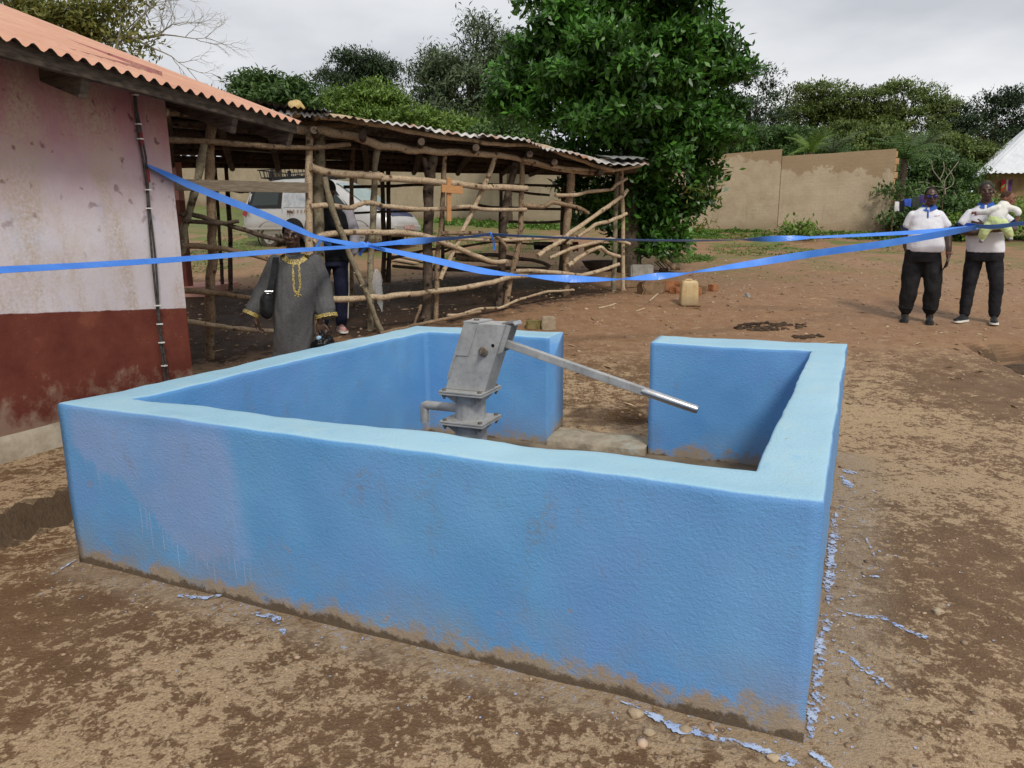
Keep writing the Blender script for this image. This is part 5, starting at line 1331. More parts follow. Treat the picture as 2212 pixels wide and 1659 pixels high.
# ------------------------------------------------------------------ hut on the right
def hut():
    Y = 31.0; c = at_y(2128, 374, Y); t = at_y(2064, 403, Y + 3.2); ap = at_y(2290, 215, Y + 3.0)
    zb = T(c.x, Y) - .1
    root = empty('mud_hut', (c.x + 2, Y + 2, zb), 'brown mud hut with pale corrugated metal hip roof at the right edge', 'hut')
    mud = simple('mud_wall', (.20, .125, .065), (.32, .215, .12), 3, .95, .5, 20)
    fr = V((7.0, -.3, 0)); e2 = c + V((8.5, .6, 0)); e2.z = c.z
    t2 = V((t.x + 7.5, t.y + 3.5, t.z))
    wi = [V((c.x + .75, c.y + .75, 0)), V((c.x + 8, c.y + 1.2, 0)), V((c.x + 7.5, c.y + 7, 0)), V((t.x + .75, t.y - .2, 0))]
    n = 4
    for i in range(n):
        a, b = wi[i], wi[(i+1) % n]; d = (b - a).normalized(); nn = V((d.y, -d.x, 0))
        MB().prism([V((a.x, a.y, zb)), V((b.x, b.y, zb)), V((b.x, b.y, c.z + .12)), V((a.x, a.y, c.z + .12))], -nn*.2).build('wall', mud, root)
    tin = simple('galvanised_roof', (.62, .64, .66), (.72, .74, .76), 3, .45, metallic=.25)
    # hip roof strips: each sheet runs from the eave up to the ridge
    def slope(a, b, top_a, top_b, nst):
        for k in range(nst):
            f0, f1 = k/nst, (k+1)/nst
            vs = []; fs = []; m_ = 8
            for i in range(m_+1):
                f = f0 + (f1 - f0)*i/m_ ; p, q = lerp(a, b, f), lerp(top_a, top_b, f); w = .025*(1 if i % 2 else -1)
                vs += [p + V((0, 0, w)), q + V((0, 0, w))]
            for i in range(m_): fs.append((2*i, 2*i+2, 2*i+3, 2*i+1))
            MB().add(vs, fs).build('roof_sheet', tin, root, fixn=False)
    ap2 = ap + V((4, .5, 0))
    slope(t, c, ap, ap, 5); slope(c, e2, ap + V((.0, -.02, .0)), ap2, 8)
    MB().tube([c, ap], .06, 8).build('hip_ridge', tin, root, True)
    hd = simple('dark_post', (.09, .06, .035), (.16, .1, .06), 5, .9)
    for x_, y_ in ((2118, 385),): 
        p = at_y(x_, y_, Y + .4); MB().tube([V((p.x, p.y, zb)), V((p.x, p.y, c.z))], .06, 8).build('post', hd, root)
    # garments hanging under the eave
    for lab, x, w, h, col in (('red cloth hanging under the hut eave', 2168, 9, 26, (.45, .03, .05)), ('dark purple cloth hanging under the hut eave', 2183, 9, 30, (.10, .04, .14)), ('cream cloth hanging between the red and purple cloths under the hut eave', 2176, 5, 24, (.45, .35, .25))):
        garment(lab, x, 388, w, h, Y + .55, col, 'cloths under the hut eave')
def garment(label, x, y, w, h, Y, col, group, nm='garment'):
    """piece of washing folded over a line, gently creased, real thickness"""
    a = at_y(x - w/2, y, Y); b = at_y(x + w/2, y, Y); c = at_y(x, y + h, Y); H = a.z - c.z; wd = (b - a).length; n = 7; vs = []; fs = []; sd = random.random()*9
    for side in (-1, 1):
        for i in range(n+1):
            for k in range(5):
                t = k/4; u = i/n
                drop = H*(1 if side < 0 else .8)*(1 + .08*math.sin(u*7 + sd)); q = lerp(a, b, u*(1 - .08*t) + .04*t)
                vs.append(V((q.x, q.y + side*(.012 + .03*t) + .03*math.sin(u*11 + sd)*t, q.z - drop*t)))
    for s_ in range(2):
        for i in range(n):
            for k in range(4):
                p = s_*(n+1)*5 + i*5 + k; fs.append((p, p+5, p+6, p+1))
    for i in range(n): fs.append((i*5, (i+1)*5, (n+1)*5 + (i+1)*5, (n+1)*5 + i*5))
    m = simple('cloth_' + str(random.random())[2:6], tuple(q*.8 for q in col), col, 9, .9, .3, 30)
    return MB().add(vs, fs).build(nm, m, smooth=True, label=label, cat='garment', group=group)
hut()
# washing line between the thicket and the sapling
def clothesline():
    Y = 19.6; a, b = at_y(1932, 436, Y), at_y(2040, 408, Y)
    r = simple('cord', (.2, .18, .15), rough=.8)
    ends = []
    lp = empty('washing_line', (a.x, Y, T(a.x, Y)), 'washing line strung on two sticks behind the man in sunglasses', 'line')
    MB().tube([a, lerp(a, b, .5) - V((0, 0, .04)), b], .008, 6).build('cord', r, lp)
    for q in (a, b): MB().tube([V((q.x, q.y, T(q.x, q.y) - .1)), q + V((0, 0, .05))], .012, 7).build('stick', BK_DARK, lp)
    for lab, f, w, h, col in (('white cloth at the left end of the washing line', .05, 9, 20, (.7, .7, .7)), ('black garment on the washing line next to the white cloth', .14, 13, 24, (.015, .015, .02)), ('bright blue garment on the washing line', .27, 16, 16, (.04, .09, .42)), ('dark grey green garment in the middle of the washing line', .43, 18, 22, (.04, .05, .045)),
                              ('dark purple garment on the washing line', .58, 14, 18, (.06, .04, .16)), ('yellow garment on the washing line', .70, 9, 16, (.55, .42, .04)), ('red garment on the washing line beside the man in sunglasses', .80, 13, 16, (.5, .03, .02))):
        q = lerp(a, b, f); d = (q - CAMP); k = d.dot(FWD); x = d.dot(RIGHT)/k*FPX + PW/2; y = PH/2 - d.dot(UP)/k*FPX
        garment(lab, x, y + 1, w, h, Y, col, 'garments on the washing line')
clothesline()
# washing and a basin beneath the big tree, seen through the shed rails
for lab, z, x, y, w, h, col in (('black cloth hanging low behind the shed rails', 'Z4', 1190, 1090, 150, 60, (.015, .013, .02)), ('dark red cloth hanging low behind the shed rails under the tree', 'Z4', 1430, 1090, 45, 70, (.16, .02, .04)), ('mustard yellow cloth hanging low behind the shed rails under the tree', 'Z4', 1550, 1105, 110, 75, (.32, .22, .07))):
    k = ZR[z][2]*1.1573; q = px(z, x, y); garment(lab, q[0], q[1], w/k, h/k, 14.6 if 'black' not in lab else 14.5, col, 'cloths behind the shed')
bp = ground(*px('Z4', 1620, 1300)); 
mm = MB().lathe(bp + V((0, 0, .0)), (0, 0, 1), [(.01, .22), (.05, .30), (.17, .38), (.185, .39), (.175, .365), (.06, .27), (.03, .2)], 24)
mm.build('basin', simple('dark_tin', (.05, .045, .04), (.12, .1, .09), 10, .5, metallic=.4), smooth=True, label='wide dark metal basin on the ground under the tree', cat='basin')
# ------------------------------------------------------------------ things in the yard
def jerrycan():
    b = ground(1487, 660); k = (b - CAMP).dot(FWD)/FPX
    def spx(x, y): return px('S', x, y)
    root = empty('jerrycan', b, 'dirty cream plastic jerrycan standing on the ground behind the blue wall', 'jerrycan')
    s = NT('dirty_cream_plastic'); P = s.co(); a = s.noise(P, 9, 5, .65); z = s.sep(P)[2]
    c = s.mix(s.rng(a, .35, .65), (.58, .44, .24), (.50, .34, .15)); c = s.mix(s.rng(z, .04, .17, .55, 0), c, (.33, .26, .18))
    m = s.done(c, .5, s.bump(a, .15, .01))
    W_, D_, H_ = 38*k, 24*k, 57*k; rings = []
    prof = [(0, .84), (.015, .93), (.06, .98), (.12, 1.0), (.5, 1.0), (.78, .985), (.86, .97), (.93, .92), (.97, .84), (.99, .70)]
    for h, f in prof:
        rg = []
        for i in range(28):
            a_ = 2*math.pi*i/28; ca, sa = math.cos(a_), math.sin(a_); e = .32
            x = math.copysign(abs(ca)**e, ca)*W_/2*f*(1.02 - .06*h); y = math.copysign(abs(sa)**e, sa)*D_/2*f
            rg.append(b + V((x + .02*h*0, y, h*H_*.95)))
        rings.append(rg)
    body = MB().loft(rings).build('body', m, root, True)
    # moulded handle and neck with cap
    top = b + V((0, 0, H_*.95))
    MB().tube(smooth_pts([top + V((-.055, 0, -.02)), top + V((-.045, 0, .006)), top + V((.02, 0, .009)), top + V((.04, 0, -.012))], 5), .013, 10).build('handle', m, root, True)
    MB().lathe(top + V((.065, 0, -.03)), (.15, 0, 1), [(0, .026), (.028, .026), (.03, .022)], 16).build('neck', m, root, True)
    for sx in (-1, 1):
        MB().box(b + V((sx*W_*.22, -D_/2 - .0005, H_*.5)), (.012, .006, H_*.55)).build('rib', m, body, bevel=.002)
jerrycan()
def stones():
    grey = simple('concrete_block', (.26, .245, .215), (.38, .36, .32), 10, .95, .6, 50); brn = simple('brown_stone', (.16, .10, .055), (.28, .185, .11), 8, .95, .7, 40); redm = simple('laterite', (.26, .10, .045), (.38, .17, .08), 10, .95, .7, 50)
    def blk(label, x0, y0, x1, y1, mat, dp, nm, rotz=0, rough_=.15, sub=3, cat='stone'):
        b = ground(*px('S', (x0 + x1)/2, y1)); k = (b - CAMP).dot(FWD)/FPX/(ZR['S'][2]*1.1573); w, h = (x1 - x0)*k, (y1 - y0)*k
        bm = bmesh.new(); bmesh.ops.create_cube(bm, size=1); bmesh.ops.bevel(bm, geom=list(bm.edges), offset=.07, segments=2, affect='EDGES'); bmesh.ops.subdivide_edges(bm, edges=list(bm.edges), cuts=2, use_grid_fill=True)
        rot = Matrix.Rotation(rotz, 3, 'Z'); m = MB(); vs = []
        for v in bm.verts:
            q = v.co + mnoise.noise_vector(v.co*2.2 + V((x0*.01, 0, 0)))*rough_; vs.append(b + V((0, dp*.5, 0)) + rot @ V((q.x*w, q.y*dp, (q.z + .47)*h)))
        m.add(vs, [[v.index for v in f.verts] for f in bm.faces]); bm.free()
        return m.build(nm, mat, smooth=True, label=label, cat=cat)
    o = blk('upright grey concrete block at the foot of the big tree', 220, 380, 570, 570, grey, .2, 'concrete_block', .05, .04, cat='block')
    blk('flat brown stone slab beside the right shed post', 145, 610, 420, 735, brn, .3, 'stone', -.1, .08)
    blk('long rounded brown rock beneath the blue ribbon by the shed corner', 372, 630, 735, 835, brn, .25, 'rock', .2, .16)
    blk('broken reddish laterite lump between the brown rock and the jerrycan', 735, 690, 860, 800, redm, .14, 'rock', .3, .25)
    blk('small reddish laterite lump right next to the jerrycan', 850, 730, 960, 830, redm, .12, 'rock', .9, .25)
    blk('reddish laterite heap behind the jerrycan', 740, 640, 1000, 730, redm, .2, 'rock', .1, .25)
    blk('small reddish brick piece touching the right side of the jerrycan', 1235, 730, 1312, 848, redm, .1, 'brick', .2, .1, cat='brick')
    blk('brown half brick right of the jerrycan', 1262, 695, 1395, 825, brn, .12, 'brick', -.1, .1, cat='brick')
    blk('tilted reddish brick lying farther right of the jerrycan', 1440, 685, 1560, 790, redm, .12, 'brick', .6, .12, cat='brick')
    blk('small pale stone on the ground well right of the jerrycan', 1990, 820, 2060, 882, grey, .07, 'stone', .6, .2)
    blk('pale kerb block end with moss near the back corner of the blue wall', *[(a - b) for a, b in zip((0, 0, 0, 0), (0, 0, 0, 0))], grey, .1, 'block') if 0 else None
    # mossy kerb piece behind the pump (Q2 region)
    def q2blk(label, x0, y0, x1, y1, mat, dp, nm, rz=0):
        ox, oy, kk = ZR['Q2']; sx, sy, sk = ZR['S']
        f = lambda x, y: ((ox + x/kk - sx)*sk, (oy + y/kk - sy)*sk)
        a, b_ = f(x0, y0), f(x1, y1); return blk(label, a[0], a[1], b_[0], b_[1], mat, dp, nm, rz, .08, cat='block')
    q2blk('pale broken kerb block behind the back wall next to the pump head', 1820, 610, 1975, 765, simple('pale_kerb', (.30, .235, .16), (.42, .34, .24), 12, .95, .5, 50), .16, 'kerb_block')
    q2blk('mossy green topped kerb block behind the pump head', 1640, 655, 1815, 755, simple('mossy_kerb', (.11, .10, .025), (.23, .18, .08), 9, .95, .5, 50), .2, 'kerb_block')
    # firewood
    for i, (lab, a, b_, w) in enumerate((('forked firewood stump on the woodheap by the tree', (720, 290), (900, 440), 70), ('thick firewood butt at the right of the woodheap', (840, 420), (985, 420), 90), ('dark hollow log end low in the woodheap', (670, 480), (790, 480), 90),
                                          ('upright dark stick at the back of the woodheap', (848, 250), (868, 360), 26), ('thin slanting stick leftmost in the woodheap', (585, 330), (700, 440), 16), ('second thin slanting stick in the woodheap', (620, 320), (740, 440), 18), ('third thin slanting stick in the woodheap', (680, 315), (800, 440), 18), ('thin stick lying across the front of the woodheap', (560, 470), (900, 500), 16))):
        Yw = ground(*px('S', 800, 545)).y; pa, pb = at_y(*px('S', *a), Yw + .12*(i % 3)), at_y(*px('S', *b_), Yw + .12*(i % 3)); k = Yw/FPX/(ZR['S'][2]*1.1573)
        for q in (pa, pb): q.z = max(q.z, T(q.x, q.y) + .02)
        m = MB(); m.tube([pa, lerp(pa, pb, .5) + V((0, 0, .01)), pb], [w*k/2*.9, w*k/2, w*k/2*1.05], 9); m.build('firewood', BK_MID if i in (0, 1) else BK_DARK, smooth=True, label=lab, cat='firewood', group='firewood by the tree')
    # fallen branches on the ground near the shed
    for lab, pts, w in (('bare fallen stick on the earth in front of the right shed corner', [(1280, 645), (1300, 667), (1330, 660)], .013), ('pale fallen twig tangle by the brown rock', [(500, 970), (560, 910), (640, 840)], .014), ('long thin fallen stick left of the jerrycan', [(300, 1110), (380, 1080), (440, 1060)], .01)):
        z = 'D' if 'corner' in lab else 'S'; P = [ground(*px(z, *q)) if z == 'S' else ground(*q) for q in pts]
        if z == 'D': P = [ground(1292, 668), ground(1310, 664), ground(1330, 658)]
        MB().tube(smooth_pts([q + V((0, 0, w)) for q in P], 4), w, 7).build('fallen_stick', BK_PALE, smooth=True, label=lab, cat='stick')
stones()

# ------------------------------------------------------------------ van
def van():
    b = ground(585, 537); Yv = 19.6
    g0 = at_y(588, 536, Yv); g0.z = 0
    yaw = R(-22)
    ex = V((math.cos(yaw), math.sin(yaw), 0)); ey = V((-math.sin(yaw), math.cos(yaw), 0))   # ex forward (image right), ey its left (away)
    zr = at_y(588, 536, Yv).z
    O = V((g0.x, Yv, zr)) - ex*.95                     # rear bumper centre line projected: rear wheel 0.95 m ahead of the tail
    O = O + ey*.80
    def L(x, y, z): return O + ex*x + ey*y + V((0, 0, z))
    root = empty('parked_van', O, 'silver people carrier with dark blue bonnet parked behind the shed', 'van')
    ps = NT('silver_paint'); P = ps.co(); a = ps.noise(P, 2.5, 4, .6); zz_ = ps.sep(P)[2]
    pc = ps.mix(ps.rng(a, .3, .7), (.47, .46, .44), (.54, .535, .52)); pc = ps.mix(ps.rng(zz_, .75, .25, 0, .55), pc, (.36, .29, .21))
    silver = ps.done(pc, .35, None, Metallic=.35)
    navy = simple('navy_paint', (.02, .025, .075), (.03, .035, .09), 6, .25)
    glass = simple('dark_glass', (.035, .045, .045), rough=.08); wind = simple('windscreen', (.20, .27, .26), (.26, .33, .31), 3, .08)
    rub = simple('tyre_rubber', (.03, .027, .024), (.10, .075, .05), 14, .9, .3, 60); trim = simple('black_trim', (.02, .02, .02), rough=.6)
    rimm = simple('alloy', (.42, .41, .39), (.30, .27, .22), 12, .45, metallic=.5)
    # stations: x, zbot, zbelt, ztop, half width low, belt, top
    ST = [(0.0, .46, .84, .90, .70, .68, .64), (.06, .36, .95, 1.05, .80, .79, .70), (.14, .30, 1.02, 1.30, .84, .84, .70), (.32, .28, 1.06, 1.66, .86, .86, .68), (.55, .28, 1.06, 1.74, .88, .87, .68), (1.3, .27, 1.05, 1.80, .90, .88, .69),
          (2.1, .27, 1.03, 1.80, .90, .88, .69), (2.75, .27, 1.01, 1.74, .90, .88, .68), (3.1, .27, 1.00, 1.60, .90, .88, .68), (3.5, .27, .99, 1.34, .90, .87, .70), (3.95, .27, .96, 1.05, .89, .85, .74), (4.2, .27, .90, .97, .87, .82, .72), (4.5, .28, .76, .86, .82, .76, .66), (4.66, .34, .64, .74, .72, .68, .58), (4.72, .42, .56, .62, .62, .58, .5)]
    def ring(s, top=True):
        x, zb, zl, zt, w0, w1, w2 = s
        R_ = [(w0*.92, zb), (w0, zb + .12), (w0*1.01, (zb + zl)/2), (w1, zl), (lerp(w1, w2, .55), lerp(zl, zt, .6)), (w2, zt - .05 if zt - zl > .2 else zt - .02), (w2*.8, zt), (w2*.4, zt + .015)]
        R_ = R_ + [(-y, z) for y, z in reversed(R_)]
        return [L(x, y, z) for y, z in R_]
    MB().loft([ring(s) for s in ST]).build('body', silver, root, True)
    def st(x):
        for a_, b_ in zip(ST[:-1], ST[1:]):
            if a_[0] <= x <= b_[0]:
                t = (x - a_[0])/(b_[0] - a_[0]); return [lerp(p, q, t) for p, q in zip(a_, b_)]
    def sidept(x, f, off, sgn):
        _, zb, zl, zt, w0, w1, w2 = st(x); zt = zt - .05
        y = lerp(w1, w2, f*.92); z = lerp(zl, zt, f); return L(x, sgn*(y + off), z)
    def window(xs, f0, f1, mat, nm, off=.012, sgn=-1, slant0=0, slant1=0, parent=root):
        n = 8; vs = []; fs = []
        for i in range(n+1):
            for j in range(4):
                f = f0 + (f1 - f0)*j/3; x = lerp(xs[0] + slant0*j/3, xs[1] + slant1*j/3, i/n); vs.append(sidept(min(x, 4.1), f, off, sgn))
        for i in range(n):
            for j in range(3):
                q = i*4 + j; fs.append((q, q+4, q+5, q+1))
        o = MB().add(vs, fs).build(nm, mat, parent, True, fixn=False); return o
    plas = simple('taped_plastic', (.28, .30, .33), (.46, .47, .48), 7, .35, .5, 18)
    for sg in (-1, 1):
        w = window((.20, 1.42), -.02, .97, trim, 'window', .012, sg, .14, .0)
        window((.42, 1.30), .10, .86, glass, 'pane', .018, sg, .10, .02, w)
        window((1.47, 2.36), .02, .94, plas if sg < 0 else glass, 'window', .016, sg, .06, .0)
        w = window((2.42, 3.72), -.02, .95, trim, 'window', .012, sg, .0, -.75)
        window((2.50, 3.60), .06, .88, glass, 'pane', .018, sg, .0, -.68, w)
    # windscreen and bonnet panels laid on the upper surface
    def toppanel(x0, x1, wf, mat, nm, off=.014):
        n = 10; vs = []; fs = []; m_ = 8
        for i in range(n+1):
            s = st(lerp(x0, x1, i/n)); 
            for j in range(m_+1):
                u = -1 + 2*j/m_; y = u*s[6]*wf; z = s[3] + .015*(1 - abs(u)) + off - (.045*max(0, abs(u) - .75)/.25 if wf > .9 else 0); vs.append(L(s[0], y, z))
        for i in range(n):
            for j in range(m_):
                q = i*(m_+1) + j; fs.append((q, q+m_+1, q+m_+2, q+1))
        return MB().add(vs, fs).build(nm, mat, root, True, fixn=False)
    toppanel(2.98, 3.93, .90, wind, 'windscreen'); toppanel(4.0, 4.60, .86, navy, 'bonnet')
    # rear lamp, headlamps, grille, plate, bumpers, mirrors, door seams
    redl = simple('rear_lamp', (.25, .02, .02), rough=.2); lamp = simple('headlamp', (.72, .68, .60), (.55, .40, .25), 12, .12)
    for sg in (-1, 1):
        MB().prism([sidept(.10, -.55, .004, sg), sidept(.27, -.50, .004, sg), sidept(.26, -.05, .004, sg), sidept(.14, -.02, .004, sg)], ey*sg*.014).build('rear_lamp', redl, root)
        def fr(x, f, o): 
            _, zb, zl, zt, w0, w1, w2 = st(x); return L(x, sg*(lerp(w0, w1, f) + o), lerp(zb, zl, f))
        MB().prism([fr(4.28, .80, .0), fr(4.58, .74, .0), fr(4.60, .93, -.02), fr(4.30, .98, -.02)], ey*sg*.02 + ex*.01).build('headlamp', lamp, root)
        MB().box(sidept(3.35, -.02, .10, sg), (.10, .16, .14), Matrix.Rotation(yaw, 3, 'Z')).build('mirror', silver, root, bevel=.02)
        MB().bar(L(.25, sg*.925, .52), L(4.2, sg*.93, .50), .02, .05).build('side_strip', silver, root, bevel=.006)
        for x_ in (1.44, 2.39, 3.62):
            MB().bar(fr(x_, .12, .004), fr(x_, .98, .004), .006, .008, ex).build('door_seam', trim, root)
        MB().bar(sidept(1.62, -.14, .012, sg), sidept(1.80, -.14, .012, sg), .02, .03).build('door_handle', trim, root, bevel=.004)
        MB().bar(sidept(2.55, -.14, .012, sg), sidept(2.73, -.14, .012, sg), .02, .03).build('door_handle', trim, root, bevel=.004)
        for x_ in (.95, 3.78):
            c = L(x_, sg*.80, .315); ax = ey*sg
            t = MB().lathe(c, ax, [(-.09, .30), (-.07, .318), (.06, .318), (.085, .30), (.09, .22), (.075, .20), (-.09, .20)], 28).build('wheel', rub, root, True)
            rm = MB().lathe(c, ax, [(.05, .205), (.078, .20), (.07, .17), (.05, .165), (.045, .0)], 24, caps=False)
            for q in range(6):
                an = q*math.pi/3; d_ = (ex*math.cos(an) + V((0, 0, 1))*math.sin(an)); rm.bar(c + ax*.066 + d_*.03, c + ax*.066 + d_*.185, .055, .02, ax)
            rm.lathe(c, ax, [(.05, .05), (.085, .045), (.087, .0)], 16, caps=False); rm.build('rim', rimm, t, True)
            MB().lathe(c - ax*.02, ax, [(.06, .40), (.128, .385)], 28, caps=False).build('wheel_arch', trim, root, True)
    MB().box(L(4.70, 0, .50), (.10, 1.3, .16), Matrix.Rotation(yaw, 3, 'Z')).build('front_bumper', silver, root, bevel=.03)
    MB().box(L(4.76, 0, .36), (.03, .9, .09), Matrix.Rotation(yaw, 3, 'Z')).build('air_intake', trim, root, bevel=.01)
    MB().box(L(4.765, 0, .52), (.012, .5, .11), Matrix.Rotation(yaw, 3, 'Z')).build('number_plate', simple('plate', (.55, .5, .47), (.42, .12, .1), 22, .5), root)
    MB().box(L(.02, 0, .52), (.12, 1.5, .2), Matrix.Rotation(yaw, 3, 'Z')).build('rear_bumper', silver, root, bevel=.04)
    # brown drip marks under the taped window
    dm = simple('brown_drips', (.28, .17, .09), rough=.8)
    for x_, h in ((1.62, .12), (1.70, .16), (1.80, .10), (1.93, .08), (2.05, .09), (2.16, .07)):
        MB().prism([sidept(x_, -.06, .012, -1), sidept(x_ + .04, -.06, .012, -1), sidept(x_ + .035, -.06 - h*1.6, .012, -1), sidept(x_ + .01, -.06 - h*1.4, .012, -1)], ey*-.003).build('drip_mark', dm, root)
    # black luggage basket on the roof
    rk = empty('roof_basket', L(1.3, 0, 1.84), 'black open luggage basket on top of the silver van', 'basket')
    z0, z1 = 1.86, 2.06; X0, X1, Wd = .55, 2.5, .55
    for z in (z0, z1):
        m = MB()
        e = .06 if z == z1 else 0
        cs = [L(X0 - e, -Wd - e, z), L(X1 + e, -Wd - e, z), L(X1 + e, Wd + e, z), L(X0 - e, Wd + e, z)]
        m.tube(cs + [cs[0]], .016, 7); m.build('rim_tube' if z == z1 else 'base_tube', trim, rk)
    for i in range(15):
        x = lerp(X0, X1, i/14)
        for sg in (-1, 1): MB().tube([L(x, sg*Wd, z0), L(x, sg*(Wd + .05), z1)], .010, 5).build('bar', trim, rk)
    for i in range(9):
        y = lerp(-Wd, Wd, i/8)
        for x in (X0, X1): MB().tube([L(x, y, z0), L(x + (.05 if x == X1 else -.05), y, z1)], .010, 5).build('bar', trim, rk)
        MB().tube([L(X0, y, z0), L(X1, y, z0)], .008, 5).build('floor_bar', trim, rk)
    for x in (.9, 1.5, 2.1):
        for sg in (-1, 1): MB().box(L(x, sg*(Wd + .012), 1.93), (.10, .03, .16), Matrix.Rotation(yaw, 3, 'Z')).build('clamp', trim, rk)
    for x in (.8, 2.2):
        for sg in (-1, 1): MB().box(L(x, sg*.5, 1.83), (.06, .05, .08), Matrix.Rotation(yaw, 3, 'Z')).build('foot', trim, rk)
van()
# ------------------------------------------------------------------ people
from mathutils.bvhtree import BVHTree
SKIN = NT('dark_skin'); _a = SKIN.noise(SKIN.co(), 14, 4, .6); SKIN = SKIN.done(SKIN.mix(SKIN.rng(_a, .3, .7), (.055, .028, .018), (.085, .045, .03)), .42, Subsurface_Weight=.05)
SKIN2 = simple('brown_skin', (.20, .09, .055), (.26, .125, .08), 12, .5)
HAIR = simple('black_hair', (.008, .007, .006), (.022, .02, .018), 90, .85, .8, 260)
GREYHAIR = simple('cropped_hair', (.02, .018, .016), (.07, .065, .06), 60, .8, .5, 200)
EYEW = simple('eye_white', (.34, .29, .25), rough=.4); EYEB = simple('iris', (.012, .008, .006), rough=.15)
LIP = simple('lip', (.10, .04, .035), rough=.45)
def remesh(mb, name, mat, parent, voxel, smooth=2, wrinkle=None, loc=None, rot=0, label=None):
    me0 = mb.mesh('tmp'); bm = bmesh.new(); bm.from_mesh(me0); bmesh.ops.recalc_face_normals(bm, faces=bm.faces); bm.to_mesh(me0); bm.free()
    ob = bpy.data.objects.new('tmp', me0); COL.objects.link(ob)
    r_ = ob.modifiers.new('r', 'REMESH'); r_.mode = 'VOXEL'; r_.voxel_size = voxel
    if smooth:
        s_ = ob.modifiers.new('s', 'SMOOTH'); s_.factor = .5; s_.iterations = smooth
    dg = bpy.context.evaluated_depsgraph_get(); dg.update()
    me = bpy.data.meshes.new_from_object(ob.evaluated_get(dg)); me.name = name
    bpy.data.objects.remove(ob); bpy.data.meshes.remove(me0)
    if wrinkle:
        sc, amp, sx = wrinkle
        n = len(me.vertices); nr = [v.normal.copy() for v in me.vertices]
        for v, q in zip(me.vertices, nr):
            p = v.co; k = mnoise.noise(V((p.x*sc*sx, p.y*sc*sx, p.z*sc))) + .5*mnoise.noise(V((p.x*sc*2.1*sx, p.y*sc*2.1*sx, p.z*sc*2.1 + 5)))
            v.co = p + q*k*amp
    me.polygons.foreach_set('use_smooth', [True]*len(me.polygons))
    o = bpy.data.objects.new(name, me); COL.objects.link(o); me.materials.clear(); me.materials.append(mat)
    o.parent = parent; ORG[o] = V((0, 0, 0))
    if label: o['label'] = label
    return o
def sub(mb, name, mat, parent, smooth=True, bevel=0):
    me = mb.mesh(name); bm = bmesh.new(); bm.from_mesh(me)
    if bevel: bmesh.ops.bevel(bm, geom=list(bm.edges), offset=bevel, segments=2, affect='EDGES', clamp_overlap=True)
    bmesh.ops.recalc_face_normals(bm, faces=bm.faces); bm.to_mesh(me); bm.free()
    o = bpy.data.objects.new(name, me); COL.objects.link(o); me.materials.append(mat); o.parent = parent; ORG[o] = V((0, 0, 0))
    if smooth: auto_smooth(me, 50)
    return o
def eloft(m, prof, n=20, p=2.3):
    """prof: (cx, cy, z, rx, ry)"""
    rings = []
    for cx_, cy_, z, rx, ry in prof:
        rg = []
        for i in range(n):
            a = 2*math.pi*i/n; c, s = math.cos(a), math.sin(a)
            rg.append(V((cx_ + math.copysign(abs(c)**(2/p), c)*rx, cy_ + math.copysign(abs(s)**(2/p), s)*ry, z)))
        rings.append(rg)
    return m.loft(rings)
def limb(m, pts, rad, n=12):
    S = smooth_pts([V(q) for q in pts], 4); k = len(S); rr = []
    for i in range(k):
        t = i/(k-1)*(len(rad)-1); j = min(int(t), len(rad)-2); rr.append(rad[j] + (rad[j+1] - rad[j])*(t - j))
    m.tube(S, rr, n)
    for q, r_ in ((S[0], rr[0]), (S[-1], rr[-1])): m.ell(q, (r_, r_, r_), None, 10, 7)
    return m
def hand(m, w, d, nrm, curl=.35, s=1.0, thumb=1):
    """w wrist, d pointing direction, nrm palm normal; five separate fingers"""
    d = V(d).normalized(); nrm = V(nrm); nrm = (nrm - d*nrm.dot(d)).normalized(); sd = d.cross(nrm)*thumb; w = V(w)
    mat = Matrix((sd, nrm, d)).transposed()
    m.ell(w + d*.045*s, (.041*s, .016*s, .055*s), mat, 12, 8)
    m.tube([w - d*.02, w + d*.02*s], [.027*s, .026*s], 10)
    for i, ln in enumerate((.070, .080, .074, .058)):
        off = (.030 - .020*i)*s; p = w + d*.085*s + sd*off; dd = (d + sd*(.12 - .08*i)).normalized(); pts = [p - dd*.02*s]
        c_ = curl*(.8 + .15*i)
        for j in range(3):
            pts.append(pts[-1] + dd*ln*s*(.45, .33, .25)[j] + (dd*.02*s if j == 0 else V((0, 0, 0)))); dd = (dd*math.cos(c_) + nrm*math.sin(c_)).normalized()
        m.tube(pts, [.0098*s, .0094*s, .0088*s, .0075*s], 8); m.ell(pts[-1], (.0075*s,)*3, None, 8, 6)
    p = w + d*.03*s + sd*.030*s; dd = (d*.75 + sd*.6 + nrm*.25).normalized(); pts = [p, p + dd*.035*s, p + dd*.035*s + (dd*.8 + d*.4).normalized()*.03*s]
    m.tube(pts, [.0125*s, .0115*s, .009*s], 8); m.ell(pts[-1], (.009*s,)*3, None, 8, 6)
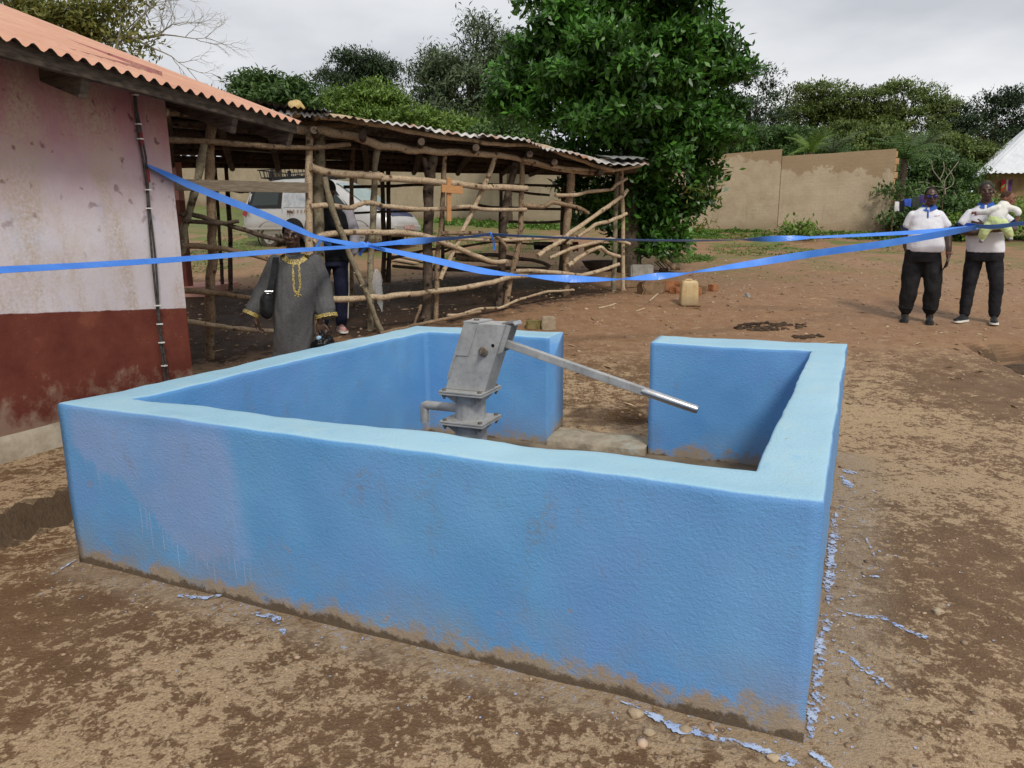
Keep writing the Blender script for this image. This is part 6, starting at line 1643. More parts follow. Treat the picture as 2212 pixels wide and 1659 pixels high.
def head(m, c, yaw=0, pitch=0, s=1.0):
    """adds a head with face to m; c = crown-to-chin centre; returns transform"""
    rot = Matrix.Rotation(yaw, 3, 'Z') @ Matrix.Rotation(pitch, 3, 'X'); c = V(c)
    def P(x, y, z): return c + rot @ (V((x, y, z))*s)
    def E_(x, y, z, a, b, d): m.ell(P(x, y, z), (a*s, b*s, d*s), rot, 16, 10)
    E_(0, .012, .025, .076, .094, .094); E_(0, -.022, -.045, .060, .070, .072); E_(0, -.045, -.088, .036, .040, .028)
    E_(0, -.083, .012, .050, .014, .012)                                  # brow
    m.tube([P(0, -.090, .008), P(0, -.106, -.025)], [.010*s, .015*s], 8); E_(0, -.098, -.030, .022, .015, .012)   # nose
    E_(.040, -.070, -.018, .022, .022, .02); E_(-.040, -.070, -.018, .022, .022, .02)                               # cheekbones
    E_(0, -.090, -.056, .026, .013, .008); E_(0, -.088, -.068, .024, .013, .009)                                    # lips
    for sg in (-1, 1): E_(sg*.077, .008, -.008, .010, .022, .032)
    return P, rot
def face_parts(P, rot, s, parent, glasses=None):
    for sg in (-1, 1):
        e = MB().ell(P(sg*.031, -.084, -.003), (.0105*s, .005*s, .0036*s), rot, 10, 6); eo = sub(e, 'eye', EYEW, parent)
        i = MB().ell(P(sg*.031, -.0885, -.003), (.0055*s, .003*s, .0040*s), rot, 8, 6); sub(i, 'iris', EYEB, eo)
        b = MB().tube([P(sg*.014, -.096, .016), P(sg*.032, -.094, .022), P(sg*.05, -.082, .017)], [.004*s, .0045*s, .003*s], 6); sub(b, 'eyebrow', HAIR, parent)
    l = MB().ell(P(0, -.098, -.062), (.024*s, .006*s, .0025*s), rot, 10, 6); sub(l, 'mouth_line', EYEB, parent)
def haircap(P, rot, s, parent, mat, thick=.008, front=.55, top=1.0, nm='hair'):
    m = MB(); vs = []; fs = []; nu, nv = 22, 9
    for lay, off in ((0, thick), (1, -.004)):
        for i in range(nv+1):
            ph = math.pi*.5*i/nv*1.12
            for j in range(nu):
                t = 2*math.pi*j/nu; lim = 1.0 if math.sin(t) > -.2 else front + (1 - front)*(math.sin(t) + 1)/.8
                q = ph*lim; r_ = (.076 + off, .094 + off, .094*top + off)
                vs.append(P(r_[0]*math.sin(q)*math.cos(t), .012 + r_[1]*math.sin(q)*math.sin(t), .025 + r_[2]*math.cos(q)))
    N = (nv+1)*nu
    for lay in (0, 1):
        for i in range(nv):
            for j in range(nu):
                a = lay*N + i*nu + j; b = lay*N + i*nu + (j+1) % nu; fs.append((a, b, b+nu, a+nu) if lay == 0 else (a, a+nu, b+nu, b))
    for j in range(nu):
        a = nv*nu + j; b = nv*nu + (j+1) % nu; fs.append((a, b, N + b, N + a))
    m.add(vs, fs); return sub(m, nm, mat, parent)
def shoe(parent, c, d, mat, sole=None, L=.27, nm='shoe'):
    c, d = V(c), V(d).normalized(); s = V((d.y, -d.x, 0)); m = MB(); rings = []
    for t, w, h in ((-.5, .55, .5), (-.46, .8, .85), (-.3, .95, 1.0), (-.1, .9, .95), (.1, .95, .68), (.28, 1.05, .5), (.42, .9, .42), (.5, .5, .3)):
        rg = []
        for i in range(14):
            a = 2*math.pi*i/14; zz_ = max(-.0, math.sin(a))*.085*h + (.022 if sole else .004); rg.append(c + d*(t*L + .05) + s*math.cos(a)*.045*w + V((0, 0, zz_)))
        rings.append(rg)
    m.loft(rings); o = sub(m, nm, mat, parent)
    if sole:
        k = MB(); pts = []
        for t, w in ((-.5, .5), (-.45, .85), (-.3, 1.0), (0, .95), (.28, 1.12), (.42, .98), (.5, .5)): pts.append((t, w))
        out = [c + d*(t*L + .05) + s*.047*w for t, w in pts] + [c + d*(t*L + .05) - s*.047*w for t, w in reversed(pts)]
        k.prism(out, (0, 0, .026)); sub(k, 'sole', sole, o)
    return o
def face_cam(root, extra=0, others=(), zref=0):
    """turn a figure (and what it holds) so that it faces the photographer"""
    b = root.location.copy(); a = -math.atan2(b.x, b.y) + extra; rt = Matrix.Rotation(a, 3, 'Z')
    root.rotation_euler.z = a
    k = -b.x/b.y*math.tan(_p)*math.cos(a)      # the offsets above were read off the picture: take out its leaning verticals
    for o, dz in [(root, 0)] + [(q, (q.location - b).z) for q in others]:
        seen = set()
        for c in [o] + list(o.children_recursive):
            if c.data is not None and c.data.name not in seen:
                seen.add(c.data.name)
                for v in c.data.vertices: v.co.x += k*v.co.z
        if o is not root: o.location.x += k*dz - k*zref
    root.location.x -= k*zref; b.x -= k*zref
    for o in others: o.location = b + rt @ (o.location - b); o.rotation_euler.z = a
WHITE = simple('white_polo', (.70, .70, .76), (.78, .78, .82), 5, .9, .25, 120)
ROYAL = simple('royal_blue_trim', (.03, .09, .36), (.05, .12, .42), 8, .85)
NAVYC = simple('navy_trim', (.012, .018, .06), (.02, .03, .09), 8, .85)
BLACKT = simple('black_trousers', (.010, .010, .011), (.022, .021, .022), 7, .85, .5, 26)
JEANS = simple('black_jeans', (.011, .011, .014), (.026, .026, .03), 9, .85, .5, 30)
SHOEB = simple('black_shoe', (.012, .012, .013), (.03, .03, .03), 10, .55); SOLE = simple('white_sole', (.72, .70, .64), rough=.7)
def polo(root, torso, sleeves, collar_c, cr=.07):
    m = MB(); eloft(m, torso, 22, 2.4)
    for a, b, r0, r1 in sleeves: limb(m, [a, lerp(V(a), V(b), .5), b], [r0, (r0 + r1)/2, r1])
    shirt = remesh(m, 'polo_shirt', WHITE, root, .011, 3, (9, .007, .8))
    for a, b, r0, r1 in sleeves:
        a, b = V(a), V(b); d = (b - a).normalized(); sub(MB().lathe(b, d, [(r1*.55, r1*1.04), (r1*.55 + .028, r1*1.06), (r1*.55 + .03, r1*.9)], 18, caps=False), 'cuff', NAVYC, shirt)
    c = V(collar_c); k = MB(); n = 26; rings = []
    for i in range(n+1):
        a = -math.pi/2 + .16 + (2*math.pi - .32)*i/n; ca, sa = math.cos(a), math.sin(a)
        front = max(0, -sa)
        p0 = c + V((ca*cr, sa*cr*.95 + .01, .028 - .030*front)); p1 = c + V((ca*(cr + .030), sa*(cr + .030) + .005, -.020 - .040*front**2))
        q = V((ca, sa, 0))*.006
        rings.append([p0, p0 + q*.5 + V((0, 0, .006)), p1 + q, p1 - q*.3])
    k.loft(rings); sub(k, 'collar', ROYAL, shirt)
    return shirt
def drape_bvh(o):
    me = o.data; return BVHTree.FromPolygons([v.co.copy() for v in me.vertices], [tuple(p.vertices) for p in me.polygons])
def front_hit(bvh, x, z, off=.004):
    r_ = bvh.ray_cast(V((x, -2, z)), V((0, 1, 0)))
    return (r_[0] + V((0, -off, 0))) if r_[0] else V((x, -.1, z))
def strip(bvh, pts, w, off=.004):
    """flat band of width w laid on the cloth along (x,z) points"""
    P = [V((x, 0, z)) for x, z in pts]; S = smooth_pts(P, 4) if len(P) > 2 else [lerp(P[0], P[1], i/6) for i in range(7)]
    m = MB(); vs = []; fs = []; n = len(S)
    for i, q in enumerate(S):
        d = (S[min(i+1, n-1)] - S[max(i-1, 0)]).normalized(); s = V((-d.z, 0, d.x))
        for k in (-.5, 0, .5): p = q + s*w*k; vs.append(front_hit(bvh, p.x, p.z, off))
    for i in range(n-1):
        for k in range(2): a = i*3 + k; fs.append((a, a+1, a+4, a+3))
    return m.add(vs, fs)

# ---- man in sunglasses
def man_sunglasses():
    b = ground(*px('Z6', 480, 1556)); 
    root = empty('person', b, 'man in white polo with blue collar and sunglasses, one hand in his pocket', 'person', 'people watching')
    h = 1.755; hx = .07
    m = MB()
    P, rot = head(m, (hx, -.01, h - .122), R(4), 0, 1.0)
    limb(m, [(hx*.9, .02, h - .20), (.02, .025, 1.47)], [.058, .062])
    eloft(m, [(-.03, .01, .90, .15, .10), (0, .01, 1.1, .16, .11), (.01, .01, 1.3, .17, .10), (.01, .01, 1.42, .15, .085), (.01, .01, 1.47, .09, .07)], 16)
    limb(m, [(-.14, .012, 1.395), (-.215, .025, 1.22), (-.245, .03, 1.16), (-.225, -.01, .98), (-.20, -.04, .90)], [.050, .046, .042, .036, .028]); hand(m, (-.20, -.04, .90), (.25, -.1, -1), (1, 0, 0), .3)
    limb(m, [(.16, .012, 1.395), (.235, .025, 1.22), (.255, .03, 1.15), (.258, -.02, .98), (.255, -.05, .90)], [.050, .046, .042, .036, .028]); hand(m, (.253, -.055, .885), (-.12, -.15, -1), (-1, -.2, 0), .5, 1.05, -1)
    for x0, x1, x2 in ((-.12, -.20, -.25), (.05, .07, .035)): limb(m, [(x0, .01, .9), (x1, -.005, .5), (x2, .03, .07)], [.08, .06, .04])
    body = remesh(m, 'body', SKIN, root, .008, 1)
    haircap(P, rot, 1.0, body, HAIR, .004, .35, .99)
    face_parts(P, rot, 1.0, body)
    g = MB(); blue = simple('blue_mirror_lens', (.02, .03, .16), (.05, .03, .2), 20, .08)
    for sg in (-1, 1):
        g.ell(P(sg*.034, -.094, -.003), (.027, .010, .019), rot, 14, 8); 
    go = sub(g, 'sunglasses', blue, body); f = MB(); f.tube([P(-.07, -.06, .006), P(-.03, -.102, .010), P(0, -.104, .008), P(.03, -.102, .010), P(.07, -.06, .006)], .0035, 6)
    for sg in (-1, 1): f.tube([P(sg*.07, -.06, .006), P(sg*.080, .0, .004)], .003, 6)
    sub(f, 'glasses_frame', EYEB, go)
    sh = polo(root, [(-.015, .005, .925, .215, .158), (-.005, 0, 1.0, .222, .172), (0, .0, 1.12, .212, .160), (.005, .01, 1.28, .196, .135), (.01, .015, 1.40, .182, .112), (.012, .02, 1.455, .14, .092), (.02, .02, 1.50, .085, .075)],
              [((-.140, .012, 1.395), (-.212, .02, 1.27), .066, .060), ((.160, .012, 1.395), (.232, .02, 1.27), .066, .060)], (.035, .012, 1.505), .068)
    bv = drape_bvh(sh)
    sub(strip(bv, [(.03, 1.47), (.028, 1.40), (.026, 1.36)], .02), 'placket', ROYAL, sh, False)
    lg = MB()
    for i, (x, z, w) in enumerate(((.10, 1.385, .012), (.115, 1.387, .010), (.128, 1.385, .008), (.145, 1.390, .014))): lg.v += []; q = strip(bv, [(x, z), (x + w, z)], .008, .005); lg.add(q.v, q.f)
    sub(lg, 'chest_logo', simple('logo_red', (.55, .18, .16), (.15, .2, .5), 60, .8), sh, False)
    t = MB(); eloft(t, [(-.03, .005, .97, .205, .15), (-.035, .0, .88, .215, .16), (-.035, 0, .80, .215, .15)], 20)
    for x0, x1, x2 in ((-.135, -.195, -.245), (.065, .075, .04)):
        limb(t, [(x0, 0, .86), (lerp(x0, x1, .5), -.01, .66), (x1, -.02, .46), (lerp(x1, x2, .6), .005, .28), (x2, .02, .17)], [.118, .118, .105, .098, .078]); eloft(t, [(x2, .02, .205, .085, .09), (x2, .02, .175, .092, .095), (x2, .02, .155, .07, .075)], 16)
    remesh(t, 'trousers', BLACKT, root, .012, 3, (7, .012, 1.3))
    for x, d in ((-.255, (-.05, -1, 0)), (.035, (.02, -1, 0))):
        s_ = MB(); limb(s_, [(x, .03, .165), (x, .03, .07)], [.045, .045]); sub(s_, 'sock', BLACKT, root)
        shoe(root, (x, -.02, 0), d, SHOEB, simple('dark_sole', (.035, .035, .035), rough=.8), .28)
    wt_ = MB().lathe(V((.257, -.045, .915)), (.05, .2, 1), [(-.012, .036), (.012, .036)], 16, caps=False); wo_ = sub(wt_, 'watch_strap', simple('tan_strap', (.30, .12, .07), rough=.6), root)
    sub(MB().lathe(V((.292, -.062, .915)), (1, -.3, 0), [(-.004, .017), (.004, .017)], 14), 'watch_face', GALVB, wo_)
    ph = MB().box((.215, -.105, .765), (.012, .07, .135), Matrix.Rotation(R(20), 3, 'Y')); o = sub(ph, 'phone', simple('black_phone', (.01, .01, .012), rough=.2), None, False, .004)
    o.location = b; tag(o, 'black phone held in the hanging hand of the man in sunglasses', 'phone')
    face_cam(root, 0, (o,))
man_sunglasses()

# ---- man holding a baby
def man_baby():
    b = ground(*px('Z6', 935, 1556))
    root = empty('person', b, 'man in white polo and black jeans holding a baby across his chest', 'person', 'people watching')
    h = 1.81; hx = .025; m = MB()
    P, rot = head(m, (hx, -.02, h - .125), R(2), R(3), 1.03)
    limb(m, [(hx, .015, h - .21), (.01, .02, 1.48)], [.060, .066])
    eloft(m, [(-.02, .01, .9, .15, .10), (0, .01, 1.1, .16, .11), (0, .01, 1.3, .17, .10), (0, .01, 1.42, .16, .085), (0, .01, 1.48, .09, .07)], 16)
    limb(m, [(-.15, .012, 1.40), (-.238, -.028, 1.25), (-.250, -.06, 1.18), (-.12, -.20, 1.16), (.06, -.235, 1.19)], [.050, .047, .045, .040, .030]); hand(m, (.07, -.24, 1.195), (1, .05, .15), (0, 1, .2), .5, 1.05, 1)
    limb(m, [(.15, .012, 1.40), (.265, -.022, 1.28), (.305, -.06, 1.21), (.20, -.22, 1.22), (.02, -.255, 1.245)], [.050, .047, .045, .040, .030]); hand(m, (.01, -.258, 1.25), (-1, .02, .12), (0, .9, .3), .7, 1.05, -1)
    for x0, x1, x2 in ((-.12, -.18, -.235), (.07, .115, .09)): limb(m, [(x0, .01, .9), (x1, -.005, .52), (x2, .03, .07)], [.08, .06, .04])
    body = remesh(m, 'body', SKIN, root, .008, 1)
    haircap(P, rot, 1.03, body, GREYHAIR, .004, .5, .99); face_parts(P, rot, 1.03, body)
    sh = polo(root, [(0, .005, .91, .215, .15), (0, 0, 1.0, .212, .15), (0, .0, 1.15, .210, .148), (0, .01, 1.28, .205, .135), (0, .015, 1.40, .192, .115), (.0, .02, 1.46, .15, .095), (.01, .02, 1.51, .088, .078)],
              [((-.150, .012, 1.40), (-.238, -.028, 1.28), .068, .064), ((.150, .012, 1.40), (.258, -.02, 1.305), .068, .064)], (.015, .012, 1.52), .07)
    bv = drape_bvh(sh); sub(strip(bv, [(-.105, 1.40), (-.075, 1.40)], .035, .005), 'chest_logo', simple('logo_rust', (.35, .08, .05), (.5, .2, .15), 40, .8), sh, False)
    t = MB(); eloft(t, [(-.005, .005, .96, .205, .145), (-.01, .0, .86, .215, .15), (-.015, 0, .80, .21, .14)], 20)
    for x0, x1, x2 in ((-.118, -.18, -.235), (.095, .12, .09)):
        limb(t, [(x0, 0, .84), (lerp(x0, x1, .5), -.005, .68), (x1, -.015, .50), (lerp(x1, x2, .6), .01, .28), (x2, .025, .12)], [.105, .10, .083, .075, .068])
    remesh(t, 'trousers', JEANS, root, .012, 3, (10, .008, .7))
    shoe(root, (-.255, -.03, 0), (-.45, -1, 0), SHOEB, SOLE, .29); shoe(root, (.09, -.02, 0), (.02, -1, 0), SHOEB, SOLE, .29)
    # baby
    bb = empty('person', b + V((.15, -.22, 1.3)), 'baby in white top and pale green trousers held by the standing man', 'person', 'people watching')
    o_ = V((.15, -.22, 1.3))
    def q(x, y, z): return V((x, y, z)) - o_
    m = MB(); P2, r2 = head(m, q(.245, -.20, 1.575), R(70), R(8), .80)
    limb(m, [q(.225, -.20, 1.52), q(.195, -.215, 1.47)], [.035, .045]); limb(m, [q(.19, -.22, 1.45), q(.12, -.245, 1.33)], [.066, .07])
    limb(m, [q(.13, -.28, 1.45), q(.02, -.28, 1.415), q(-.07, -.235, 1.41)], [.03, .025, .02]); hand(m, q(-.07, -.235, 1.41), (-1, .1, 0), (0, 1, 0), .5, .5)
    limb(m, [q(.26, -.24, 1.45), q(.34, -.25, 1.42), q(.35, -.26, 1.36)], [.03, .025, .02]); hand(m, q(.35, -.26, 1.36), (-.2, 0, -1), (0, 1, 0), .5, .5)
    limb(m, [q(.08, -.27, 1.28), q(.0, -.30, 1.18), q(-.03, -.28, 1.08)], [.05, .042, .03]); limb(m, [q(.2, -.26, 1.28), q(.245, -.29, 1.18), q(.26, -.27, 1.10)], [.05, .042, .03])
    body2 = remesh(m, 'body', SKIN2, bb, .007, 1); haircap(P2, r2, .80, body2, simple('baby_hair', (.04, .02, .015), (.09, .05, .035), 50, .9), .002, .4, .97); face_parts(P2, r2, .80, body2)
    t = MB(); limb(t, [q(.205, -.22, 1.485), q(.15, -.245, 1.39), q(.13, -.255, 1.345)], [.074, .090, .092]); limb(t, [q(.14, -.28, 1.46), q(.03, -.285, 1.42), q(-.06, -.245, 1.41)], [.045, .04, .033]); limb(t, [q(.25, -.24, 1.46), q(.335, -.255, 1.43), q(.352, -.265, 1.39)], [.045, .04, .033])
    remesh(t, 'white_top', simple('baby_white', (.72, .72, .66), (.8, .8, .75), 8, .9, .3, 60), bb, .009, 2, (14, .006, 1))
    t = MB(); limb(t, [q(.125, -.258, 1.335), q(.11, -.265, 1.29)], [.090, .094]); limb(t, [q(.08, -.275, 1.28), q(.0, -.305, 1.18), q(-.028, -.285, 1.10)], [.065, .055, .042]); limb(t, [q(.19, -.265, 1.28), q(.245, -.295, 1.18), q(.26, -.275, 1.12)], [.065, .055, .042])
    remesh(t, 'green_trousers', simple('pale_green', (.52, .62, .26), (.62, .70, .36), 8, .9, .3, 60), bb, .009, 2, (14, .006, 1))
    for x, y, z, s_ in ((-.035, -.285, 1.06, -1), (.27, -.275, 1.085, 1)):
        sub(MB().ell(q(x, y - .02, z), (.028, .042, .024), None, 12, 8), 'sock', simple('grey_sock', (.5, .5, .48), (.06, .06, .08), 26, .9), bb)
    face_cam(root, 0, (bb,))
man_baby()

# ---- man in the grey embroidered robe
def man_robe():
    Y = 6.78; c = at_y(*px('P6', 545, 300), Y); z0 = T(c.x, Y)
    root = empty('person', (c.x, Y, z0), 'man in long grey robe with gold embroidery standing behind the blue wall', 'person', 'people watching')
    kz = 1096.0
    def X(x): return (x - 545)/kz
    def Zc(y): return 1.634 - (y - 95)/kz - z0
    h = Zc(95); s = 1.10
    robe_m = simple('grey_robe_cloth', (.095, .095, .097), (.13, .13, .132), 60, .9, .3, 240); 
    gold = NT('gold_embroidery'); P_ = gold.co(); v_ = gold.voro(P_, 130); gold = gold.done(gold.mix(gold.rng(v_, .38, .52), (.78, .60, .17), (.12, .09, .03)), .5, gold.bump(v_, .5, .004))
    m = MB(); P, rot = head(m, (0, -.02, h - .135), R(-14), R(4), s)
    limb(m, [(0, .015, h - .20), (.005, .02, Zc(470))], [.062, .068])
    zs = Zc(500)
    eloft(m, [(0, .01, .75, .14, .10), (0, .01, zs - .3, .15, .10), (0, .01, zs - .05, .16, .09), (0, .015, zs + .02, .09, .07)], 16)
    hl, hr = V((X(170), -.06, Zc(1050))), V((X(815), -.08, Zc(1130)))
    limb(m, [(X(350), .01, Zc(540)), (X(260), .02, Zc(780)), hl + V((.02, .02, .05)), hl], [.05, .045, .035, .028]); hand(m, hl, (.25, -.25, -1), (.9, -.3, 0), .55, 1.15, 1)
    limb(m, [(X(770), .01, Zc(540)), (X(850), .02, Zc(800)), hr + V((0, .02, .05)), hr], [.05, .045, .035, .028]); hand(m, hr, (.0, -.05, -1), (0, -1, 0), 1.05, 1.15, -1)
    for sg in (-1, 1): limb(m, [(sg*.09, .01, .75), (sg*.09, .0, .4), (sg*.09, .02, .07)], [.08, .06, .045])
    body = remesh(m, 'body', SKIN, root, .007, 1)
    haircap(P, rot, s, body, HAIR, .014, .48, 1.06); face_parts(P, rot, s, body)
    t = MB(); cx_ = X(545)
    eloft(t, [(X(520), .02, .10, .185, .15), (X(525), .02, .3, .178, .145), (X(540), .01, Zc(1450), .180, .14), (X(550), .0, Zc(1100), .192, .145), (X(560), .0, Zc(850), .196, .14), (X(565), .005, Zc(650), .205, .13), (X(567), .012, Zc(530), .208, .112), (X(565), .018, Zc(475), .165, .095), (X(560), .02, Zc(440), .095, .08)], 24, 2.2)
    for a, e, b_, r0, r1 in (((X(375), .012, Zc(530)), (X(270), .01, Zc(760)), (X(155), -.03, Zc(985)), .082, .075), ((X(755), .012, Zc(530)), (X(830), .01, Zc(760)), (X(868), -.05, Zc(1020)), .085, .098)):
        limb(t, [a, e, b_], [r0, (r0 + r1)/2, r1])
    robe = remesh(t, 'robe', robe_m, root, .010, 2, (6, .010, 2.2))
    for (e, b_, r1) in ((V((X(270), .01, Zc(760))), V((X(155), -.03, Zc(985))), .075), (V((X(830), .01, Zc(760))), V((X(868), -.05, Zc(1020))), .098)):
        d = (b_ - e).normalized(); sub(MB().lathe(b_, d, [(r1*.45, r1*1.07), (r1*.45 + .034, r1*1.09), (r1*.45 + .036, r1*.9)], 22, caps=False), 'cuff_band', gold, robe)
    bv = drape_bvh(robe)
    cx2, cz2 = 563, 428
    arc = lambda rx, rz, a0, a1: [(X(cx2 + rx*math.cos(a)), Zc(cz2 - rz*math.sin(a))) for a in np.linspace(a0, a1, 12)]
    sub(strip(bv, arc(122, 88, R(188), R(352)), .046, .006), 'collar_band', gold, robe, False)
    sub(strip(bv, [(X(543), Zc(495)), (X(545), Zc(620)), (X(551), Zc(760)), (X(562), Zc(805)), (X(582), Zc(822)), (X(602), Zc(805)), (X(612), Zc(760)), (X(606), Zc(620)), (X(600), Zc(495))], .020, .005), 'placket_band', gold, robe, False)
    sub(strip(bv, [(X(558), Zc(858)), (X(585), Zc(835)), (X(622), Zc(855))], .012, .005), 'embroidered_tail', gold, robe, False)
    sub(strip(bv, [(X(588), Zc(830)), (X(594), Zc(868))], .010, .006), 'embroidered_tail', gold, robe, False)
    sub(strip(bv, [(X(571), Zc(500)), (X(577), Zc(640)), (X(582), Zc(790))], .018, .004), 'placket', robe_m, robe, False)
    shoe(root, (-.1, 0, 0), (-.2, -1, 0), SHOEB); shoe(root, (.08, 0, 0), (.2, -1, 0), SHOEB)
    # shoulder bag with strap
    bk = simple('black_nylon', (.010, .010, .011), (.022, .022, .023), 30, .6, .3, 140)
    bg_ = empty('shoulder_bag', V((c.x + X(290), Y - .10, z0 + Zc(1060))), 'black shoulder bag hanging at the side of the man in the grey robe', 'bag')
    off = V((c.x, Y, z0)) - ORG[bg_]
    def W_(x, y, z): return V((x, y, z)) + off
    m = MB(); rot_ = Matrix.Rotation(R(-8), 3, 'Y'); bc = W_(X(287), -.205, Zc(935))
    for dx, dz, a, b_, d in ((0, 0, .060, .075, .115), (.0, -.04, .062, .078, .09), (.0, .05, .052, .068, .07)): m.ell(bc + V((dx, 0, dz)), (a, b_, d), rot_, 18, 12)
    bo = remesh(m, 'bag_body', bk, bg_, .009, 2)
    sp = [W_(X(385), .05, Zc(455)), W_(X(372), -.135, Zc(500)), W_(X(352), -.195, Zc(640)), W_(X(318), -.225, Zc(790)), W_(X(300), -.225, Zc(825))]
    S = smooth_pts(sp, 5); m = MB(); vs = []; fs = []
    for i, q in enumerate(S):
        d = (S[min(i+1, len(S)-1)] - S[max(i-1, 0)]).normalized(); sd = V((1, .25, 0)); sd = (sd - d*sd.dot(d)).normalized()*.026; n_ = d.cross(sd).normalized()*.003
        vs += [q - sd + n_, q + sd + n_, q + sd - n_, q - sd - n_]
    for i in range(len(S)-1):
        for k in range(4): fs.append((i*4 + k, i*4 + (k+1) % 4, i*4 + 4 + (k+1) % 4, i*4 + 4 + k))
    m.add(vs, fs); sub(m, 'strap', bk, bg_, False)
    m = MB(); r0 = W_(X(312), -.245, Zc(802)); m.tube([r0 + V((-.035, 0, .008)), r0 + V((-.02, 0, -.012)), r0 + V((.02, 0, -.012)), r0 + V((.035, 0, .006)), r0 + V((-.035, 0, .008))], .005, 6); sub(m, 'buckle', GALVB, bg_)
    # black plastic bag in the hand
    pb = empty('plastic_bag', V((c.x + X(840), Y - .1, z0 + Zc(1480))), 'black plastic bag carried in the hand of the man in the grey robe', 'plastic bag')
    off = V((c.x, Y, z0)) - ORG[pb]
    gl = simple('shiny_black_plastic', (.008, .008, .009), rough=.22, bump=.9, bscale=22); m = MB(); bc = V((X(838), -.10, Zc(1400))) + off
    m.ell(bc, (.115, .085, .095), None, 20, 14); m.ell(bc + V((.02, 0, .055)), (.09, .065, .055), None, 16, 10); limb(m, [bc + V((.0, 0, .07)), V((X(815), -.085, Zc(1225))) + off], [.045, .016])
    remesh(m, 'bag_body', gl, pb, .008, 1, (24, .012, 1))
    m = MB(); m.ell(bc + V((-.035, -.03, .088)), (.030, .022, .022), None, 12, 8); remesh(m, 'blue_packet', simple('light_blue_packet', (.10, .30, .52), (.6, .7, .8), 30, .5), pb, .006, 1, (40, .004, 1))
    face_cam(root, 0, (bg_, pb), 1.4)
man_robe()

# ---- person in the shed seen between the poles
def man_shed():
    Y = 8.95; c = at_y(*px('Z3', 1500, 900), Y); z0 = T(c.x, Y)
    root = empty('person', (c.x, Y, z0), 'person in black vest, grey sleeves and navy tracksuit trousers behind the shed poles', 'person', 'people watching')
    h = at_y(*px('Z2', 1450, 870), Y).z - z0; k = h/1.80
    body_root = root
    m = MB(); q = lambda x, y, z: V((x*k, y*k, z*k))
    P, rot = head(m, q(-.03, .0, 1.68), R(165), 0, 1.02*k)
    limb(m, [q(-.03, 0, 1.6), q(0, 0, 1.47)], [.06*k, .066*k]); eloft(m, [(0, 0, .9*k, .15, .1), (0, 0, 1.2*k, .16, .1), (0, 0, 1.42*k, .16, .085), (0, 0, 1.47*k, .09, .07)], 16)
    limb(m, [q(-.2, 0, 1.42), q(-.26, -.03, 1.17), q(-.17, -.14, 1.0)], [.055, .045, .03]); hand(m, q(-.17, -.14, 1.0), (.3, -.6, -.4), (1, 0, 0), .5, 1, 1)
    limb(m, [q(.2, 0, 1.42), q(.26, .0, 1.17), q(.25, -.06, .94)], [.055, .045, .03]); hand(m, q(.25, -.06, .94), (0, -.2, -1), (-1, 0, 0), .4, 1, -1)
    for sg in (-1, 1): limb(m, [q(sg*.095, 0, .9), q(sg*.11, 0, .5), q(sg*.11, .02, .07)], [.08, .06, .042])
    body = remesh(m, 'body', SKIN, root, .009, 1); haircap(P, rot, 1.02*k, body, HAIR, .012, .9, 1.02); face_parts(P, rot, 1.02*k, body)
    blk = simple('black_vest', (.006, .006, .008), (.014, .014, .017), 12, .9, .3, 60); gry = simple('grey_jersey', (.30, .29, .33), (.38, .37, .41), 12, .9, .3, 60); nav = simple('navy_tracksuit', (.008, .010, .026), (.016, .019, .042), 9, .8, .3, 50)
    t = MB(); eloft(t, [(0, 0, .86*k, .215, .15), (0, 0, 1.05*k, .21, .145), (0, 0, 1.28*k, .22, .14), (0, 0, 1.42*k, .20, .115), (0, 0, 1.49*k, .09, .08)], 20); remesh(t, 'vest', blk, root, .012, 2, (8, .008, .8))
    for sg, e, w in ((-1, q(-.265, -.03, 1.17), q(-.18, -.13, 1.02)), (1, q(.27, .0, 1.17), q(.258, -.05, .98))):
        t = MB(); limb(t, [q(sg*.185, 0, 1.43), e, w], [.08, .072, .058]); remesh(t, 'sleeve', gry, root, .011, 2, (9, .008, 1))
    t = MB(); eloft(t, [(0, 0, .95*k, .19, .14), (0, 0, .8*k, .20, .14)], 18)
    for sg in (-1, 1): limb(t, [q(sg*.1, 0, .86), q(sg*.112, -.01, .5), q(sg*.112, .01, .12)], [.108, .085, .075])
    tr_ = remesh(t, 'trousers', nav, root, .012, 2, (8, .008, .8))
    for sg in (-1, 1): sub(MB().tube([q(sg*.205, -.02, .84), q(sg*.205, -.02, .5), q(sg*.192, 0, .16)], .006, 6), 'side_stripe', simple('stripe', (.6, .58, .5), rough=.8), tr_)
    rw = simple('red_white_shoe', (.55, .5, .48), (.4, .06, .05), 24, .6)
    for sg in (-1, 1): shoe(root, q(sg*.11, -.02, 0), (sg*.25, -1, 0), rw, SOLE, .28)
    face_cam(root, 0, (), .9)
man_shed()
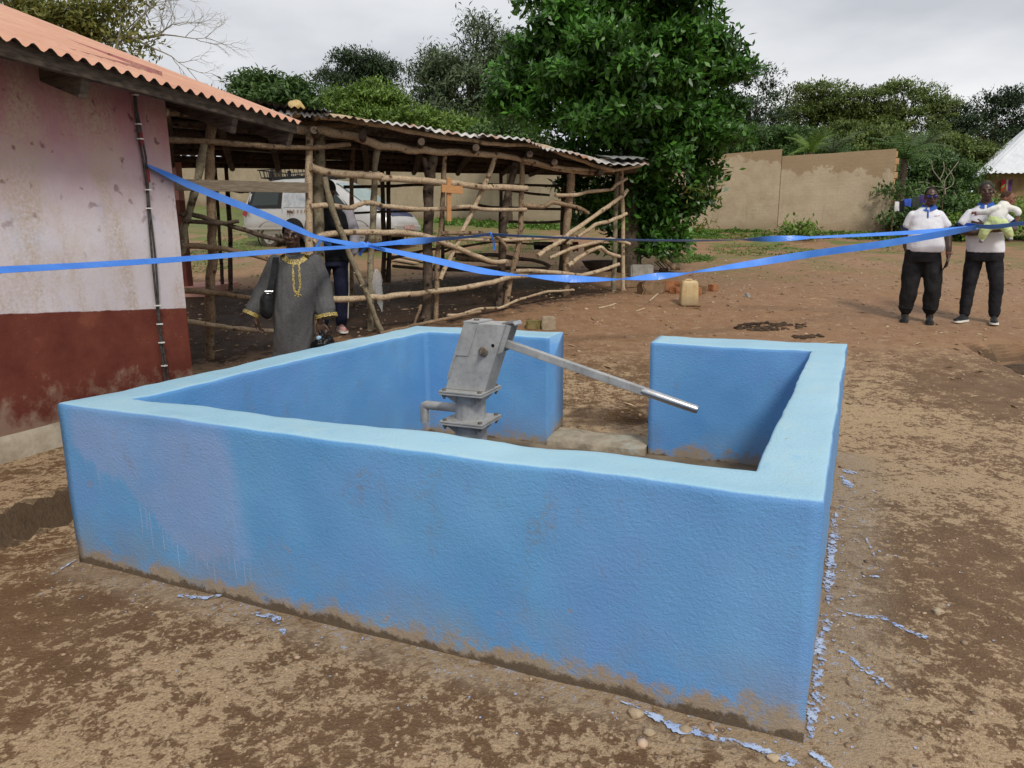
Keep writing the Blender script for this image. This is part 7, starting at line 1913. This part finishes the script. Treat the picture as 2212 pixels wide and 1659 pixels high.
# ------------------------------------------------------------------ blue ribbons
def ribbon_mat():
    s = NT('satin_ribbon'); a = s.noise(s.co(), 6, 3, .5); u = s.noise(s.mapv(s.co(), (2, 2, 60)), 1, 2, .5)
    c = s.mix(s.rng(a, .3, .7), (.045, .20, .70), (.07, .26, .80))
    return s.done(c, .38, s.bump(u, .15, .003), Specular_IOR_Level=.6)
RIB = ribbon_mat()
def ribbon(label, pts, w=.038, tw=None, name='ribbon', parent=None, n=14, sag=0):
    """pts: (x, y, Y) in picture coordinates with distance; tw: twist in degrees at each point (0 = band seen full width)"""
    P = [at_y(x, y, Y) for x, y, Y in pts]; tw = tw or [0]*len(P)
    S = smooth_pts(P, n); k = len(S); vs = []; fs = []
    for i, q in enumerate(S):
        t = i/(k-1)*(len(tw)-1); j = min(int(t), len(tw)-2); a = R(tw[j] + (tw[j+1] - tw[j])*(t - j))
        d = (S[min(i+1, k-1)] - S[max(i-1, 0)]).normalized(); e = d.cross(q - CAMP).normalized()
        if e.z < 0: e = -e
        f = d.cross(e); wv = (e*math.cos(a) + f*math.sin(a)); tn = d.cross(wv)*.0006
        for sgn, u in ((1, -.5), (1, 0), (1, .5), (-1, .5), (-1, 0), (-1, -.5)):
            vs.append(q + wv*w*u + tn*sgn + tn*(5*(.25 - u*u))*(1))
    for i in range(k-1):
        for j in range(6): fs.append((i*6 + j, i*6 + (j+1) % 6, i*6 + 6 + (j+1) % 6, i*6 + 6 + j))
    m = MB().add(vs, fs)
    o = m.build(name, RIB, parent, smooth=False, fixn=True)
    if parent is None: tag(o, label, 'ribbon', 'blue ribbons strung across the yard')
    return o
hw = on_plane(318, 358, HC - HN*.03, -HN)
KY = 7.35
def chain(px_, Y0, Y1):
    """distances along a straight strand: 1/Y changes evenly over the picture"""
    L = [0]
    for a, b in zip(px_[:-1], px_[1:]): L.append(L[-1] + math.hypot(b[0]-a[0], b[1]-a[1]))
    return [(x, y, 1/(1/Y0 + (1/Y1 - 1/Y0)*l/L[-1])) for (x, y), l in zip(px_, L)]
pole = fpt(1058, 506, .12)
ribbon('blue ribbon tied to the cable on the house wall, crossing the robed man\'s forehead', chain([(317, 357), (350, 372), (420, 404), (560, 460), (640, 494), (692, 514), (760, 527), (793, 531)], hw.y, KY), .065, [-80, -60, -36, -28, -32, -62, -45, -70])
ribbon('long taut blue ribbon running from the left edge across the robed man\'s chest', chain([(-60, 587), (0, 583), (200, 572), (400, 559), (600, 543), (793, 531)], 3.5, KY), .075, [-64, -63, -64, -62, -60, -68])
ribbon('blue ribbon from the central knot to the brace pole in the shed', chain([(793, 531), (860, 524), (950, 517), (1010, 512), (1058, 506)], KY, pole.y), .075, [-70, -50, 55, 66, 60])
ribbon('thin blue ribbon running from the shed brace pole to the men on the right', chain([(1060, 506), (1150, 511), (1340, 518), (1500, 520), (1600, 518), (1750, 513), (1880, 507), (2000, 500), (2110, 491)], pole.y, 9.05), .075, [62, 68, 68, 72, 84, -68, -58, -45, -50])
ribbon('broad sagging blue ribbon from the central knot past the jerrycan to the men', chain([(795, 532), (840, 541), (930, 560), (1040, 585), (1130, 595), (1230, 602), (1340, 603), (1420, 597), (1490, 589), (1600, 573), (1750, 549), (1900, 528), (2020, 508), (2110, 491)], KY, 9.03), .085, [-80, -62, -40, -38, -84, -20, -84, -20, -84, -38, 15, 10, 20, 50])
ribbon('blue ribbon leaving the hand of the man with the baby towards the right edge', chain([(2085, 484), (2140, 490), (2212, 482), (2290, 474)], 9.03, 8.8), .075, [60, 45, 50, 45])
# knots with loose ends
def knot(label, x, y, Y, tails, r_=.028):
    p = at_y(x, y, Y); root = empty('ribbon_knot', p, label, 'knot', 'knots in the blue ribbons')
    m = MB()
    for a in range(3): m.ell(p + V((random.gauss(0, .008), random.gauss(0, .006), random.gauss(0, .008))), (r_*1.25, r_*.7, r_*.55), Matrix.Rotation(a*1.05 + .3, 3, 'Y'), 12, 8)
    m.build('knot', RIB, root, True)
    for t in tails: ribbon('', [(a, b, Y - .02) for a, b in t], .034, [20, 50, 10], 'tail', root, 5)
knot('central knot where the blue ribbons meet in front of the shed', 795, 531, KY, [[(795, 531), (783, 541), (776, 552)], [(795, 531), (815, 535), (832, 541)], [(795, 531), (782, 524), (770, 529)]])
knot('small ribbon knot with frayed ends left of the central knot', 694, 514, 6.95, [[(694, 514), (690, 524), (684, 537)], [(694, 514), (706, 526), (716, 528)]], .02)
knot('ribbon knot on the leaning brace pole of the shed', 1060, 506, pole.y - .02, [[(1060, 506), (1066, 520), (1068, 540)]], .025)
